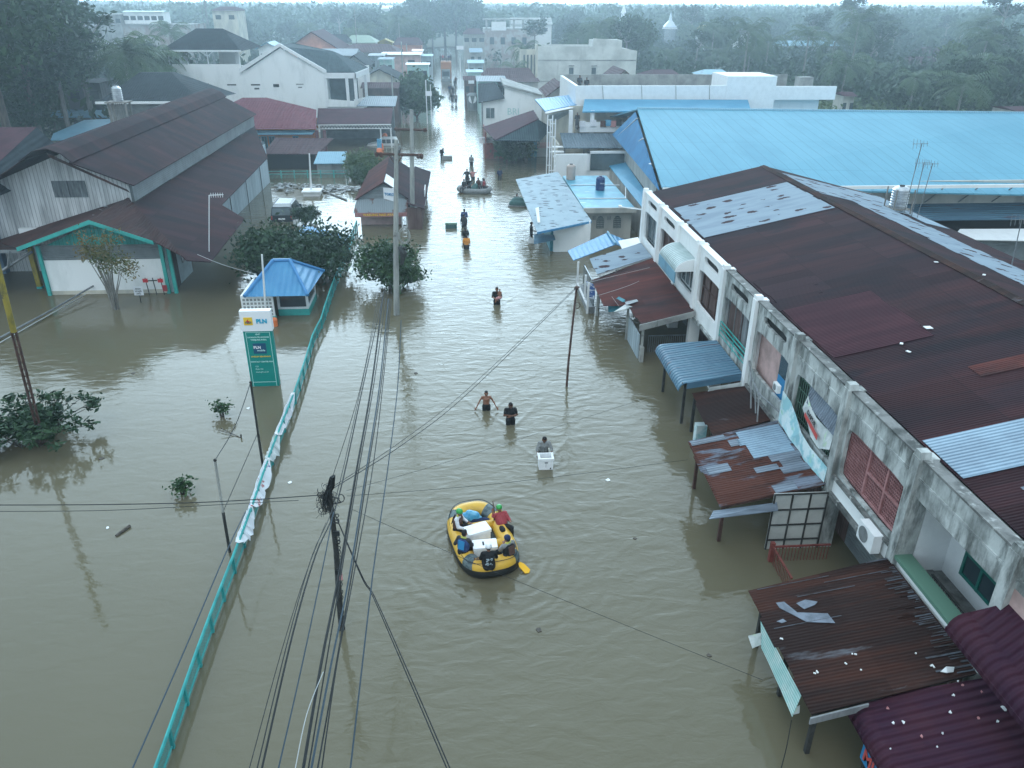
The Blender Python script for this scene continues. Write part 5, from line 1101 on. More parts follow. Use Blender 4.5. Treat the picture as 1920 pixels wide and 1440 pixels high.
# multi storey house with blue canopies, stair, grey porch roof
sh3 = thing('balcony_house', 'pale multi level house with blue canopies, outside stairs and a balcony', 'house', (12, 76, 0))
MB().slab([at(1003, 186, 6.2), at(1022, 208, 5.9), at(1098, 192, 6.1), at(1082, 176, 6.5)], .12).done('side_canopy', 'blue_roof_deep', sh3)
MB().slab([at(1022, 208, 5.88), at(1098, 192, 6.05), at(1096, 198, 5.9), at(1023, 213, 5.7)], .1, Vector((0, .1, 0))).done('canopy_fascia', 'white_paint', sh3)
MB().slab([at(1026, 216, 5.6), at(1095, 202, 5.7), at(1095, 216, 4.7), at(1030, 228, 4.7)], .05, Vector((0, .06, 0))).done('canopy_screen', 'board_pale', sh3)
MB().slab([atY(1092, 209, 76.2), atY(1408, 206, 76.2), atY(1402, 187, 79.7), atY(1096, 186, 79.7)], .12).done('long_canopy', 'blue_roof_y', sh3)
yb = 79
a, c = atY(1034, 262, yb), atY(1175, 200, yb)
MB().box(a.x, 24, yb, yb+.2, -1, 6.0).done('wall', 'cream_wall', sh3)
MB().box(a.x, a.x+.2, 74, yb, -1, 3.2).done('wall', 'cream_wall', sh3)
for x in (1070, 1110, 1180): p = atY(x, 230, 76.5); MB().box(p.x-.18, p.x+.18, 76.4, 76.7, 2.5, 5.9).done('column', 'white_paint', sh3)
p, q = atY(1087, 248, 76), atY(1180, 248, 76)
MB().box(p.x, q.x, 76.0, 76.15, p.z, p.z+.9).done('balcony_wall', 'white_paint', sh3)
MB().box(p.x, q.x, 76.2, 78.9, p.z, p.z+.1).done('balcony_floor', 'dark_concrete', sh3)
for i, (x, m_) in enumerate(((1092, 'white_cloth'), (1112, 'white_cloth'), (1131, 'brown_cloth'), (1140, 'blue_plastic'), (1150, 'pink_cloth'), (1160, 'dark_cloth'))):
    r_ = atY(x, 236, 75.9); tag(MB().obox((r_.x, 75.93, p.z+.75+.1*(i % 2)), .55, .12, .55, 0).done('hanging_laundry', m_), ['white cloth at the left end of the balcony wall', 'white cloth, second on the balcony wall', 'brown bundle hung on the balcony wall', 'blue cloth hung on the balcony wall', 'pink cloth hung on the balcony wall', 'dark bundle at the right end of the balcony wall'][i], 'laundry', 'laundry on the balcony')
MB().slab([at(1050, 249, 3.9), at(1057, 277, 3.2), at(1172, 277, 3.2), at(1152, 250, 3.9)], .08).done('porch_roof', 'grey_roof_x', sh3)
for x in (1059, 1095, 1131): p = at(x, 277, 3.1); MB().box(p.x-.05, p.x+.05, p.y-.05, p.y+.05, -1, 3.05).done('porch_post', 'grey_metal', sh3)
a, c = atY(1055, 320, 68), atY(1171, 320, 68)
MB().box(a.x-.6, c.x+.2, 68.3, 68.5, -1, 3.3).done('ground_wall', 'white_plaster', sh3)
a, c = atY(1108, 288, 68.2), atY(1169, 319, 68.2); MB().box(a.x, c.x, 68.2, 68.28, c.z, a.z).done('ground_window', 'glass_grey', sh3)
MB().box(a.x-.3, a.x-.08, 68.1, 68.29, c.z, a.z+.2).box(a.x-.3, c.x+.1, 68.1, 68.28, a.z+.003, a.z+.2).done('window_frame', 'white_paint', sh3)
b = MB()
for k in range(9): b.box(9.1, 10.1, 73.4-k*.55, 73.9-k*.55, 3.0-k*.33, 3.1-k*.33)
b.done('stair_step', 'white_plaster', sh3)
b = MB()
for x, y in ((8.55, 73), (9.0, 73), (8.5, 70.5), (8.95, 70.5)): b.box(x-.05, x+.05, y-.05, y+.05, -1, 5.9)
for z in (1.5, 3.1, 4.4, 5.5): b.box(8.5, 9.0, 72.9, 73.0, z, z+.06).box(8.5, 9.0, 70.4, 70.5, z, z+.06)
b.done('scaffold_frame', 'white_paint', sh3)
# long white parapet block
lb = thing('parapet_block', 'long low white block with plain parapet wall above the blue canopy', 'building', (22, 82, 0))
def wallY(par, px, Y, mat, t=.3, name='wall', zb=-1):
    p = [atY(x, y, Y) for x, y in px]; x0 = min(v.x for v in p); x1 = max(v.x for v in p); z1 = max(v.z for v in p); z0 = min(v.z for v in p)
    return MB().box(x0, x1, Y, Y+t, z0 if zb is None else zb, z1).done(name, mat, par)
wallY(lb, [(1080, 161), (1368, 190)], 80, 'white_paint'); wallY(lb, [(1365, 143), (1449, 205)], 79.94, 'white_paint', 5); wallY(lb, [(1449, 162), (1565, 187)], 80.05, 'white_paint', .3, 'wall', None)
wallY(lb, [(1447, 185), (1533, 205)], 81, 'white_plaster')
p = atY(1080, 161, 80); q = atY(1565, 162, 80)
MB().box(p.x, p.x+.3, 80.3, 92, -1, p.z).done('side_wall', 'white_paint', lb)
MB().box(p.x, q.x, 92, 92.2, -1, p.z+.1).done('rear_parapet', 'grey_concrete', lb)
MB().box(p.x+.3, q.x, 80.3, 92, p.z-1.2, p.z-1.1).done('flat_roof', 'dark_concrete', lb)
tag(wallY(None, [(1500, 145), (1523, 165)], 86, 'grey_concrete', 1.2, 'roof_box', None), 'grey concrete box standing on the right part of the white parapet block', 'roof box')
for x in (1130, 1203, 1267, 1330): p = atY(x, 172, 79.97); MB().tube([(p.x-.05, 79.96, p.z+.6), (p.x+.1, 79.96, p.z-.7)], .03, 4).done('down_pipe', 'grey_concrete', lb)
# big bare concrete building
cb = thing('concrete_block', 'pale unpainted concrete building with two slot windows and stepped roof', 'building', (23, 155, 0))
Yc = 150; x0 = atY(1008, 120, Yc).x; x1 = atY(1193, 120, Yc).x
MB().prismY([(x0, -1), (x0, 8.0), (25.4, 8.0), (25.4, 9.3), (30.6, 9.0), (30.6, 7.7), (x1, 7.3), (x1, -1)], Yc, Yc+.3).done('front_wall', 'grey_pale' if 'grey_pale' in MT else reg('grey_pale', (.62, .63, .60), (.42, .43, .41), scale=.25, c3=(.30, .31, .30), sc3=.6, lo3=.6, hi3=.8, st3=(1, 1, .2)), cb)
MB().box(x0+.1, x1-.1, Yc-.06, Yc-.003, 5.6, 5.8).box(x0+.1, x1-.1, Yc-.06, Yc-.003, 2.1, 2.25).done('band', 'grey_concrete', cb)
MB().box(x0-3.0, x0-.3, Yc+2, Yc+2.3, -1, 7.4).box(x0-3.0, x0-2.8, Yc+2.3, 165, -1, 7.4).box(x0-.3, x0, Yc, Yc+2.3, -1, 8.3).done('side_wall', 'cream_wall', cb)
for k in range(4): MB().box(x0-2.4+k*.65, x0-2.1+k*.65, Yc+1.9, Yc+1.99, 1.5, 6.5).done('window_strip', 'glass_grey', cb)
MB().box(x1-.3, x1, Yc+.3, 166, -1, 7.2).box(x0, x1, 166, 166.3, -1, 7.6).done('wall', 'grey_pale', cb)
MB().box(x0, x1, Yc+.3, 166, 6.4, 6.5).done('flat_roof', 'dark_concrete', cb)
MB().box(25.4, 30.6, Yc+.3, Yc+5, 6.6, 9.0).done('stair_head', 'grey_pale', cb)
for x in (1071, 1113): p = atY(x, 136, Yc); MB().box(p.x-.4, p.x+.4, Yc-.05, Yc-.002, p.z-.8, p.z+.8).done('window', 'glass_dark', cb); MB().box(p.x-.5, p.x+.5, Yc-.3, Yc-.002, p.z+1.1, p.z+1.25).done('window_hood', 'grey_concrete', cb)
# white low building with dark side roof
wb = thing('white_low_building', 'white low building with grey sloping coping and faint blue lettering', 'building', (8, 112, 0))
MB().prismY([(3.9, -1), (3.9, 2.9), (7.0, 3.6), (7.0, 5.0), (12.6, 3.6), (12.6, -1)], 110, 110.2).done('front_wall', 'white_plaster', wb)
MB().slab([(6.9, 109.7, 5.25), (12.9, 109.7, 3.75), (12.9, 118, 3.75), (6.9, 118, 5.5)], .25).done('roof', 'grey_concrete', wb)
MB().slab([(3.5, 109.5, 3.0), (7.0, 109.5, 3.6), (6.2, 117, 4.9), (3.7, 117, 4.7)], .1).done('side_roof', 'dark_tile', wb)
win(wb, 5.1, 109.97, 1.6, 1.1, 1.3, 'Y', 'glass_grey', 'white_paint')
text('BRI', 1.2, (8.2, 109.96, 1.4), (1, 0, 0), (0, 0, 1), 'banner_mint', wb)
MB().box(3.9, 4.1, 110.2, 118, -1, 3).done('side_wall', 'banner_mint', wb)
MB().tube([(4.0, 109, -1), (4.0, 109, 3.2)], .12).done('corner_post', 'grey_metal', wb)
# generic small houses farther off -----------------------------------------------
def house(name, label, l, r, ytop, yeave, ybase, Y, roof, wall, depth=8, axis='X', hip=0.0, cat='house', wins=2, base=-1, group=None):
    """l,r: pixel columns of the eaves, ytop/yeave rows; front wall stands at distance Y"""
    a = atY(l, yeave, Y); c = atY(r, yeave, Y); x0, x1, ze = a.x, c.x, (a.z+c.z)/2; xm = (x0+x1)/2
    t = thing(name, label, cat, (xm, Y+depth/2, 0), group); wd = x1-x0; o = .25
    if axis == 'X':                       # ridge along X, slope faces the viewer
        zt = atY((l+r)/2, ytop, Y+depth/2).z; h = hip*wd
        MB().add([(x0, Y-.5, ze), (x1, Y-.5, ze), (x1, Y+depth+.5, ze), (x0, Y+depth+.5, ze), (x0+h, Y+depth/2, zt), (x1-h, Y+depth/2, zt)], [(0, 1, 5, 4), (1, 2, 5), (2, 3, 4, 5), (3, 0, 4), (3, 2, 1, 0)]).done('roof', roof, t)
    else:                                 # gable faces the viewer
        zt = atY(xm*0+(l+r)/2, ytop, Y).z
        MB().slab([(x0-o, Y-.6, ze-.1), (xm, Y-.6, zt+.1), (xm, Y+depth, zt+.1), (x0-o, Y+depth, ze-.1)], .12).done('roof', roof, t)
        MB().slab([(x1+o, Y-.6, ze-.1), (xm, Y-.6, zt+.1), (xm, Y+depth, zt+.1), (x1+o, Y+depth, ze-.1)], .12).done('roof', roof, t)
        MB().prismY([(x0, ze), (x1, ze), (xm, zt)], Y, Y+.2).done('gable', wall, t)
    MB().box(x0+o, x1-o, Y, Y+.2, base, ze).box(x0+o, x0+o+.2, Y+.2, Y+depth, base, ze-.02).box(x1-o-.2, x1-o, Y+.2, Y+depth, base, ze-.02).box(x0+o, x1-o, Y+depth, Y+depth+.2, base, ze-.02).done('wall', wall, t)
    for k in range(wins):
        x = x0+wd*(k+.5)/wins; zz = max(ze-1.3, .6)
        MB().box(x-min(.6, wd*.12), x+min(.6, wd*.12), Y-.05, Y-.003, zz-.5, zz+.4).done('window', 'glass_dark', t)
    return t
H = house
H('salmon_house', 'salmon orange house with a plain gable wall and red roof behind the white house', 538, 636, 60, 92, 100, 165, 'plum_tile', 'salmon_wall', 16, 'Y')
H('green_roof_house', 'house with pale green hipped roof beside the salmon gabled house', 640, 706, 66, 80, 90, 190, 'green_roof', 'white_plaster', 9, 'X', .25)
H('striped_roof_house', 'house with dark striped metal roof between the salmon and green roofs', 600, 652, 64, 80, 92, 182, 'dark_tile', 'grey_concrete', 8, 'X', .1)
H('blue_grey_house', 'long low house with blue grey metal roof in front of the salmon house', 560, 668, 91, 104, 112, 140, 'grey_roof_x', 'grey_concrete', 8, 'X')
H('brown_hip_house', 'house with wide dusty brown hipped roof left of the far street', 634, 748, 82, 98, 104, 165, 'brown_tile', 'grey_concrete', 11, 'X', .2)
H('yellow_arch_house', 'house with small yellow arched gable beyond the brown hipped roof', 706, 737, 74, 80, 88, 195, 'yellow_paint', 'yellow_paint', 5, 'Y')
H('purple_roof_house', 'house with slate purple roof right of the yellow arch', 736, 792, 70, 84, 96, 188, 'plum_tile', 'salmon_wall', 8, 'X', .15)
H('pink_wall_house', 'low house with long pale pink wall facing the far left street side', 712, 790, 99, 102, 116, 150, 'white_paint', 'pink_wall', 7, 'X')
H('pale_blue_wall_house', 'pale blue walled shed left of the pink wall', 690, 722, 100, 104, 118, 146, 'grey_roof_x', 'board_pale', 6, 'X')
H('teal_shed', 'low teal blue shed with flat roof before the pink wall', 708, 738, 108, 111, 118, 140, 'blue_awning', 'banner_mint', 5, 'X')
H('cream_gable_house', 'cream gabled house with dark roof and verandah beside the white house', 678, 746, 130, 146, 168, 122, 'dark_tile', 'cream_wall', 9, 'Y')
t = H('striped_verandah_house', 'low verandah with brown striped sheet roof in front of the cream gable', 676, 748, 154, 165, 186, 112, 'brown_tile', 'old_wood', 5, 'X')
H('dark_slate_house', 'dark roofed house hidden between the white house and the bushy tree', 640, 690, 104, 124, 140, 132, 'dark_tile', 'grey_concrete', 10, 'Y')
H('white_awning_shop', 'small shop with flat white awning at the far left street side', 760, 806, 118, 121, 134, 134, 'white_paint', 'banner_mint', 4, 'X', cat='shop')
H('blue_awning_shop', 'small shop with pale blue awning beyond the white awning shop', 778, 812, 101, 105, 118, 155, 'pale_blue_roof', 'board_pale', 5, 'X', cat='shop')
H('coral_shop', 'tiny coral red shop front at the far left street side', 772, 794, 92, 96, 104, 170, 'white_paint', 'salmon_wall', 5, 'X', cat='shop')
# right side far
H('awning_row_shop', 'shop with light blue awning on the far right street side, nearer one', 874, 906, 131, 135, 150, 140, 'pale_blue_roof', 'banner_mint', 5, 'X', cat='shop')
H('blue_awning_stall', 'shop with light blue awning on the far right street side, farther one', 876, 908, 112, 118, 128, 165, 'pale_blue_roof', 'board_pale', 5, 'X', cat='shop')
H('navy_roof_shop', 'dark blue roofed shop high on the far right street side', 880, 905, 90, 98, 110, 190, 'blue_awning', 'grey_concrete', 6, 'X', cat='shop')
H('long_brown_house', 'long house with low brown roof sloping up to the concrete building', 905, 1006, 127, 148, 160, 128, 'brown_tile', 'beige_wall', 8, 'X', .1)
H('flat_brown_house', 'flat brown roofed house in front of the long low one', 930, 1012, 146, 153, 164, 122, 'brown_tile', 'beige_wall', 5, 'X')
H('teal_front_shop', 'shop with slate roof and mint front wall beside the round sign', 893, 950, 142, 152, 176, 122, 'grey_roof_x', 'banner_mint', 8, 'X', cat='shop')
H('dusty_shop', 'small brown shop near the round sign post', 868, 900, 142, 150, 172, 130, 'brown_tile', 'old_wood', 5, 'X', cat='shop')
H('peaked_roof_house', 'steep peaked brown roof showing above the white parapet block', 1146, 1192, 132, 152, 160, 112, 'brown_tile', 'white_plaster', 8, 'Y')
H('faded_roof_house', 'low house with faded plum roof behind the white parapet block', 1226, 1292, 130, 152, 160, 118, 'plum_tile', 'beige_wall', 12, 'X', .2)
H('blue_tin_house', 'house with torn pale blue tin roof among trees behind the parapet block', 1325, 1376, 130, 145, 160, 125, 'pale_blue_roof', 'grey_concrete', 8, 'X', .15)
H('tan_peak_house', 'tan gabled house between the white low building and blue canopy', 1026, 1080, 158, 178, 200, 100, 'brown_tile', 'beige_wall', 8, 'Y')
H('yellow_sign_house', 'far white house with yellow top among the palms', 1318, 1348, 47, 58, 66, 270, 'yellow_paint', 'white_plaster', 8, 'X')
H('little_white_house', 'tiny far house with pale gable among the palms', 1386, 1410, 58, 68, 76, 260, 'plum_tile', 'white_plaster', 8, 'Y')
H('striped_tin_house', 'long low house with striped pale tin roof deep in the trees', 1467, 1574, 76, 86, 96, 235, 'pale_blue_roof', 'grey_concrete', 8, 'X')
H('maroon_roof_house', 'maroon gabled house half hidden in the trees at right', 1722, 1790, 88, 104, 116, 225, 'plum_tile', 'cream_wall', 8, 'X', .3)
H('maroon_low_house', 'low maroon tin house with pale laundry in the right hand trees', 1706, 1762, 106, 126, 140, 190, 'plum_tile', 'beige_wall', 8, 'X')
H('small_maroon_shed', 'small maroon shed at the edge of the bright green bushes', 1580, 1606, 172, 180, 190, 112, 'plum_tile', 'beige_wall', 3, 'X', cat='shed')
H('edge_dark_house', 'dark purple roof cut by the right edge beyond the market roof', 1900, 1960, 199, 208, 215, 92, 'plum_tile', 'beige_wall', 4, 'X')
H('unfinished_building', 'grey unfinished concrete building with open windows in the left trees', 92, 190, 46, 48, 80, 185, 'dark_concrete', 'grey_concrete', 12, 'X', wins=4, cat='building')
H('rooftop_rooms_building', 'wide grey block with a row of white rooftop rooms and red doors at upper left', 186, 356, 44, 46, 76, 205, 'dark_concrete', 'brick_far', 14, 'X', wins=0, cat='building')
rr = H('rooftop_rooms', 'white rooftop rooms with mint band and dark doors on the wide grey block', 228, 306, 20, 22, 40, 210, 'banner_mint', 'white_plaster', 5, 'X', wins=6, cat='rooms', base=9)
H('grey_roof_room', 'grey rooftop room with red door left of the white rooftop rooms', 192, 228, 25, 27, 42, 209, 'grey_concrete', 'grey_concrete', 5, 'X', wins=2, cat='rooms', base=9)
H('peach_balcony_house', 'house with brown red roof and peach balcony near the lattice mast', 395, 445, 12, 20, 44, 200, 'plum_tile', 'cream_wall', 8, 'X', .2)
H('pale_left_house', 'light blue roofed house glimpsed through the trees at upper left', 16, 52, 24, 38, 60, 190, 'pale_blue_roof', 'board_pale', 8, 'Y')
H('far_white_tower_house', 'far white house standing out of the central trees', 713, 735, 10, 16, 24, 330, 'white_paint', 'white_plaster', 8, 'X')
H('blue_tarp_house', 'low house with crumpled pale tin roofs behind the white gable', 482, 524, 80, 90, 98, 150, 'pale_blue_roof', 'white_plaster', 6, 'Y')
H('grey_wall_left', 'grey plank walled shed in the trees behind the hipped roof', 116, 190, 152, 155, 172, 100, 'dark_tile', 'grey_wood', 6, 'X', cat='shed')
# unfinished stack right of the far street with white banner
ub = thing('framed_building', 'unfinished three storey concrete frame building with white banner on the far right', 'building', (22, 240, 0))
x0, x1 = atY(908, 60, 235).x, atY(1000, 60, 235).x
MB().box(x0, x1, 235, 235.3, -1, 8.2).box(x0, x0+.3, 235.3, 247, -1, 8.2).done('wall', 'brick_far', ub)
MB().box(x0, x1, 235.3, 247, 8.2, 8.5).done('floor_slab', 'grey_concrete', ub)
for k in range(6): x = x0+.4+k*(x1-x0-1)/5; MB().box(x, x+.5, 235.2, 235.7, 8.5, 10.6).done('column', 'grey_concrete', ub)
MB().box(x0-.2, x1, 235, 240, 10.6, 10.9).done('roof_slab', 'grey_concrete', ub)
MB().box(x0+2, x0+6, 234.9, 234.98, 8.0, 10.2).done('banner', 'white_paint', ub)
for k in range(4): MB().box(x0+1.5+k*3, x0+2.7+k*3, 234.93, 234.99, 4.5, 6.3).done('window', 'glass_dark', ub)
H('brown_pavilion', 'open pavilion with dusty brown hipped roof beside the unfinished frame building', 868, 910, 53, 64, 90, 215, 'plum_tile', 'pole_concrete', 8, 'X', .25, cat='pavilion', wins=3)
wf = H('white_flat_building', 'white flat roofed building with blue awning beside the unfinished frame', 958, 1036, 33, 46, 60, 250, 'grey_concrete', 'white_plaster', 8, 'X', wins=3, cat='building')
# red shop with sign, dark roofed house nearer right
rs = thing('bend_house', 'house with plum and dark slate roof slopes at the bend, half behind a big bush', 'house', (9, 86, 0))
MB().slab([at(905, 238, 3.0), at(928, 262, 3.0), at(1010, 222, 4.6), at(1000, 206, 4.8)], .1).done('roof', 'plum_tile', rs)
MB().slab([at(928, 263, 2.95), at(1012, 264, 2.9), at(1036, 240, 3.6), at(1008, 223, 4.55)], .1).done('roof', 'teal_tile', rs)
a, c = at(935, 292, 0), at(1012, 296, 0); yy = (a.y+c.y)/2
MB().box(a.x, c.x+1.5, yy, yy+.2, -1, 2.6).done('wall', 'beige_wall', rs); MB().box(a.x+.6, c.x+1.4, yy-.04, yy-.003, .9, 1.5).done('pink_band', 'pink_wall', rs); q_ = atY(998, 280, yy); MB().box(q_.x-.5, q_.x+.5, yy-.06, yy-.042, -.5, 1.7).done('door', 'banner_teal', rs)
a = at(907, 285, 0); MB().box(a.x, a.x+.15, yy-1, yy+5, -1, 2.7).box(a.x+.15, a.x+2.4, yy-1, yy-.85, -1, 1.6).done('side_wall', 'red_metal', rs)
s3 = thing('shop_sign_board', 'small white shop sign with grey lettering on a red post by the street bend', 'sign', at(912, 290, 0))
p = atY(912, 263, 86); MB().box(p.x-.75, p.x+.75, 86, 86.08, p.z-.32, p.z+.32).done('board', 'sign_white', s3); MB().tube([(p.x+.3, 86.1, -1), (p.x+.3, 86.1, p.z)], .07).done('post', 'red_metal', s3)
text('DIJUAL', .3, (p.x, 85.98, p.z+.02), (1, 0, 0), (0, 0, 1), 'grey_metal', s3, bold=.005); text('RUKO', .22, (p.x, 85.98, p.z-.24), (1, 0, 0), (0, 0, 1), 'grey_metal', s3)
s4 = thing('round_sign', 'big round white sign on a dark bin shaped stand at the right street side', 'sign', at(887, 203, 0))
p = atY(886, 186, 126); N = 24
MB().slab([(p.x+.62*math.cos(2*math.pi*i/N), 126, p.z+.62*math.sin(2*math.pi*i/N)) for i in range(N)], .1, Vector((0, .1, 0))).done('disc', 'sign_white', s4)
MB().lathe((p.x, 126.8, -1), [(.75, 0), (.78, 1.5), (.9, 3.2), (.5, 3.5)], 12).done('stand', 'shutter_grey', s4)
tag(MB().box(*[v for v in (atY(878, 150, 128).x, atY(889, 150, 128).x)], 128, 128.1, atY(883, 157, 128).z, atY(883, 151, 128).z).tube([(atY(884, 157, 128).x, 128.1, -1), (atY(884, 157, 128).x, 128.1, 2.0)], .06).done('street_sign', 'sign_white'), 'small white sign board above the round sign on the right street side', 'sign')
tag(MB().box(atY(856, 88, 200).x, atY(869, 88, 200).x, 200, 200.1, atY(860, 93, 200).z, atY(860, 86, 200).z).tube([(atY(862, 90, 200).x, 200.2, -1), (atY(862, 90, 200).x, 200.2, 3)], .08).done('far_sign', 'sign_white'), 'white sign board on posts at the far end of the flooded street', 'sign')
# minaret and dome
mn = thing('minaret', 'slim white minaret with balcony and pointed top rising from the palms', 'minaret', (0, 0, 0))
p = atY(1167, 60, 290); zt = atY(1167, 9, 290).z; mn.location = (p.x, 290, 0)
MB().lathe((p.x, 290, -1), [(1.0, 0), (.95, p.z+4), (.85, zt-5+1), (1.5, zt-4.4+1), (1.5, zt-3.8+1)], 12).done('shaft', 'minaret_white', mn)
MB().lathe((p.x, 290, zt-3.8), [(.8, 0), (.8, 1.2), (1.0, 1.3), (.05, 3.9)], 12).done('cap', 'minaret_white', mn)
dm = thing('mosque_dome', 'shiny mosque dome with tall spire standing above the palms', 'dome', (0, 0, 0))
p = atY(1256, 52, 255); zt = atY(1257, 22, 255).z; dm.location = (p.x, 255, 0)
MB().lathe((p.x, 255, 0), [(1.9, 0), (1.9, p.z), (2.1, p.z+.3), (1.3, p.z+1.2), (.5, p.z+2.0), (.35, p.z+3.0), (.05, zt)], 16).done('dome', 'dome_silver', dm)
MB().lathe((p.x, 255, p.z-.3), [(2.3, 0), (2.3, .3)], 16).done('rim', 'minaret_white', dm)
# lattice mast at upper left
lm = thing('lattice_mast', 'thin steel lattice mast in front of the peach balcony house', 'mast', (atY(392, 60, 160).x, 160, 0))
b = MB(); X = atY(390, 60, 160).x; zt = 15.2
for dx, dy in ((-.8, -.8), (.8, -.8), (0, .8)): b.tube([(X+dx, 160+dy, -1), (X+dx*.4, 160+dy*.4, zt)], .05, 4)
for k in range(12): z = k*1.3; w_ = .8-.4*z/15; b.tube([(X-w_, 160-w_, z), (X+w_, 160-w_, z+1.3)], .03, 4); b.tube([(X+w_, 160-w_, z), (X, 160+w_, z+1.3)], .03, 4)
b.done('frame', 'grey_metal', lm)
tag(MB().tube([(atY(666, 62, 190).x, 190, -1), (atY(664, 3, 190).x, 190, atY(664, 3, 190).z)], [.16, .06]).done('tall_mast', 'pale_bark'), 'tall pale mast rising behind the green roofed house', 'mast')
dsh = at(74, 168, 5.0); t = thing('satellite_dish', 'pale satellite dish at the edge of the left trees', 'satellite dish', (dsh.x, dsh.y, 0))
b = MB(); b.lathe((dsh.x, dsh.y, 5.0), [(.1, -.3), (.6, -.1), (1.0, .25)], 14); b.done('dish', 'pale_blue_roof', t); MB().tube([(dsh.x, dsh.y, -1), (dsh.x, dsh.y, 4.75)], .1).done('mast', 'grey_metal', t)
# ================================================================== TREES
rng = np.random.default_rng(7)
def leafquads(C, n, R_, s, flat=1.0):
    """n leaf quads per clump centre C (m,3) with clump radius R_"""
    m = len(C); P = np.repeat(C, n, 0)+rng.normal(0, 1, (m*n, 3))*np.array([1, 1, .75])*R_*.55
    a = rng.normal(0, 1, (m*n, 3)); a[:, 2] *= flat; a /= np.linalg.norm(a, axis=1)[:, None]
    b = rng.normal(0, 1, (m*n, 3)); b -= (b*a).sum(1)[:, None]*a; b /= np.linalg.norm(b, axis=1)[:, None]
    L = s*rng.uniform(.6, 1.3, (m*n, 1)); w = L*.45
    return np.stack([P-a*L, P-b*w, P+a*L, P+b*w], 1)
def broad(name, label, loc, R_, Hc, z0, nclump, n, s, mat, trunk='bark', group=None, cat='tree', limbs=7, squash=.6, lean=(0, 0), hollow=.35):
    t = thing(name, label, cat, loc, group); x, y, z = loc
    d = rng.normal(0, 1, (nclump, 3)); d /= np.linalg.norm(d, axis=1)[:, None]; r = rng.uniform(hollow, 1, (nclump, 1))**.6
    C = d*r*np.array([R_, R_, R_*squash])*rng.uniform(.8, 1.15, (nclump, 1)); C += np.array([x+lean[0], y+lean[1], z0+Hc*.5])
    C = C[C[:, 2] > max(z+.25, .3)]
    Q = leafquads(C, n, R_*.30, s)
    o0 = np.array(list(t.location)); quadmesh('crown', Q-o0, mat, t)
    b = MB(); base = Vector((x, y, -1 if z < .5 else z)); fork = Vector((x+lean[0]*.3, y+lean[1]*.3, z0-.1 if z0 > .6 else .3))
    b.tube([base, fork], [R_*.07+.04, R_*.05+.03], 7)
    for k in range(limbs):
        c = Vector(C[int(rng.integers(len(C)))]); mid = fork.lerp(c, .5)+Vector((0, 0, -.1*R_)); b.tube([fork, mid, c], [R_*.035+.02, R_*.022+.012, .012], 5)
    b.done('trunk', trunk, t); return t
def palm_parts(H_, fr, L, seed, nl=26, droop=1.0):
    r = np.random.default_rng(seed); Q = []
    for k in range(fr):
        az = 2*math.pi*k/fr*1.618*2+r.uniform(-.2, .2); el = r.uniform(-.35, 1.15); Lk = L*r.uniform(.8, 1.1)
        P = []; p = np.array([0, 0, H_]); e = el
        for i in range(nl):
            dirv = np.array([math.cos(az)*math.cos(e), math.sin(az)*math.cos(e), math.sin(e)]); p = p+dirv*Lk/nl; e -= droop*1.9/nl*(.4+i/nl*1.2); P.append((p.copy(), dirv))
        side = np.array([-math.sin(az), math.cos(az), 0])
        for i in range(1, nl):
            p, dv = P[i]; q = P[i-1][0]; f = math.sin(math.pi*min(1, (i+2)/(nl+2)))**.6; ll = Lk*.24*f
            for s_ in (-1, 1):
                tip = p+side*s_*ll*.85+dv*ll*.45+np.array([0, 0, -ll*.45*r.uniform(.5, 1.4)]); w = dv*.05*Lk/3
                Q.append([p-w, p+w, tip+w*.2, tip-w*.2])
            wv = np.array([0, 0, .025]); Q.append([q-wv, p-wv, p+wv, q+wv])
    return np.array(Q)
def palm(label, loc, H_, L, fr, seed, mat='leaf_palm', name='palm_tree', group=None, nl=22, droop=1.0, lean=0):
    t = thing(name, label, 'palm tree', loc, group); Q = palm_parts(H_, fr, L, seed, nl, droop); quadmesh('crown', Q, mat, t)
    b = MB(); x, y, z = loc; b.tube([(x, y, z-1), (x+lean*.5, y, z+H_*.5), (x, y, z+H_)], [.22, .17, .15], 7)
    b.done('trunk', 'pale_bark', t); return t
# near individual trees (placed from image pixels)
broad('mango_tree', 'large dark spreading tree behind the blue roofed guard booth', (-9.45, 46.2, 0), 3.15, 1.6, .72, 170, 75, .15, 'leaf_dark', limbs=26, squash=.40, hollow=.5)
broad('street_tree', 'round leafy street tree right behind the grey concrete pole', (-3.85, 43.6, 0), 1.75, 1.5, .72, 75, 75, .13, 'leaf_mid', limbs=12, squash=.68)
broad('round_shrub', 'small dark round tree beside the flooded dark car', (-11.2, 58.9, 0), .95, .8, .35, 40, 60, .10, 'leaf_dark', limbs=5, squash=.6, cat='shrub')
a = at(690, 330, 0); broad('yard_bush', 'loose green bush beside the blue roofed booth', (a.x-.1, 76.5, 0), 1.75, 1.6, .3, 80, 50, .15, 'leaf_light', limbs=5, squash=.7, cat='bush')
a = at(650, 345, 0); broad('yard_bush', 'low green bush at the end of the teal railing', (a.x+1.2, 73.5, 0), 1.4, .8, .2, 40, 50, .14, 'leaf_mid', limbs=4, squash=.5, cat='bush')
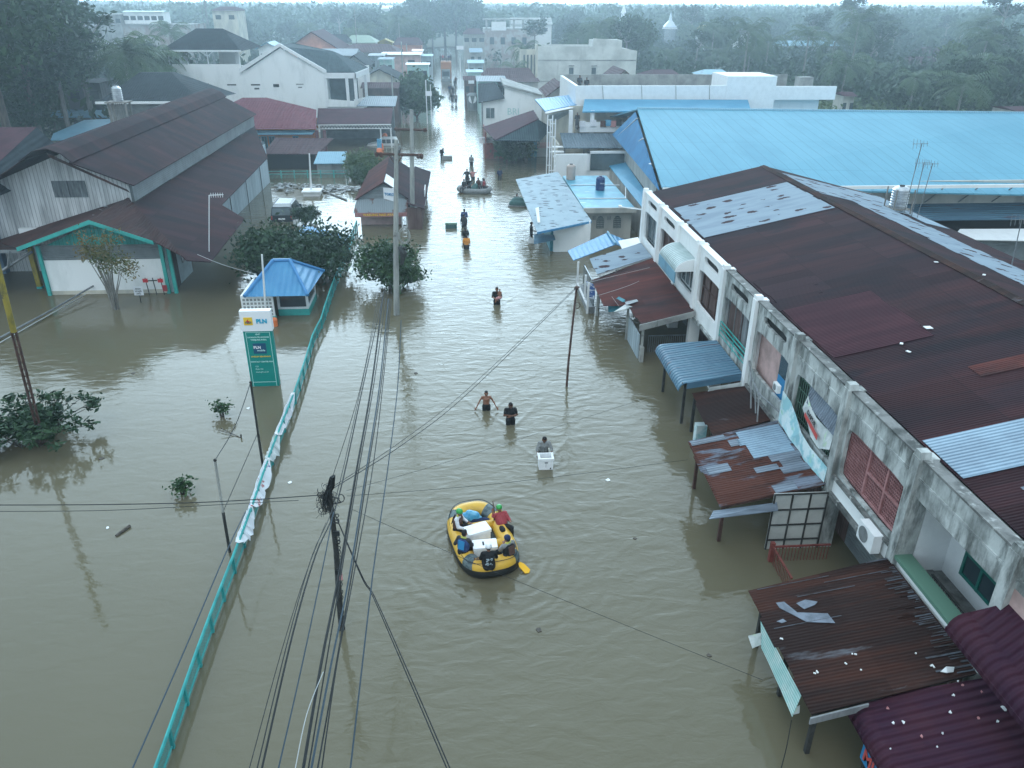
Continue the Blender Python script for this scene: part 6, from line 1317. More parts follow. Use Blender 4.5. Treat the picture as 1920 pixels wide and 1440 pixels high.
# slender tree before the teal office
st = thing('slender_tree', 'slender many stemmed tree with yellowing leaf tufts before the teal gabled office', 'tree', (-18.4, 41.0, 0)); random.seed(4)
b = MB(); tips = []
for k in range(15):
    az = random.uniform(0, 6.28); r_ = random.uniform(.2, 1.45); h = random.uniform(2.2, 4.0) if r_ < 1 else random.uniform(1.7, 3.1)
    q = Vector((-18.6+r_*math.cos(az)*1.05, 41+r_*math.sin(az)*.7, h)); m_ = Vector((-18.4+(q.x+18.4)*.3, 41+(q.y-41)*.3, h*.4)); b.tube([(-18.4+random.uniform(-.12, .12), 41, -1), m_, q], [.05, .035, .012], 5); tips.append(q)
b.done('trunk', 'pale_bark', st)
quadmesh('crown', leafquads(np.array([list(t_) for t_ in tips]+[list(t_+Vector((.3, 0, -.25))) for t_ in tips[::2]]), 75, .52, .09)-np.array([-18.4, 41, 0]), 'leaf_autumn', st)
# shrubs in the water at lower left
def cassava(name, label, base, n, rad, h, seed, s=.10, nl=26):
    random.seed(seed); t = thing(name, label, 'shrub', base); b = MB(); C = []
    for k in range(n):
        az = random.uniform(0, 6.28); r_ = rad*random.uniform(.25, 1); q = Vector((base.x+r_*math.cos(az), base.y+r_*math.sin(az)*.8, h*random.uniform(.45, 1))); m_ = base.lerp(q, .5)+Vector((0, 0, .1))
        b.tube([base+Vector((random.uniform(-.1, .1), 0, -.6)), m_, q], [.03, .02, .01], 4); C.append(list(q))
        if random.random() < .6: C.append(list(m_+Vector((random.uniform(-.2, .2), random.uniform(-.2, .2), .15))))
    b.done('stems', 'bark', t); quadmesh('crown', leafquads(np.array(C), nl, .24, s, .5)-np.array(list(base)), 'leaf_dark' if n > 20 else 'leaf_mid', t); return t
cassava('flooded_shrub', 'wide dark leafy shrub around the foot of the tall pipe post at the left edge', at(60, 826, 0), 60, 2.6, 1.25, 1, .12, 30)
cassava('flooded_shrub', 'leafy shrub cut by the left edge beside the wide one', at(-20, 850, 0), 26, 1.3, 1.0, 6, .12, 26)
cassava('water_plant', 'small leafy plant poking from the water, left of the slanting posts', at(342, 926, 0), 11, .30, .55, 2, .085, 18)
cassava('water_plant', 'small leafy plant poking from the water beyond the slanting posts', at(418, 781, 0), 9, .26, .50, 3, .085, 16)
a = at(452, 821, 0); tag(MB().tube([a, a+Vector((-.9, .6, .12))], .02, 4).tube([a+Vector((-.3, .2, .04)), a+Vector((-.9, .3, .2))], .015, 4).tube([a, a+Vector((.02, -.02, .16))], .03, 4).done('drifting_branch', 'bark'), 'bare forked branch drifting beside the slanting post', 'branch')
a = at(218, 1006, 0); c = at(244, 988, 0); tag(MB().tube([a+Vector((0, 0, .02)), c+Vector((0, 0, .05))], .05, 5).done('drifting_log', 'bark'), 'short dark log adrift at lower left', 'log')
# street bushes and trees farther away
broad('bushy_tree', 'dense bushy tree at the left street side beyond the tin stalls', (-5.0, 117, 0), 2.7, 5.4, .6, 120, 60, .30, 'leaf_mid', limbs=6, squash=.9)
broad('shop_bush', 'big green bush at the front of the red shop', (6.3, 84.5, 0), 2.1, 2.6, .4, 80, 55, .22, 'leaf_mid', limbs=4, squash=.8, cat='bush')
broad('round_tree', 'small round tree in front of the blue grey roofed house', (-11.3, 136, 0), 2.6, 3.5, 1.2, 70, 50, .3, 'leaf_mid', limbs=4, squash=.8)
palm('palm with bright fronds at the right street side before the concrete building', (at(915, 150, 0).x+3, 142, 0), 4.6, 3.4, 26, 21)
palm('palm close against the left side of the pale concrete building', (13.6, 156, 0), 7.2, 4.2, 26, 22)
p_ = atY(58, 280, 66); palm('dark palm at the left edge in front of the blue sheds', (p_.x, 66, 0), 2.6, 3.0, 26, 23, 'leaf_palm')
broad('yard_bush', 'low bush between the curved hall and the blue shed', (-31.5, 62, 0), 1.5, 1.8, .3, 40, 50, .2, 'leaf_mid', limbs=3, cat='bush')
for px_, py_, Y__, L_, sd, lb in ((232, 105, 96, 5.2, 24, 'big oil palm standing in front of the left hand trees'), (285, 118, 103, 4.6, 25, 'second oil palm, to the right of the big one in the left trees')):
    p_ = atY(px_, py_, Y__); palm(lb, (p_.x, Y__, 0), p_.z, L_, 40, sd, 'leaf_palm', 'oil_palm')
p_ = atY(318, 62, 165); palm('tall coconut palm rising before the grey block at upper left', (p_.x, 165, 0), p_.z, 4.8, 26, 26)
# prototypes and copies
def proto_broad(k, R_, H_, mat, nc, n, s, squash): 
    return broad('forest_tree', '', (0, 2000+k*30, .2), R_, H_-R_*.9, H_-R_*1.1, nc, n, s, mat, limbs=5, squash=squash, hollow=.5)
LB = dict(b=('leafy broad crowned tree in the wood around the town', 'broad leaved trees around the town'), p=('feathery palm tree in the wood around the town', 'palms around the town'), f=('tall flat topped tree standing above the wood', 'flat topped trees above the wood'))
protos = []
for k, (R_, H_, mat, nc, n, s, sq) in enumerate([(3.4, 8.5, 'leaf_dark', 90, 30, .38, .8), (4.2, 10, 'leaf_mid', 100, 30, .42, .7), (2.6, 7, 'leaf_light', 70, 28, .34, .9), (3.8, 9.5, 'leaf_dark', 90, 28, .42, .95)]):
    protos.append(('b', proto_broad(k, R_, H_, mat, nc, n, s, sq)))
for k in range(3): protos.append(('p', palm('', (0, 2200+k*30, .2), [8, 10, 6][k], [5.0, 5.2, 5.2][k], [24, 28, 32][k], 40+k, nl=16)))
def flat_tree(k):
    t = thing('forest_tree', '', 'tree', (0, 2300+k*30, .2)); r = np.random.default_rng(60+k); C = []; b = MB(); o = Vector((0, 2300+k*30, .2)); H_ = 11.0
    b.tube([o, o+Vector((.3, 0, H_*.7)), o+Vector((0, 0, H_*.8))], [.3, .2, .14], 6)
    for i in range(14):
        az = r.uniform(0, 6.28); rr = r.uniform(.6, 2.9); z = H_*r.uniform(.72, 1.0)+rr*.1; q = o+Vector((rr*math.cos(az), rr*math.sin(az), z)); b.tube([o+Vector((0, 0, H_*.68)), q], [.1, .03], 4)
        for j in range(3): C.append([q.x+r.uniform(-.6, .6), q.y+r.uniform(-.6, .6), q.z+r.uniform(-.1, .15)])
    quadmesh('crown', leafquads(np.array(C), 34, .75, .30, .25)-np.array(list(o)), 'leaf_dark', t); b.done('trunk', 'pale_bark', t); return t
for k in range(2): protos.append(('f', flat_tree(k)))
protos.append(('b', proto_broad(4, 5.6, 14.6, 'leaf_dark', 190, 44, .36, .85))); protos.append(('b', proto_broad(5, 5.0, 13.8, 'leaf_mid', 170, 44, .34, .9)))
random.seed(21); used = set(); NT = 0
def plant(k, x, y, sc=1.0):
    global NT
    kind, pr = protos[k]; lab, grp = LB[kind]; s_ = sc*random.uniform(.85, 1.15); s3 = (s_, s_, s_*random.uniform(.88, 1.1))
    if k not in used:
        used.add(k); pr.location = (x, y, .2); pr.rotation_euler = (0, 0, random.uniform(0, 6.28)); pr.scale = s3; pr['label'] = lab; pr['group'] = grp
    else: dup(pr, (x, y, .2), random.uniform(0, 6.28), s3, lab, grp)
    NT += 1
def zone(n, poly, weights, dmin=3.2, sc=1.0, ymax=None):
    xs = [p[0] for p in poly]; ys = [p[1] for p in poly]; pts = []; tries = 0
    while len(pts) < n and tries < n*60:
        tries += 1; x = random.uniform(min(xs), max(xs)); y = random.uniform(min(ys), max(ys)); ins = False
        for i in range(len(poly)):
            (xa, ya), (xb, yb) = poly[i], poly[i-1]
            if (ya > y) != (yb > y) and x < (xb-xa)*(y-ya)/(yb-ya)+xa: ins = not ins
        if not ins or any((x-a)**2+(y-b)**2 < dmin**2 for a, b in pts): continue
        if blocks(x, y): continue
        if any(abs(x-hx) < hw and -hb < y-hy < hd for hx, hy, hw, hd, hb in KEEP): continue
        pts.append((x, y)); plant(random.choices(range(9), weights)[0], x, y, sc*(1+.0*y))
SIGHT = [(178, 332, 108), (1150, 1184, 290), (1236, 1278, 255), (1312, 1352, 270), (1382, 1414, 260), (1462, 1578, 235), (1716, 1796, 225), (1700, 1768, 190), (956, 1040, 250), (905, 1002, 235), (866, 912, 215), (92, 190, 185), (186, 360, 210), (395, 448, 200)]
def blocks(x, y):
    c = 960+1627*math.tan(math.atan2(x, y)-YAW); h = 1627*3.2/y
    return any(a-h < c < b+h and Yh-75 < y < Yh+2 for a, b, Yh in SIGHT)
KEEP = [(o.location.x, o.location.y, 7, 7, 16) for o in COL.objects if o.parent is None and o.get('category') in ('house', 'building', 'shop', 'rooms', 'pavilion')]
Wd = [4, 3, 1.5, 4, 3, 3, 3, .6, .6]; Wr = [2.4, 2, 1, 2.4, 4, 5, 4, 1.3, 1.3]
zone(26, [(-75, 92), (-36, 92), (-34, 112), (-40, 150), (-110, 150), (-90, 110)], Wd, 3.6, .88)
zone(26, [(-110, 152), (-42, 152), (-45, 200), (-130, 200)], Wd, 4.5, 1.0)
zone(22, [(-140, 215), (-20, 215), (-22, 300), (-170, 300)], Wd, 6, 1.05)
zone(16, [(-26, 200), (-8, 215), (-7, 300), (-30, 300)], Wd, 4.0, 1.0)
zone(30, [(36, 150), (110, 150), (150, 205), (36, 205)], Wr, 4.6, .95)
zone(34, [(30, 208), (150, 208), (190, 300), (28, 300)], Wr, 5.5, 1.0)
zone(12, [(10, 250), (28, 235), (30, 300), (12, 300)], Wr, 4.0, 1.0)
zone(20, [(64, 96), (105, 112), (110, 146), (62, 140)], [2, 2, 3, 2, 2, 2, 6, .2, .2], 4.0, .85)
zone(12, [(20, 172), (36, 168), (36, 205), (16, 205)], Wr, 3.6, .9)
for (px, py, Y, k, sc) in ((35, 60, 86, 9, 1.05), (95, 60, 94, 10, .9), (-25, 60, 76, 10, 1.0), (150, 60, 96, 7, 1.3), (75, 60, 104, 9, 1.0), (0, 60, 108, 9, 1.05), (30, 30, 88, 7, 1.0), (95, 10, 92, 8, 1.05), (20, 150, 86, 0, .8), (1520, 20, 215, 7, 1.25), (1590, 20, 220, 8, 1.25), (1645, 20, 218, 7, 1.25), (1868, 30, 200, 8, 1.3), (1290, 20, 260, 8, 1.2), (1000, 25, 210, 7, 1.1), (812, 60, 285, 0, 1.4), (835, 60, 300, 1, 1.5), (790, 60, 290, 3, 1.4), (856, 60, 295, 3, 1.45), (876, 60, 300, 1, 1.3)):
    p = atY(px, 100, Y); plant(k, p.x, Y, sc)
# bright undergrowth behind the market roof
C = np.column_stack([rng.uniform(34, 105, 520), rng.uniform(88, 128, 520), rng.uniform(.4, 1.5, 520)])
C = C[(C[:, 1] > 88+(C[:, 0]-34)*.2)]
o = quadmesh('undergrowth', leafquads(C, 34, 1.3, .34), 'leaf_light'); o['kind'] = 'stuff'; tag(o, 'bright green undergrowth on the rise behind the market roof', 'undergrowth')
# far-off wood that reads as one mass
n = 5200; Y_ = 300+rng.random(n)**1.4*900; X_ = (rng.random(n)-.5)*2*(Y_*.78+30); keep = ~((abs(X_) < 7) & (Y_ < 300)); X_, Y_ = X_[keep], Y_[keep]; n = len(X_)
hh_ = rng.uniform(10.8, 14.3, n)*(1+.0*Y_); C = np.column_stack([X_, Y_, hh_*.6]); m = 46
P = np.repeat(C, m, 0); d = rng.normal(0, 1, (n*m, 3)); d /= np.linalg.norm(d, axis=1)[:, None]; d[:, 2] = np.where(d[:, 2] < 0, d[:, 2]*.8, d[:, 2])
P = P+d*np.repeat(np.column_stack([hh_*.45, hh_*.45, hh_*.42]), m, 0)*rng.uniform(.75, 1.1, (n*m, 1))
a = rng.normal(0, 1, (n*m, 3)); a /= np.linalg.norm(a, axis=1)[:, None]; b_ = np.cross(a, rng.normal(0, 1, (n*m, 3))); b_ /= np.linalg.norm(b_, axis=1)[:, None]
L = (.75+P[:, 1:2]/1500)*rng.uniform(.6, 1.2, (n*m, 1))
Q = np.stack([P-a*L, P-b_*L*.6, P+a*L, P+b_*L*.6], 1)
o = quadmesh('distant_forest', Q, 'leaf_mid'); o['kind'] = 'stuff'; tag(o, 'unbroken wood of distant trees reaching to the horizon', 'forest')
# understory that closes the wood between the trunks
U = []
for (x0_, x1_, y0_, y1_, n0_) in ((-110, -38, 93, 152, 420), (-150, -42, 152, 215, 700), (-170, -10, 215, 305, 1100), (38, 150, 132, 208, 900), (30, 190, 208, 305, 1500), (10, 30, 225, 305, 160), (19, 36, 172, 208, 120), (62, 112, 108, 145, 300)):
    U.append(np.column_stack([rng.uniform(x0_, x1_, n0_), rng.uniform(y0_, y1_, n0_), rng.uniform(.5, 3.8, n0_)]))
U = np.concatenate(U); K = np.array([[k[0], k[1]] for k in KEEP])
far_ = np.ones(len(U), bool)
for kx, ky in K: far_ &= ~((abs(U[:, 0]-kx) < 9) & (U[:, 1]-ky < 8) & (U[:, 1]-ky > -22))
o = quadmesh('understory', leafquads(U[far_], 40, 2.6, .6), 'leaf_dark'); o['kind'] = 'stuff'; tag(o, 'dark tangled undergrowth closing the gaps between the trees', 'undergrowth')
struct('forest_floor', MB().add([(-1200, 310, .25), (1200, 310, .25), (1200, 1390, .25), (-1200, 1390, .25)], [(0, 1, 2, 3)]), 'soil')
struct('ground', MB().add([(-200, 152, .12), (-36, 152, .12), (-34, 92, .12), (-110, 92, .12)], [(0, 1, 2, 3)]).add([(36, 150.5, .12), (200, 150.5, .12), (200, 309, .12), (30, 309, .12)], [(0, 1, 2, 3)]).add([(-200, 154, .12), (-200, 309, .12), (-9, 309, .12), (-9, 205, .12), (-38, 154, .12)], [(0, 1, 2, 3, 4)]), 'soil')
# ================================================================== POLES, WIRES, SMALL THINGS ON THE WATER
def wire(pts, r, mat, label, group='overhead wires along the street', name='overhead_wire', cat='wire', n=4):
    P = [Vector(p) for p in pts]; out = []
    for i in range(len(P)-1):          # Catmull-Rom so the cables sag smoothly
        p0, p1, p2, p3 = P[max(i-1, 0)], P[i], P[i+1], P[min(i+2, len(P)-1)]
        for k in range(6):
            t = k/6; out.append(.5*((2*p1)+(-p0+p2)*t+(2*p0-5*p1+4*p2-p3)*t*t+(-p0+3*p1-3*p2+p3)*t*t*t))
    out.append(P[-1]); return tag(MB().tube(out, r, n).done(name, mat), label, cat, group)
# concrete pole with steel crossarm
cpole = thing('concrete_pole', 'tall grey concrete utility pole with steel crossarm standing among the street tree', 'utility pole', (-3.3, 39.3, 0))
top = atY(743, 262, 39.3)
MB().tube([(-3.3, 39.3, -1), (-3.05, 39.3, 4), (top.x, 39.3, top.z)], [.17, .14, .10], 10).done('pole', 'pole_concrete', cpole)
xa, xb = atY(706, 288, 39.3), atY(790, 291, 39.3)
b = MB(); b.tube([xa, xb], .07, 5)
for q in (xa, xb, xa.lerp(xb, .1), xa.lerp(xb, .93)): b.ball(q+Vector((0, 0, -.05)), .11, .11, .14, 8)
b.done('crossarm', 'rust_pole', cpole)
b = MB(); m_ = xa.lerp(xb, .42); b.tube([m_+Vector((-.3, 0, -.05)), m_+Vector((0, 0, -.55)), m_+Vector((.35, 0, -.05))], .035, 5).done('brace', 'rust_pole', cpole)
c_ = atY(758, 442, 38.9); b = MB(); b.tube([(c_.x+.28*math.cos(a), 38.9, c_.z+.42*math.sin(a)) for a in [i*.4 for i in range(17)]], .03, 4).tube([(c_.x+.22*math.cos(a), 38.85, c_.z+.34*math.sin(a)) for a in [i*.4 for i in range(17)]], .02, 4)
b.done('cable_coil', 'pole_concrete', cpole)
c_ = atY(755, 478, 39.0); MB().tube([c_+Vector((-.12, 0, .45)), c_+Vector((.05, 0, .1)), c_+Vector((-.05, 0, -.5))], [.12, .2, .08], 6).ball(c_+Vector((.12, 0, .35)), .1).done('junction_box', 'black_pole', cpole)
pole2 = thing('far_concrete_pole', 'grey utility pole rising behind the tin stalls with a lower steel crossarm', 'utility pole', (-3.19, 57.4, 0))
MB().tube([(-3.19, 57.0, -1), (-2.8, 57.0, 8.3)], [.2, .13], 9).done('pole', 'pole_concrete', pole2)
a, c = atY(742, 242, 57), atY(797, 244, 57); MB().tube([a, c], .09, 5).ball(c, .16).ball(a, .13).done('crossarm', 'rust_pole', pole2)
for i, (x, y, yt, Y, lb) in enumerate(((752, 165, 78, 150, 'thin utility pole before the pink wall, left of the pair'), (762, 160, 82, 158, 'thin utility pole before the pink wall, right of the pair'), (734, 205, 140, 110, 'thin utility pole beside the cream gable'))):
    p = atY(x, yt, Y); tag(MB().tube([(p.x, Y, -1), (p.x, Y, p.z)], .11, 6).done('distant_pole', 'pole_concrete'), lb, 'utility pole', 'thin far utility poles')
t = thing('lamp_post', 'slim double post with a small sign standing right of the bushy tree', 'post', atY(798, 205, 112)); p = atY(798, 150, 112)
MB().tube([(p.x, 112, -1), (p.x, 112, p.z)], .07, 5).tube([(p.x+.6, 112, -1), (p.x+.6, 112, p.z-.6)], .06, 5).done('posts', 'white_paint', t); MB().box(p.x-.1, p.x+.75, 111.9, 111.98, p.z-2, p.z-1.4).done('plate', 'sign_white', t)
# cable nest pole
npole = thing('cable_pole', 'short dark pole topped by a tangled nest of black cables in the near water', 'utility pole', (-3.31, 16.0, 0))
nt_ = atY(618, 925, 16.0)
MB().tube([(-3.31, 16.02, -1), (-3.28, 16.02, .8), (-3.2, 16.0, 2.6), nt_], [.085, .08, .07, .06], 8).done('pole', 'black_pole', npole)
random.seed(9); b = MB()
c0 = atY(612, 935, 16.0)
for k in range(110):
    c = c0+Vector((random.gauss(0, .07), random.gauss(0, .07), random.gauss(-.05, .16))); r_ = random.uniform(.03, .13)*(2.0 if k % 9 == 0 else 1); ax = random.uniform(0, 3.14); tl = random.uniform(-.8, .8); n0 = random.uniform(0, 6); sp = random.uniform(2.5, 6.3)
    pts = [c+Vector((r_*math.cos(n0+sp*i/9)*math.cos(ax), r_*math.cos(n0+sp*i/9)*math.sin(ax), r_*math.sin(n0+sp*i/9)))+Vector((0, 0, tl*.1*i/9)) for i in range(10)]; b.tube(pts, random.uniform(.004, .009), 4, cap=False)
for k in range(60):
    a_ = random.uniform(0, 6.28); l_ = random.uniform(.1, .3); d__ = Vector((math.cos(a_), random.uniform(-.5, .5), math.sin(a_))); q_ = c0+Vector((random.gauss(0, .04), 0, random.gauss(-.05, .12))); b.tube([q_, q_+d__*l_*.6, q_+d__*l_+Vector((random.uniform(-.06, .06), 0, -.06))], .004, 4)
c1 = atY(624, 893, 16.0)
for k in range(26): o_ = Vector((random.gauss(0, .03), random.gauss(0, .03), 0)); b.tube([c0+o_, c0.lerp(c1, .5)+o_*1.6+Vector((.03, 0, .02)), c1+o_], random.uniform(.012, .02), 4)
b.tube([c0+Vector((.05, 0, .1)), c0+Vector((.3, 0, -.02))], .02, 4).tube([c0+Vector((.05, 0, -.18)), c0+Vector((.35, 0, -.12))], .02, 4)
b.done('cable_nest', 'cable', npole)
b = MB()
for k in range(16):
    z = random.uniform(.3, 3.9); x = -3.29+.2*z/4.3; b.tube([(x+.08*math.cos(a), 16+.08*math.sin(a), z+.02*math.sin(3*a)) for a in [i*.8 for i in range(9)]], .012, 4)
for z in (3.2, 2.0): b.box(-3.36+.2*z/4.3, -3.2+.2*z/4.3, 15.88, 15.93, z-.06, z+.08)
b.done('cable_wraps', 'cable', npole)
MB().box(-3.22, -3.10, 15.9, 15.93, 1.75, 1.95).done('small_tag', 'pink_cloth', npole)
c_ = atY(640, 934, 15.9); tag(MB().tube([(c_.x+.07*math.cos(a), 15.9, c_.z+.11*math.sin(a)) for a in [i*.5 for i in range(14)]], .012, 4).done('wire_loop', 'cable'), 'small black loop of cable hanging right of the cable nest', 'cable loop')
# right leaning pole
rp = thing('rusty_pole', 'thin rusty pole standing in the water beside the red lean-to roof', 'utility pole', (4.61, 30.13, 0))
rt_ = atY(1081, 540, 30.13)
MB().tube([(4.61, 30.13, -1), (4.68, 30.13, 1.2), rt_], [.055, .05, .045], 7).done('pole', 'rust_pole', rp)
b = MB(); b.ball(rt_, .09).tube([rt_+Vector((-.1, 0, -.05)), rt_+Vector((.12, 0, .05))], .04, 5); b.tube([(4.95+.11*math.cos(a), 30.1, 3.75+.13*math.sin(a)) for a in [i*.5 for i in range(14)]], .014, 4); b.done('clamp', 'rust_pole', rp)
# left posts and tall pipe post
for nm, lb, a, c, cl_ in (('slanting_post', 'grey and dark thin post standing inside the fence, nearer of the pair', (430, 1035), (403, 863), 'pole_concrete'), ('slanting_post', 'dark thin post by the fence under the totem sign, farther of the pair', (495, 890), (470, 717), 'black_pole')):
    g_ = at(*a, 0); t = thing(nm, lb, 'post', g_, 'posts joined by stay wires'); tp = atY(*c, g_.y); MB().tube([g_-Vector((0, 0, .8)), g_.lerp(tp, .45)], .045, 6).done('lower_pipe', 'black_pole', t); MB().tube([g_.lerp(tp, .45), tp], .038, 6).done('upper_pipe', cl_, t); MB().ball(tp, .05).done('cap', 'black_pole', t)
pa_ = atY(403, 863, at(430, 1035).y); pb_ = atY(470, 717, at(495, 890).y)
wire([pa_, pa_.lerp(pb_, .5)+Vector((0, 0, -.25)), pb_], .014, 'cable', 'stay wire joining the tops of the two slanting posts', 'stay wires of the slanting posts', 'stay_wire')
q1, q2 = atY(418, 960, at(430, 1035).y), atY(482, 815, at(495, 890).y)
wire([q1, q2], .012, 'cable', 'lower stay wire between the two slanting posts', 'stay wires of the slanting posts', 'stay_wire')
g_ = at(78, 832, 0); tpp = thing('tall_pipe_post', 'tall twin pipe post with yellow top rising from the wide shrub at left', 'post', g_)
tp = atY(-12, 470, g_.y-1.2)
d_ = (tp-g_)
for o_ in (-.07, .07): MB().tube([g_+Vector((o_, 0, -1)), g_+d_*.62+Vector((o_, 0, 0))], .045, 6).done('pipe', 'rust_pole', tpp)
b = MB()
for k in range(16): q = g_+d_*.62*(k/16); b.box(q.x-.09, q.x+.09, q.y-.03, q.y+.03, q.z-.02, q.z+.02)
b.done('rungs', 'rust_pole', tpp)
MB().tube([g_+d_*.62, tp], .10, 8).done('yellow_top', 'yellow_paint', tpp)
a, c = at(-5, 636, .1), at(182, 532, .5)
tag(MB().tube([a, a.lerp(c, .5)+Vector((0, 0, -.05)), c], .05, 6).done('fallen_pipe', 'grey_metal'), 'long grey pipe sloping from the water up to the open shed, upper of two', 'pipe', 'fallen pipes by the shed')
a, c = at(-5, 645, .08), at(160, 552, .15)
tag(MB().tube([a, c], .03, 5).done('fallen_pipe', 'cable_pale'), 'thin pale pipe lying below the thicker grey one, lower of two', 'pipe', 'fallen pipes by the shed')
# wires in the vertical plane of the pole line
def wx(X, pts, r, mat, label): return wire([atX(x, y, X) for x, y in pts], r, mat, label)
OT = xa.lerp(xb, .45)
wx(-2.4, [(718, 556), (697, 720), (667, 890), (635, 1080), (603, 1240), (562, 1480)], .024, 'cable', 'thickest black cable, running down past the right of the cable nest')
wx(-2.35, [(724, 556), (701, 720), (671, 890), (639, 1080), (575, 1460)], .012, 'cable', 'thin cable hugging the right of the thickest cable')
wx(-2.05, [(728, 560), (712, 720), (687, 880), (655, 1080), (622, 1240), (582, 1450)], .016, 'cable_blue', 'blue grey cable, left of the close trio at lower centre')
wx(-2.02, [(731, 560), (715, 720), (690, 880), (659, 1080), (594, 1450)], .012, 'cable', 'black cable in the middle of the close trio at lower centre')
wx(-1.98, [(734, 560), (718, 720), (700, 870), (663, 1080), (632, 1243), (602, 1450)], .010, 'cable', 'thin cable, right of the close trio at lower centre')
wx(-1.6, [(752, 600), (746, 720), (730, 857), (704, 1040), (694, 1119), (656, 1450)], .012, 'cable_blue', 'pale blue grey wire farthest right of the bundle')
wx(-2.5, [(720, 545), (680, 727), (635, 932), (592, 1040), (549, 1188), (489, 1450)], .014, 'cable', 'black wire passing just left of the cable pole')
wx(-2.53, [(715, 548), (677, 727), (630, 932), (586, 1040), (540, 1200), (480, 1450)], .008, 'cable', 'thin wire left of the black one at the cable pole')
wx(-2.6, [(611, 980), (572, 1080), (528, 1220), (465, 1450)], .006, 'cable', 'hair thin wire, leftmost of the bundle at lower left')
wx(-2.3, [(625, 960), (608, 1050), (565, 1253), (520, 1450)], .010, 'cable_blue', 'pale blue wire crossing the foot of the bundle')
wx(-2.3, [(606, 1260), (575, 1340), (552, 1450)], .007, 'cable_pale', 'faint pale wire low in the bundle')
wire([atY(624, 893, 16), atX(677, 722, -2.5), atX(709, 552, -2.5)], .008, 'cable', 'thin wire from the tip of the cable nest up towards the street tree')
wire([atY(626, 915, 16), atY(760, 830, 20), atY(880, 735, 24), rt_], .013, 'cable', 'service cable from the cable nest to the top of the rusty pole')
wire([atY(628, 910, 16), atY(760, 822, 20), atY(880, 727, 24), rt_+Vector((0, 0, .05))], .010, 'cable', 'second service cable just above the one to the rusty pole')
wire([rt_, at(1110, 528, 3.3), at(1225, 500, 2.2)], .010, 'cable_pale', 'pale wire from the rusty pole to the spotted awning')
wire([at(1095, 562, 2.6), at(1180, 535, 2.2), at(1232, 510, 1.9)], .012, 'cable_pale', 'pale drooping wire over the rusty awning')
wire([atY(607, 928, 16), atY(400, 941, 15.5), atY(200, 946, 15.2), atY(-30, 947, 15)], .013, 'cable', 'dark wire running level to the left from the cable nest')
wire([atY(560, 938, 15.8), atY(400, 947, 15.6), atY(200, 957, 15.2), atY(-30, 959, 15)], .008, 'cable', 'thinner wire just below the level one running left')
wire([atY(650, 920, 16), atY(875, 855, 20), atY(1215, 745, 27)], .005, 'cable', 'faint wire from the cable nest to the far shophouses')
wire([atY(650, 930, 16), atY(950, 905, 18), atY(1290, 862, 22)], .006, 'cable', 'faint wire from the cable nest to the patched awning')
wire([atY(660, 955, 16), atY(880, 1052, 15), atY(1180, 1175, 13.5), atY(1430, 1275, 12.3)], .007, 'cable', 'faint wire from the cable nest to the brown awning banner')
wire([atY(622, 950, 16), atY(677, 1080, 14.5), atY(700, 1120, 14), atY(765, 1270, 11.5), atY(846, 1460, 9)], .012, 'cable', 'guy wire dropping from the cable pole to the bottom right, left strand')
wire([atY(622, 950, 16), atY(679, 1080, 14.5), atY(703, 1120, 14), atY(770, 1270, 11.5), atY(852, 1460, 9)], .012, 'cable', 'guy wire dropping from the cable pole to the bottom right, right strand')
wx(-4.2, [(460, 960), (422, 1040), (343, 1226), (240, 1460)], .012, 'cable_blue', 'blue grey wire hanging inside the fence at lower left')
wire([atY(370, 477, 41), atY(420, 497, 40.5), atY(480, 514, 40)], .014, 'cable_pale', 'pale sagging wire from the hall roof to the guard booth')
wire([atY(390, 545, 30), atY(260, 470, 40)], .0, 'cable', 'x') if False else None
wire([at(1484, 1350, 1.2), at(1475, 1400, .6), at(1462, 1450, .2)], .01, 'cable', 'dark wire dangling from the corner of the large brown awning')
t = thing('roof_antenna', 'white television antenna on a thin mast above the hall aisle roof', 'antenna', at(392, 472, 2.6)); c = atY(392, 366, at(392, 472, 2.6).y)
MB().tube([at(392, 472, 2.5), c], .03, 5).done('mast', 'white_paint', t); b = MB(); b.tube([c, c+Vector((.75, 0, .02))], .02, 4)
for k in range(6): b.tube([c+Vector((.1+.12*k, -.02, -.12)), c+Vector((.1+.12*k, .02, .12))], .012, 4)
b.done('receiver', 'white_paint', t)
# ================================================================== PEOPLE
def caps(mb, p0, r0_, p1, r1_, n=9):
    p0, p1 = Vector(p0), Vector(p1); d = p1-p0; L = max(d.length, 1e-4); d.normalize(); pts = []; rs = []
    for k in range(4): a = k/3.6*math.pi/2; pts.append(p0-d*r0_*math.cos(a)); rs.append(max(r0_*math.sin(a), r0_*.06))
    pts.append(p0); rs.append(r0_); pts.append(p1); rs.append(r1_)
    for k in (3, 2, 1, 0): a = k/3.6*math.pi/2; pts.append(p1+d*r1_*math.cos(a)); rs.append(max(r1_*math.sin(a), r1_*.06))
    # keep a fixed frame so the tube does not twist
    a = d.cross(Vector((0, 0, 1)) if abs(d.z) < .9 else Vector((1, 0, 0))).normalized(); c = d.cross(a); b = len(mb.v)
    for p, r in zip(pts, rs):
        for j in range(n): t = 2*math.pi*j/n; mb.v.append(tuple(p+a*r*math.cos(t)+c*r*math.sin(t)))
    for i in range(len(pts)-1):
        for j in range(n): mb.f.append((b+i*n+j, b+i*n+(j+1) % n, b+(i+1)*n+(j+1) % n, b+(i+1)*n+j))
    mb.f.append(tuple(b+j for j in reversed(range(n)))); mb.f.append(tuple(b+(len(pts)-1)*n+j for j in range(n)))
def soft(o, vox, it=1):
    m = o.modifiers.new('remesh', 'REMESH'); m.mode = 'VOXEL'; m.voxel_size = vox; m.use_smooth_shade = True
    s_ = o.modifiers.new('smooth', 'SMOOTH'); s_.factor = .5; s_.iterations = it+1; return o
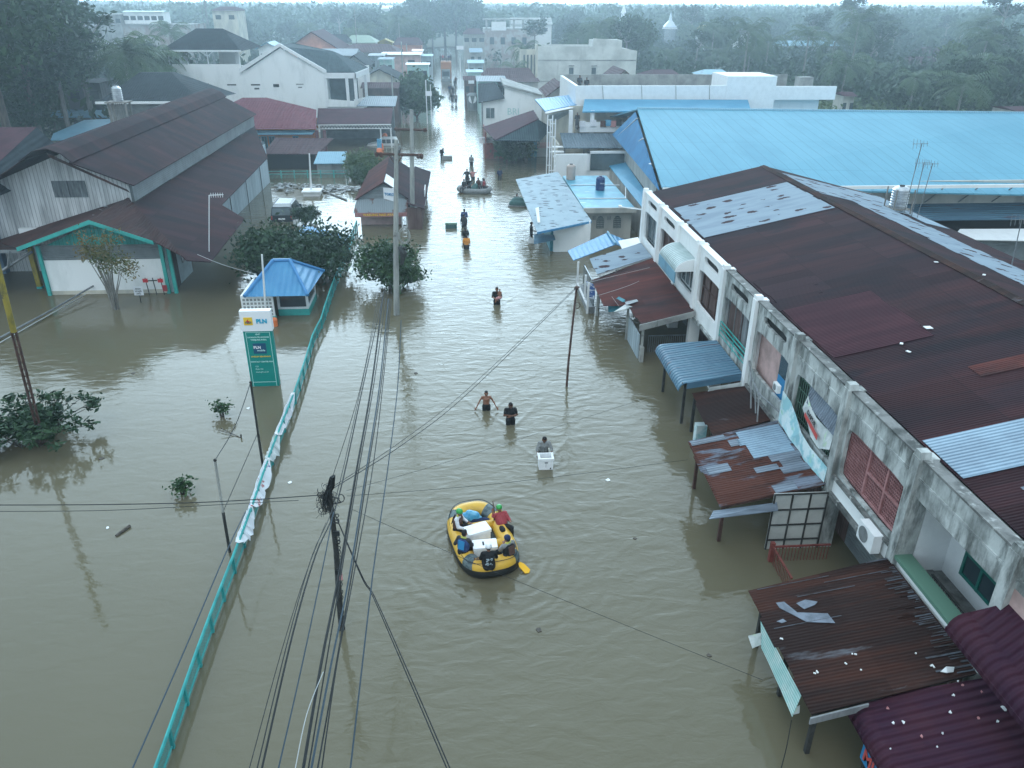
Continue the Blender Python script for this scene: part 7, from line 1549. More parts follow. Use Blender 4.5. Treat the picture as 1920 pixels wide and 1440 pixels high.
def person(label, x, y, zf, H_=1.65, rz=0, pose=None, skin='skin', shirt='dark_cloth', sleeves=.6, pants='dark_cloth', leg=.9, near=False, group=None, hat=None, vest=None, hair='hair', skirt=False):
    """local frame: faces -Y, +X is the viewer's right; zf = height of the soles"""
    s_ = H_/1.65; J = dict(hip=(0, 0, .90), waist=(0, 0, 1.04), chest=(0, 0, 1.25), neck=(0, 0, 1.40), head=(0, -.015, 1.535), sl=(.175, 0, 1.355), sr=(-.175, 0, 1.355), el=(.235, .01, 1.09), er=(-.235, .01, 1.09),
        hl=(.25, -.05, .85), hr=(-.25, -.05, .85), kl=(.10, -.02, .48), kr=(-.10, -.02, .48), al=(.10, .03, .08), ar=(-.10, .03, .08))
    if pose: J.update(pose)
    J = {k: Vector(v)*s_ for k, v in J.items()}
    t = thing('person', label, 'person', (x, y, 0), group)
    cr, sr_ = math.cos(rz), math.sin(rz)
    def Wp(v): v = Vector(v); return Vector((x+v.x*cr-v.y*sr_, y+v.x*sr_+v.y*cr, zf+v.z))
    vox = .016 if near else .034
    def limb(mb, a, b, r0_, r1_, g=0): caps(mb, Wp(J[a] if isinstance(a, str) else a), (r0_*s_+g), Wp(J[b] if isinstance(b, str) else b), (r1_*s_+g))
    X = Vector((1, 0, 0)); side = (J['sl']-J['sr']); side = side.normalized() if side.length > 0 else X
    def torso(mb, g):
        for q in (-1, 1):
            caps(mb, Wp(J['hip']+side*.065*q*s_), .095*s_+g, Wp(J['waist']+side*.06*q*s_), .088*s_+g); caps(mb, Wp(J['waist']+side*.06*q*s_), .088*s_+g, Wp(J['chest']+side*.075*q*s_), .10*s_+g)
        caps(mb, Wp(J['sl']), .058*s_+g, Wp(J['sr']), .058*s_+g); caps(mb, Wp(J['chest']), .115*s_+g, Wp(J['neck']-(J['neck']-J['chest'])*.25), .06*s_+g)
    up = (J['head']-J['neck']).normalized(); fw = side.cross(up)*-1.0
    if fw.dot(Vector((0, -1, 0))) < 0 and not (pose and pose.get('flip')): fw = -fw
    b = MB(); torso(b, 0)
    caps(b, Wp(J['neck']-up*.04), .05*s_, Wp(J['head']-up*.03*s_), .048*s_)
    caps(b, Wp(J['head']+up*.03*s_), .088*s_, Wp(J['head']-up*.045*s_+fw*.012), .072*s_); caps(b, Wp(J['head']+up*.03-fw*.025*s_), .088*s_, Wp(J['head']-fw*.02*s_), .075*s_)
    if near:
        caps(b, Wp(J['head']+fw*.088*s_+up*.01), .012, Wp(J['head']+fw*.102*s_-up*.022), .016)
        for q in (-1, 1): caps(b, Wp(J['head']+side*.085*q*s_+up*.012), .018, Wp(J['head']+side*.088*q*s_-up*.018), .014)
        caps(b, Wp(J['head']+fw*.055*s_-up*.085*s_), .03, Wp(J['head']+fw*.07*s_-up*.08*s_), .026)
    for q in 'lr':
        limb(b, 's'+q, 'e'+q, .050, .040); limb(b, 'e'+q, 'h'+q, .040, .028)
        hv = (J['h'+q]-J['e'+q]).normalized(); pal = J['h'+q]+hv*.05
        caps(b, Wp(J['h'+q]), .026*s_, Wp(pal), .032*s_)
        if near:
            w = side*(1 if q == 'l' else -1)
            n_ = hv.cross(w).normalized(); acr = n_.cross(hv).normalized()
            for i, Lf in enumerate((.062, .072, .066, .050)):
                k0 = pal+hv*.02+acr*(.026-.0175*i); k1 = k0+hv*Lf*.55+n_*.008; k2 = k1+hv*Lf*.4+n_*.02; caps(b, Wp(k0), .0105, Wp(k1), .0100, 6); caps(b, Wp(k1), .0100, Wp(k2), .009, 6)
            k0 = J['h'+q]+hv*.015+acr*.03; k1 = k0+acr*.03+hv*.03; caps(b, Wp(k0), .013, Wp(k1), .0115, 6); caps(b, Wp(k1), .0115, Wp(k1+hv*.025+n_*.008), .010, 6)
        hp = J['hip']+side*(.085 if q == 'l' else -.085)*s_
        limb(b, hp, 'k'+q, .088, .058); limb(b, 'k'+q, 'a'+q, .056, .038); caps(b, Wp(J['a'+q]), .036*s_, Wp(J['a'+q]+fw*.13*s_-Vector((0, 0, .03))), .032*s_)
    soft(b.done('body', skin, t), vox)
    if shirt:
        b = MB(); torso(b, .016)
        for q in 'lr':
            e_ = J['s'+q].lerp(J['e'+q], min(1, sleeves)); caps(b, Wp(J['s'+q]), .052*s_+.016, Wp(e_), .046*s_+.016)
            if sleeves > 1: caps(b, Wp(J['e'+q]), .046*s_+.013, Wp(J['e'+q].lerp(J['h'+q], sleeves-1)), .034*s_+.012)
        soft(b.done('shirt', shirt, t), vox)
    if pants:
        b = MB(); hv = (J['waist']-J['hip'])
        for q in (-1, 1): caps(b, Wp(J['hip']+side*.065*q*s_+hv*.2), .097*s_+.021, Wp(J['hip']+side*.065*q*s_-hv*.1), .10*s_+.021)
        for q in 'lr':
            hp = J['hip']+side*(.085 if q == 'l' else -.085)*s_; caps(b, Wp(hp), .092*s_+.02, Wp(hp.lerp(J['k'+q], min(1, leg))), .066*s_+.022)
            if leg > 1: caps(b, Wp(J['k'+q]), .062*s_+.016, Wp(J['k'+q].lerp(J['a'+q], leg-1)), .045*s_+.016)
        soft(b.done('trousers' if leg > 1 else 'shorts', pants, t), vox)
    if hair:
        b = MB(); caps(b, Wp(J['head']+up*.055*s_-fw*.022*s_), .088*s_, Wp(J['head']+up*.005*s_-fw*.045*s_), .078*s_); caps(b, Wp(J['head']+up*.075*s_+fw*.02*s_), .062*s_, Wp(J['head']+up*.07*s_-fw*.02), .07*s_); soft(b.done('hair', hair, t), vox)
    if near:
        for q in (-1, 1): MB().ball(Wp(J['head']+fw*.090*s_+side*.031*q+up*.016), .010, n=8).done('eye', 'ink', t, True)
        caps_ = MB(); caps(caps_, Wp(J['head']+fw*.090*s_+side*.02-up*.052), .006, Wp(J['head']+fw*.090*s_-side*.02-up*.052), .006, 6); caps_.done('mouth', 'brown_cloth', t)
    if hat:
        b = MB(); c = J['head']+up*.035*s_-fw*.012
        M = Matrix((side, fw, up)).transposed()
        for i in range(6):
            pass
        n = 16; prof = [(.100, -.035), (.110, .0), (.104, .045), (.08, .082), (.042, .10), (.004, .105)]; bb = len(b.v)
        for r, z in prof:
            for j in range(n): a = 2*math.pi*j/n; b.v.append(tuple(Wp(c+(side*math.cos(a)*r*.92+fw*math.sin(a)*r*1.08+up*z)*s_)))
        for i in range(5):
            for j in range(n): b.f.append((bb+i*n+j, bb+i*n+(j+1) % n, bb+(i+1)*n+(j+1) % n, bb+(i+1)*n+j))
        b.f.append(tuple(bb+j for j in range(n))); b.f.append(tuple(bb+5*n+j for j in range(n))); b.done('helmet' if 'helmet' in hat else 'cap', hat, t, True)
    if vest:
        b = MB()
        for q in (-1, 1): caps(b, Wp(J['waist']+side*.06*q*s_), .085*s_+.05, Wp(J['chest']+side*.07*q*s_), .095*s_+.05)
        o = soft(b.done('life_vest', vest[0], t), vox)
        b = MB(); c = J['chest'].lerp(J['waist'], .35)-fw*.148*s_; M_ = [c+side*a_*.10+up*b_ for a_, b_ in ((-1, -.12), (1, -.12), (1, .15), (-1, .15))]
        b.slab([Wp(q) for q in M_], .02, Wp(-fw*.02)-Wp((0, 0, 0))); b.done('vest_panel', vest[1], t)
        b = MB(); caps(b, Wp(J['neck']+side*.06-fw*.02), .045, Wp(J['neck']-side*.06-fw*.02), .045); soft(b.done('collar', vest[2], t), vox)
    return t
# waders in the near street
WZ = -.72
person('shirtless boy in dark shorts wading with both arms held out over the water', 1.07, 28.2, -.62, 1.48, 0, dict(el=(.30, 0, 1.16), er=(-.30, 0, 1.16), hl=(.46, -.10, .86), hr=(-.46, -.10, .86)), 'skin', None, pants='black_cloth', near=True)
person('man in black T-shirt with pale sleeve bands wading with folded arms', 1.97, 26.95, -.70, 1.66, .05, dict(el=(.255, -.05, 1.12), er=(-.255, -.05, 1.12), hl=(-.06, -.20, 1.12), hr=(.07, -.21, 1.17), head=(0, -.04, 1.53)), 'skin_dark', 'black_cloth', .6, 'black_cloth', near=True)
w_ = person('man in grey shirt wading and pushing a white foam box ahead of him', 3.0, 24.35, -.62, 1.62, 0, dict(waist=(0, -.04, 1.04), chest=(0, -.10, 1.24), neck=(0, -.15, 1.38), head=(0, -.20, 1.51), sl=(.175, -.13, 1.34), sr=(-.175, -.13, 1.34), el=(.27, -.22, 1.12), er=(-.27, -.22, 1.12), hl=(.26, -.44, 1.0), hr=(-.26, -.44, 1.0)), 'skin_dark', 'grey_cloth', 1.3, 'dark_cloth', near=True)
fb = thing('foam_box', 'open white foam box pushed through the water by the man in grey', 'box', (3.0, 23.75, 0))
def openbox(par, x, y, z, sx_, sy_, sz_, th, mat, rz=0):
    b = MB(); c_, s__ = math.cos(rz), math.sin(rz)
    for dx, dy, wx_, wy_ in ((0, -sy_/2+th/2, sx_, th), (0, sy_/2-th/2, sx_, th), (-sx_/2+th/2, 0, th, sy_-2*th), (sx_/2-th/2, 0, th, sy_-2*th)):
        b.obox((x+dx*c_-dy*s__, y+dx*s__+dy*c_, z+sz_/2), wx_, wy_, sz_, rz)
    b.obox((x, y, z+.03), sx_-2*th, sy_-2*th, .05, rz); return b.done('box_shell', mat, par)
openbox(fb, 3.0, 23.72, -.06, .50, .42, .52, .045, 'foam_white'); MB().box(2.72, 3.28, 23.48, 23.96, .40, .46).box(2.72, 3.28, 23.48, 23.96, .40, .46) if False else None
MB().box(2.72, 3.28, 23.482, 23.505, .38, .465).box(2.72, 2.745, 23.505, 23.95, .38, .465).box(3.255, 3.28, 23.505, 23.95, .38, .465).done('rim', 'foam_white', fb)
MB().box(2.95, 3.06, 23.500, 23.508, .27, .31).box(2.99, 3.0, 23.501, 23.507, .1, .25).box(3.14, 3.18, 23.501, 23.507, .02, .08).done('print', 'ink', fb)
person('man in black shirt wading with a small child in his arms', 2.18, 40.6, -.70, 1.68, 0, dict(er=(-.25, -.03, 1.10), hr=(-.02, -.22, 1.02), el=(.26, -.06, 1.12), hl=(.10, -.24, 1.14)), 'skin', 'black_cloth', .7, 'black_cloth', near=True)
person('small shirtless child in pink shorts carried by the wading man in black', 2.33, 40.36, .02, .95, -.5, dict(hip=(0, 0, .78), waist=(.02, 0, .98), kl=(-.16, -.26, .72), kr=(-.30, -.20, .70), al=(-.30, -.30, .30), ar=(-.40, -.24, .34), hl=(-.10, .15, 1.2), el=(.1, .18, 1.2)), 'skin', None, pants='pink_cloth', near=False)
# file of four waders
g4 = 'people wading in single file'
person('person in blue shirt at the back of the file of waders', atX(862, 417, 1.0).x-.3, at(862, 418).y, -.6, 1.66, 2.9, dict(hr=(-.3, 0, .9)), 'skin_dark', 'blue_cloth', 1, 'dark_cloth', 1.8, group=g4)
for px_, py_, lb, sh_, rz_ in ((870, 426, 'person in dark shirt, second from the back of the file of waders', 'dark_cloth', 3.0), (873, 452, 'person in charcoal clothes, third in the file of waders', 'black_cloth', 3.2), (875, 467, 'person in orange top at the front of the file of waders', 'orange_cloth', 3.1)):
    q = at(px_, py_, 0); person(lb, q.x, q.y, -.62, 1.60, rz_, None, 'skin_dark', sh_, .9, 'dark_cloth', 1.8, group=g4)
q = at(862, 417, 0)
q = at(846, 427, 0); gt = thing('green_tub', 'green floating tub beside the file of waders', 'tub', q); openbox(gt, q.x, q.y, -.1, .85, .45, .38, .05, 'teal_cloth'); MB().box(q.x-.44, q.x+.44, q.y-.24, q.y+.24, .281, .31).done('cover', 'green_cloth', gt)
g5 = 'people wading around the grey boat'
for px_, py_, lb, sh_, pose_, rz_, H_ in ((884, 310, 'person in pale grey shirt wading farthest beyond the grey boat', 'grey_cloth', None, 3.0, 1.65), (876, 339, 'person in dark shirt with arms spread behind the grey boat', 'dark_cloth', dict(er=(-.32, 0, 1.14), hr=(-.46, -.05, .93), el=(.3, 0, 1.14), hl=(.42, 0, .92)), 0, 1.7), (887, 338, 'person in pink top raising one arm behind the grey boat', 'pink_cloth', dict(el=(.34, 0, 1.32), hl=(.46, -.05, 1.55)), 0, 1.62), (906, 355, 'person in pale grey shirt wading at the right end of the grey boat', 'grey_cloth', dict(er=(-.25, -.1, 1.15), hr=(-.38, -.15, 1.2)), .4, 1.6), (937, 337, 'person in navy clothes wading alone right of the grey boat', 'navy_cloth', None, .2, 1.7)):
    q = at(px_, py_, 0); person(lb, q.x, q.y, -.6, H_, rz_, pose_, 'skin_dark', sh_, .8, 'dark_cloth', 1.8, group=g5)
q = at(890, 362, 0)
def tube_boat(par, cx_, cy_, rz_, hl_, hw_, r_, mat, lift=.12, zc=.18, name='hull', n=48, a0=0, a1=1, seg=12, sx_=1.0):
    pts = []
    for i in range(n+1):
        t_ = 2*math.pi*(a0+(a1-a0)*i/n); c_, s__ = math.cos(t_), math.sin(t_); e_ = .62
        u = hw_*math.copysign(abs(c_)**e_, c_)*sx_; v = hl_*math.copysign(abs(s__)**e_, s__); z = zc+lift*max(0, abs(v)/hl_-.55)**2*4.5
        pts.append((cx_+u*math.cos(rz_)-v*math.sin(rz_), cy_+u*math.sin(rz_)+v*math.cos(rz_), z))
    return MB().tube(pts, r_, seg, cap=(a1-a0) < .99).done(name, mat, par, True)
g1b = thing('grey_boat', 'grey inflatable boat loaded with people and bundles in the far street', 'boat', q)
tube_boat(g1b, q.x, q.y+.4, 1.35, 1.35, .55, .22, 'grey_cloth'); MB().obox((q.x, q.y+.4, .08), 2.3, .8, .06, -.22).done('floor', 'raft_grey', g1b)
for k, (dx, dy, lb, sh_) in enumerate(((-.9, .3, 'person sitting at the left end of the grey boat', 'dark_cloth'), (-.45, .8, 'person in black sitting second from the left in the grey boat', 'black_cloth'), (.35, .9, 'person in brown sitting in the middle of the grey boat', 'brown_cloth'), (.85, .5, 'person in dark red sitting at the right end of the grey boat', 'red_cloth'))):
    person(lb, q.x+dx, q.y+dy, -.45, 1.6, .6*k-.6, dict(kl=(.12, -.36, .88), kr=(-.12, -.36, .88), al=(.12, -.42, .48), ar=(-.12, -.42, .48), hl=(.15, -.34, .98), hr=(-.15, -.34, .98)), 'skin_dark', sh_, .9, 'dark_cloth', 1.8, group='people sitting in the grey boat')
b = MB(); caps(b, (q.x-.05, q.y+.15, .35), .28, (q.x+.1, q.y+.3, .55), .24); tag(soft(b.done('bundle', 'teal_cloth'), .03), 'grey green bundle heaped in the middle of the grey boat', 'bundle')
a_ = at(898, 354, 0); person('child standing near the right end of the grey boat', a_.x, a_.y, -.55, 1.3, 0, None, 'skin_dark', 'dark_cloth', .8, 'dark_cloth', 1.8)
q = at(834, 298, 0); fbp = thing('pale_float', 'pale little float pushed by a lone dark figure in the far street', 'float', q); openbox(fbp, q.x+.25, q.y-.1, -.1, 1.1, .7, .4, .08, 'grey_cloth'); MB().box(q.x-.2, q.x+.7, q.y-.4, q.y+.2, .16, .22).done('cover', 'white_cloth', fbp)
person('dark clad person leaning over a pale float in the far street', q.x-.3, q.y+.3, -.5, 1.65, .6, dict(chest=(.02, -.12, 1.22), head=(.02, -.25, 1.48), neck=(.02, -.2, 1.36), hl=(.2, -.4, 1.0), hr=(-.15, -.4, 1.0)), 'skin_dark', 'black_cloth', 1.5, 'dark_cloth', 1.8)
q = at(973, 387, 0); tf = thing('tarp_float', 'heap under grey green tarpaulin floating beside the patched roof house', 'float', q)
b = MB(); caps(b, (q.x-.45, q.y+.3, .15), .34, (q.x+.5, q.y+.1, .1), .3); caps(b, (q.x-.3, q.y+.5, .35), .3, (q.x+.2, q.y+.4, .4), .26); soft(b.done('tarpaulin', 'teal_cloth', tf), .03); MB().obox((q.x, q.y+.2, .02), 1.7, .8, .12, -.15).done('raft_base', 'grey_wood', tf)
person('person in pale shirt behind the tarpaulin covered float', q.x-.1, q.y+1.0, -.75, 1.6, 0, None, 'skin_dark', 'grey_cloth', .8, 'dark_cloth', 1.8)
q = at(996, 442, 0); person('person in black at the corner of the patched roof house', q.x, q.y, -.65, 1.65, 1.6, dict(hl=(.1, -.35, .95), hr=(-.1, -.35, .95)), 'skin_dark', 'black_cloth', 1, 'dark_cloth', 1.8)
q = at(996, 455, 0); f3 = thing('white_box', 'white box held by the person in black at the patched roof house', 'box', q); openbox(f3, q.x, q.y, -.05, .42, .35, .35, .04, 'foam_white'); MB().box(q.x-.2, q.x+.2, q.y-.16, q.y+.16, .2, .24).done('contents', 'dark_cloth', f3)
q = at(748, 290, 0); person('person in grey shirt wading behind the tin stalls near the orange barrels', q.x, q.y, -.5, 1.7, .2, None, 'skin_dark', 'grey_cloth', .8, 'dark_cloth', 1.8)
# far group and truck
random.seed(14)
FARP = [(850, 180, 'dark_cloth', 'person in dark clothes, left of the group behind the truck'), (846, 171, 'grey_cloth', 'person in grey, second in the group behind the truck'), (853, 166, 'black_cloth', 'person in black in the middle of the group behind the truck'), (855, 160, 'brown_cloth', 'person in brown nearest the truck in the far street'), (843, 178, 'navy_cloth', 'person in navy at the left of the far group'), (848, 195, 'dark_cloth', 'left one of the two front waders in the far street'), (855, 196, 'grey_cloth', 'right one of the two front waders in the far street')]
for px_, py_, m_, lb in FARP: q = at(px_, py_, 0); person(lb, q.x, q.y, -.1, 1.8, random.uniform(-.5, .5), None, 'skin_dark', m_, .9, 'dark_cloth', 1.8, group='people wading in the far street')
tk = thing('orange_truck', 'truck with orange brown cargo box and people on top in the far street', 'truck', (-.6, 178, 0))
ty = 176; x0 = atY(828, 140, ty).x; x1 = atY(844, 140, ty).x
MB().box(x0, x1, ty, ty+1.8, -.5, atY(836, 131, ty).z).done('cab', 'shutter_grey', tk); MB().box(x0+.2, x1-.2, ty-.04, ty-.002, 1.0, 1.9).done('windscreen', 'glass_dark', tk)
MB().box(x0-.15, x1+.3, ty+1.9, ty+8, .3, atY(836, 118, ty).z).done('cargo_box', 'truck_orange', tk); zt = atY(836, 118, ty).z
MB().box(x0-.05, x1+.05, ty-.1, ty, .2, .5).done('bumper', 'grey_metal', tk)
for s__ in (x0+.15, x1-.35): MB().box(s__, s__+.2, ty-.05, ty-.003, .55, .75).done('headlight', 'sign_white', tk)
for k in range(6): person('person riding on top of the truck box, number %s from the left' % ['one', 'two', 'three', 'four', 'five', 'six'][k], x0-.1+k*(x1-x0+.3)/5, ty+3+(k % 3)*1.1, zt-.2, 1.6, 0, None, 'skin_dark', ['dark_cloth', 'red_cloth', 'black_cloth', 'grey_cloth', 'navy_cloth', 'dark_cloth'][k], .9, 'dark_cloth', 1.8, group='people riding on the truck')
for px_, py_, Yv, lb, m_ in ((1087, 152, 81.5, 'person in dark clothes standing on the flat roof of the parapet block', 'dark_cloth'), (1100, 156, 81.5, 'person crouching behind the parapet of the long white block', 'dark_cloth')):
    q = atY(px_, py_, Yv); person(lb, q.x, Yv, q.z-1.15, 1.7, 0, None, 'skin_dark', m_, .9, 'dark_cloth', 1.8)
q = atY(1082, 232, 75.5); person('dark figure standing by the balcony stairs of the pale house', q.x, 75.5, q.z-.6, 1.6, 0, None, 'skin_dark', 'dark_cloth', .9, 'dark_cloth', 1.8)
# ================================================================== THE YELLOW RAFT
RXc, RYc, RA = .56, 19.36, R(13)
rf = thing('yellow_raft', 'yellow inflatable raft with black underside and dark grey patches in mid street', 'raft', (RXc, RYc, 0))
def rl(u, v, z=0): return Vector((RXc+u*math.cos(RA)-v*math.sin(RA), RYc+u*math.sin(RA)+v*math.cos(RA), z))
HL, HW = 1.42, .69
tube_boat(rf, RXc, RYc, RA, HL, HW, .245, 'raft_yellow', .13, .24, 'tube', 72, seg=18)
tube_boat(rf, RXc, RYc, RA, HL+.02, HW+.02, .245, 'raft_black', .11, .13, 'underside', 72, seg=18)
for k, (a0, a1) in enumerate(((.085, .165), (.335, .40), (.585, .655), (.835, .905))): tube_boat(rf, RXc, RYc, RA, HL, HW, .2485, 'raft_grey', .13, .24, 'patch', 14, a0, a1, seg=18)
b = MB(); b.slab([rl(-.7, -1.2, .1), rl(.7, -1.2, .1), rl(.7, 1.2, .1), rl(-.7, 1.2, .1)], .06); b.done('floor', 'raft_grey', rf)
for v in (-.45, .55): MB().tube([rl(-.68, v, .28), rl(.68, v, .28)], .16, 14).done('thwart', 'raft_yellow', rf, True)
def rope(pts, nm='rope'): MB().tube(pts, .012, 4).done(nm, 'ink', rf)
def rim(t_, r_=.0, z=.49):
    c_, s__ = math.cos(t_), math.sin(t_); u = (HW+r_)*math.copysign(abs(c_)**.62, c_); v = (HL+r_)*math.copysign(abs(s__)**.62, s__); return rl(u, v, z+.13*max(0, abs(v)/HL-.55)**2*4.5)
rope([rim(2*math.pi*i/60, .17, .40) for i in range(61)], 'grab_line')
rope([rim(-1.1, 0, .50), rim(-.9, .0, .50), rim(-.7, 0, .50)])
q = rim(-1.25, 0, .50); MB().lathe(q-Vector((0, 0, .03)), [(.07, 0), (.08, .03), (.05, .05)], 12).done('valve', 'ink', rf)
q = rim(-.62, 0, .50); MB().lathe(q-Vector((0, 0, .03)), [(.09, 0), (.09, .03)], 14).done('badge', 'raft_grey', rf)
q = rim(-1.95, .05, .505); text('RESCUE', .12, q, (math.cos(RA-.1), math.sin(RA-.1), 0), (-math.sin(RA), math.cos(RA), .3), 'brown_cloth', rf, ext=.01, bold=.004)
def sit(label, px_, py_, rz_, **kw):
    zh = kw.pop('zh', 1.18); c = at(px_, py_, zh); zs_ = kw.pop('seat', .45); P = dict(hip=(0, .02, .58), waist=(0, 0, .72), chest=(0, -.03, .93), neck=(0, -.06, 1.08), head=(0, -.09, 1.21), sl=(.175, -.04, 1.03), sr=(-.175, -.04, 1.03), el=(.24, -.12, .80), er=(-.24, -.12, .80), hl=(.17, -.36, .74), hr=(-.17, -.36, .74), kl=(.15, -.40, .60), kr=(-.15, -.40, .60), al=(.15, -.48, .20), ar=(-.15, -.48, .20))
    P.update(kw.pop('pose', {})); hx, hy = -P['head'][0], -P['head'][1]
    x_ = c.x+hx*math.cos(rz_)-hy*math.sin(rz_); y_ = c.y+hx*math.sin(rz_)+hy*math.cos(rz_)
    return person(label, x_, y_, zh-P['head'][2]*1.56/1.65, rz=rz_, pose=P, near=True, H_=1.56, **kw)
gr_ = 'rescue crew on the yellow raft'
sit('rescuer in green helmet and dark vest sitting on the left side of the raft', 862, 961, R(70), shirt='white_cloth', sleeves=1.6, pants='black_cloth', leg=1.8, hat='helmet_green', vest=('brown_cloth', 'dark_cloth', 'vest_yellow'), group=gr_, zh=1.05, pose=dict(al=(.15, -.50, .30), ar=(-.15, -.50, .30)))
sit('rescuer in blue life vest without helmet sitting low on the left of the raft', 871, 1000, R(150), shirt='dark_cloth', sleeves=1.5, pants='black_cloth', leg=1.8, vest=('blue_cloth', 'banner_blue', 'vest_yellow'), group=gr_, zh=1.02, pose=dict(el=(.27, .04, .82), hl=(.34, -.2, .72)))
cw = sit('rescuer in white helmet and black printed shirt sitting with back turned at the near end', 916, 1026, R(184), shirt='black_cloth', sleeves=1.0, pants='black_cloth', leg=1.8, hat='helmet_white', group=gr_, zh=1.12)
sit('rescuer in dark vest and beige sleeves paddling on the right of the raft', 951, 1010, R(215), shirt='grey_cloth', sleeves=1.7, pants='black_cloth', leg=1.8, vest=('black_cloth', 'brown_cloth', 'vest_yellow'), group=gr_, zh=1.02, hat='navy_cloth', pose=dict(er=(-.27, -.06, .82), hr=(-.32, -.28, .62), el=(.2, -.2, .82), hl=(-.05, -.34, .86)))
sit('rescuer in green helmet leaning out over the far right side of the raft', 936, 953, R(20), shirt='red_cloth', sleeves=1.4, pants='black_cloth', leg=1.8, hat='helmet_green', vest=('red_cloth', 'green_cloth', 'vest_yellow'), group=gr_, zh=.86, pose=dict(hip=(0, -.12, .52), waist=(0, .0, .62), chest=(0, .14, .78), neck=(0, .2, .92), head=(0, .22, 1.05), sl=(.175, .16, .87), sr=(-.175, .16, .87), hl=(.2, -.2, .75), hr=(-.28, .1, 1.1), er=(-.27, .1, .9), el=(.24, -.05, .7), kl=(.15, -.42, .66), kr=(-.15, -.42, .66)))
# printed back of the black shirt
c = at(913, 1050, .72); 
def foam(label, px_, py_, z, sx_, sy_, sz_, rz_):
    c = at(px_, py_, z+sz_); t = thing('foam_box', label, 'box', (c.x, c.y, z), 'white foam boxes on the raft')
    MB().obox((c.x, c.y, z+sz_*.40), sx_-.05, sy_-.05, sz_*.8, rz_).done('box_shell', 'foam_white', t); MB().obox((c.x, c.y, z+sz_*.9), sx_, sy_, sz_*.2, rz_).done('lid', 'foam_white', t); return t
foam('white foam box set slantwise in the middle of the raft', 895, 990, .22, .74, .46, .50, R(22))
f2 = foam('white foam box with black strap mark nearer the stern of the raft', 909, 1019, .20, .72, .42, .44, R(4))
c = at(906, 1018, .665); MB().obox((c.x, c.y, .65), .05, .16, .012, R(4)).done('strap_mark', 'ink', f2)
c = at(886, 967, .45); b = MB(); caps(b, c+Vector((-.25, .02, -.05)), .15, c+Vector((.2, -.05, -.1)), .12); caps(b, c+Vector((-.1, .05, .05)), .13, c+Vector((.1, 0, 0)), .14); o = tag(soft(b.done('blue_bag', 'blue_plastic'), .02), 'crumpled blue plastic bag lying in the far part of the raft', 'bag')
c = at(901, 972, .40); b = MB(); caps(b, c+Vector((-.2, .02, -.08)), .13, c+Vector((.2, -.05, -.1)), .13); tag(soft(b.done('dark_bag', 'navy_cloth'), .02), 'dark navy bag tucked behind the slanting foam box', 'bag')
pd = thing('paddle', 'paddle with blue shaft and orange yellow blade dipping right of the raft', 'paddle', at(985, 1066, .05))
p0, p1, p2 = at(952, 1030, .75), at(973, 1054, .18), at(992, 1074, .02)
MB().tube([p0, p1], .022, 7).done('shaft', 'paddle_blue', pd)
dv = (p2-p1).normalized(); sd_ = dv.cross(Vector((0, 0, 1))).normalized()
MB().slab([p1-sd_*.03, p1+dv*.12-sd_*.10, p2-dv*.06-sd_*.11, p2+dv*.0, p2-dv*.06+sd_*.11, p1+dv*.12+sd_*.10, p1+sd_*.03], .025).done('blade', 'paddle_yellow', pd)
pd2 = thing('paddle', 'dark paddle held upright at the far right of the raft', 'paddle', at(925, 955, .6)); q0, q1 = at(924, 940, 1.0), at(929, 972, .5)
MB().tube([q0, q1], .018, 6).done('shaft', 'rust_pole', pd2); MB().obox(q1, .12, .03, .3, .3).done('blade', 'navy_cloth', pd2)
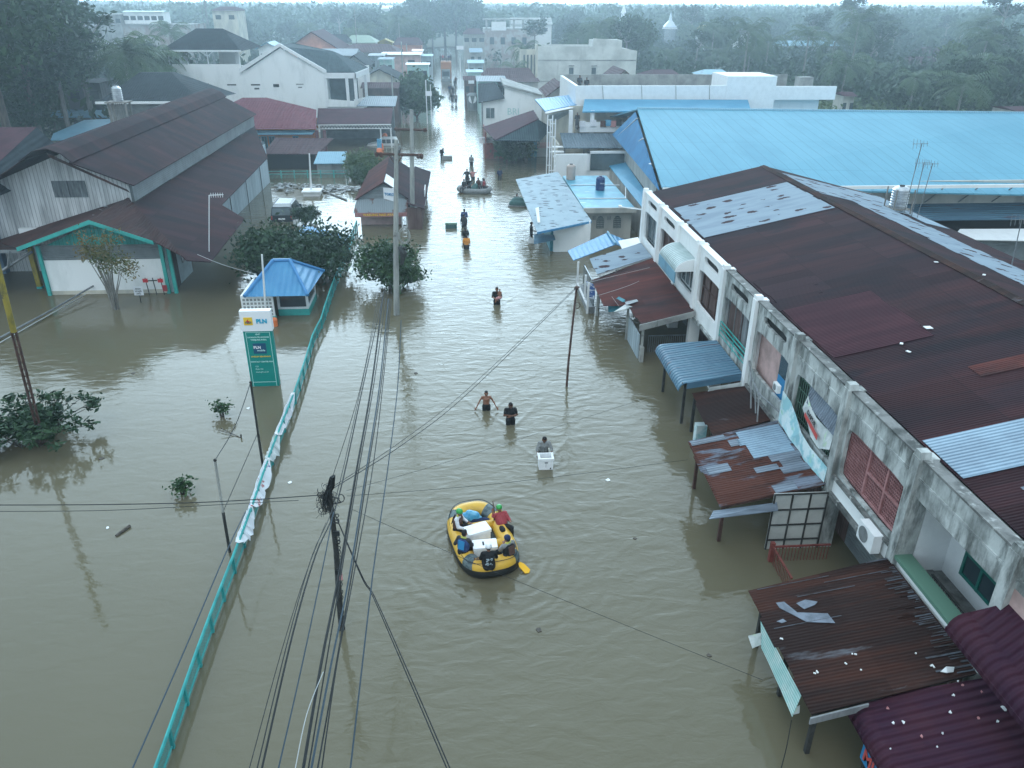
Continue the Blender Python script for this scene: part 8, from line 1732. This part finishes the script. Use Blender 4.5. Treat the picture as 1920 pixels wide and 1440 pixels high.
# print on the back of the black shirt (follows the wearer)
bk_ = Vector((cw.location.x, cw.location.y, 0)); base = Vector((cw.location.x-.01, cw.location.y-.17, .80))
b = MB(); random.seed(31)
for i in range(22):
    q = base+Vector((random.uniform(-.09, .09), -.02, random.uniform(-.1, .13))); b.obox(q, random.uniform(.02, .06), .012, random.uniform(.01, .03), random.uniform(-.5, .5))
b.done('shirt_print', 'board_pale', cw)
# a little rubbish adrift
random.seed(77)
for i, (x, y, lb) in enumerate(((466, 766, 'white scrap drifting between the totem sign and the fence'), (202, 990, 'tiny pale scrap drifting beside the dark log'), (545, 905, 'pale scrap drifting between the fence and the cable nest'), (1140, 900, 'pale scrap drifting in the street opposite the patched awning'), (1010, 1180, 'dark scrap drifting below the raft'), (780, 700, 'leafy scrap drifting left of the shirtless boy'), (1190, 1010, 'brown scrap drifting before the patched awning'), (1330, 1230, 'small brown scrap drifting by the torn banner'), (690, 610, 'dark scrap drifting near the foot of the concrete pole'), (250, 700, 'dark twig drifting in front of the teal office'), (190, 860, 'leafy twig drifting right of the wide shrub'), (1100, 640, 'pale scrap drifting right of the thin rusty pole'))):
    p = at(x, y, 0); b = MB(); m = 6; r = .05+.05*random.random(); k = random.random()*3
    b.slab([(p.x+r*random.uniform(.5, 1.5)*math.cos(k+2*math.pi*j/m), p.y+r*random.uniform(.5, 1.5)*math.sin(k+2*math.pi*j/m), .02) for j in range(m)], .03)
    tag(b.done('drifting_scrap', 'white_paint' if 'pale' in lb or 'white' in lb else 'bark'), lb, 'litter', 'scraps adrift on the flood')
# ================================================================== HAZE
hz = MB().box(-1420, 1420, -70, 1420, -2, 19)
o = hz.done('haze', 'water'); o.data.materials.clear(); hm = bpy.data.materials.new('haze_air'); hm.use_nodes = True
n_ = hm.node_tree.nodes; n_.clear(); ou = n_.new('ShaderNodeOutputMaterial'); pv = n_.new('ShaderNodeVolumePrincipled'); pv.inputs['Color'].default_value = (.74, .90, 1.0, 1); pv.inputs['Density'].default_value = .0012; pv.inputs['Anisotropy'].default_value = 0.65
hm.node_tree.links.new(pv.outputs[0], ou.inputs['Volume']); o.data.materials.append(hm); o['kind'] = 'stuff'; o['label'] = 'pale blue haze filling the air over the flooded town'; o['category'] = 'haze'
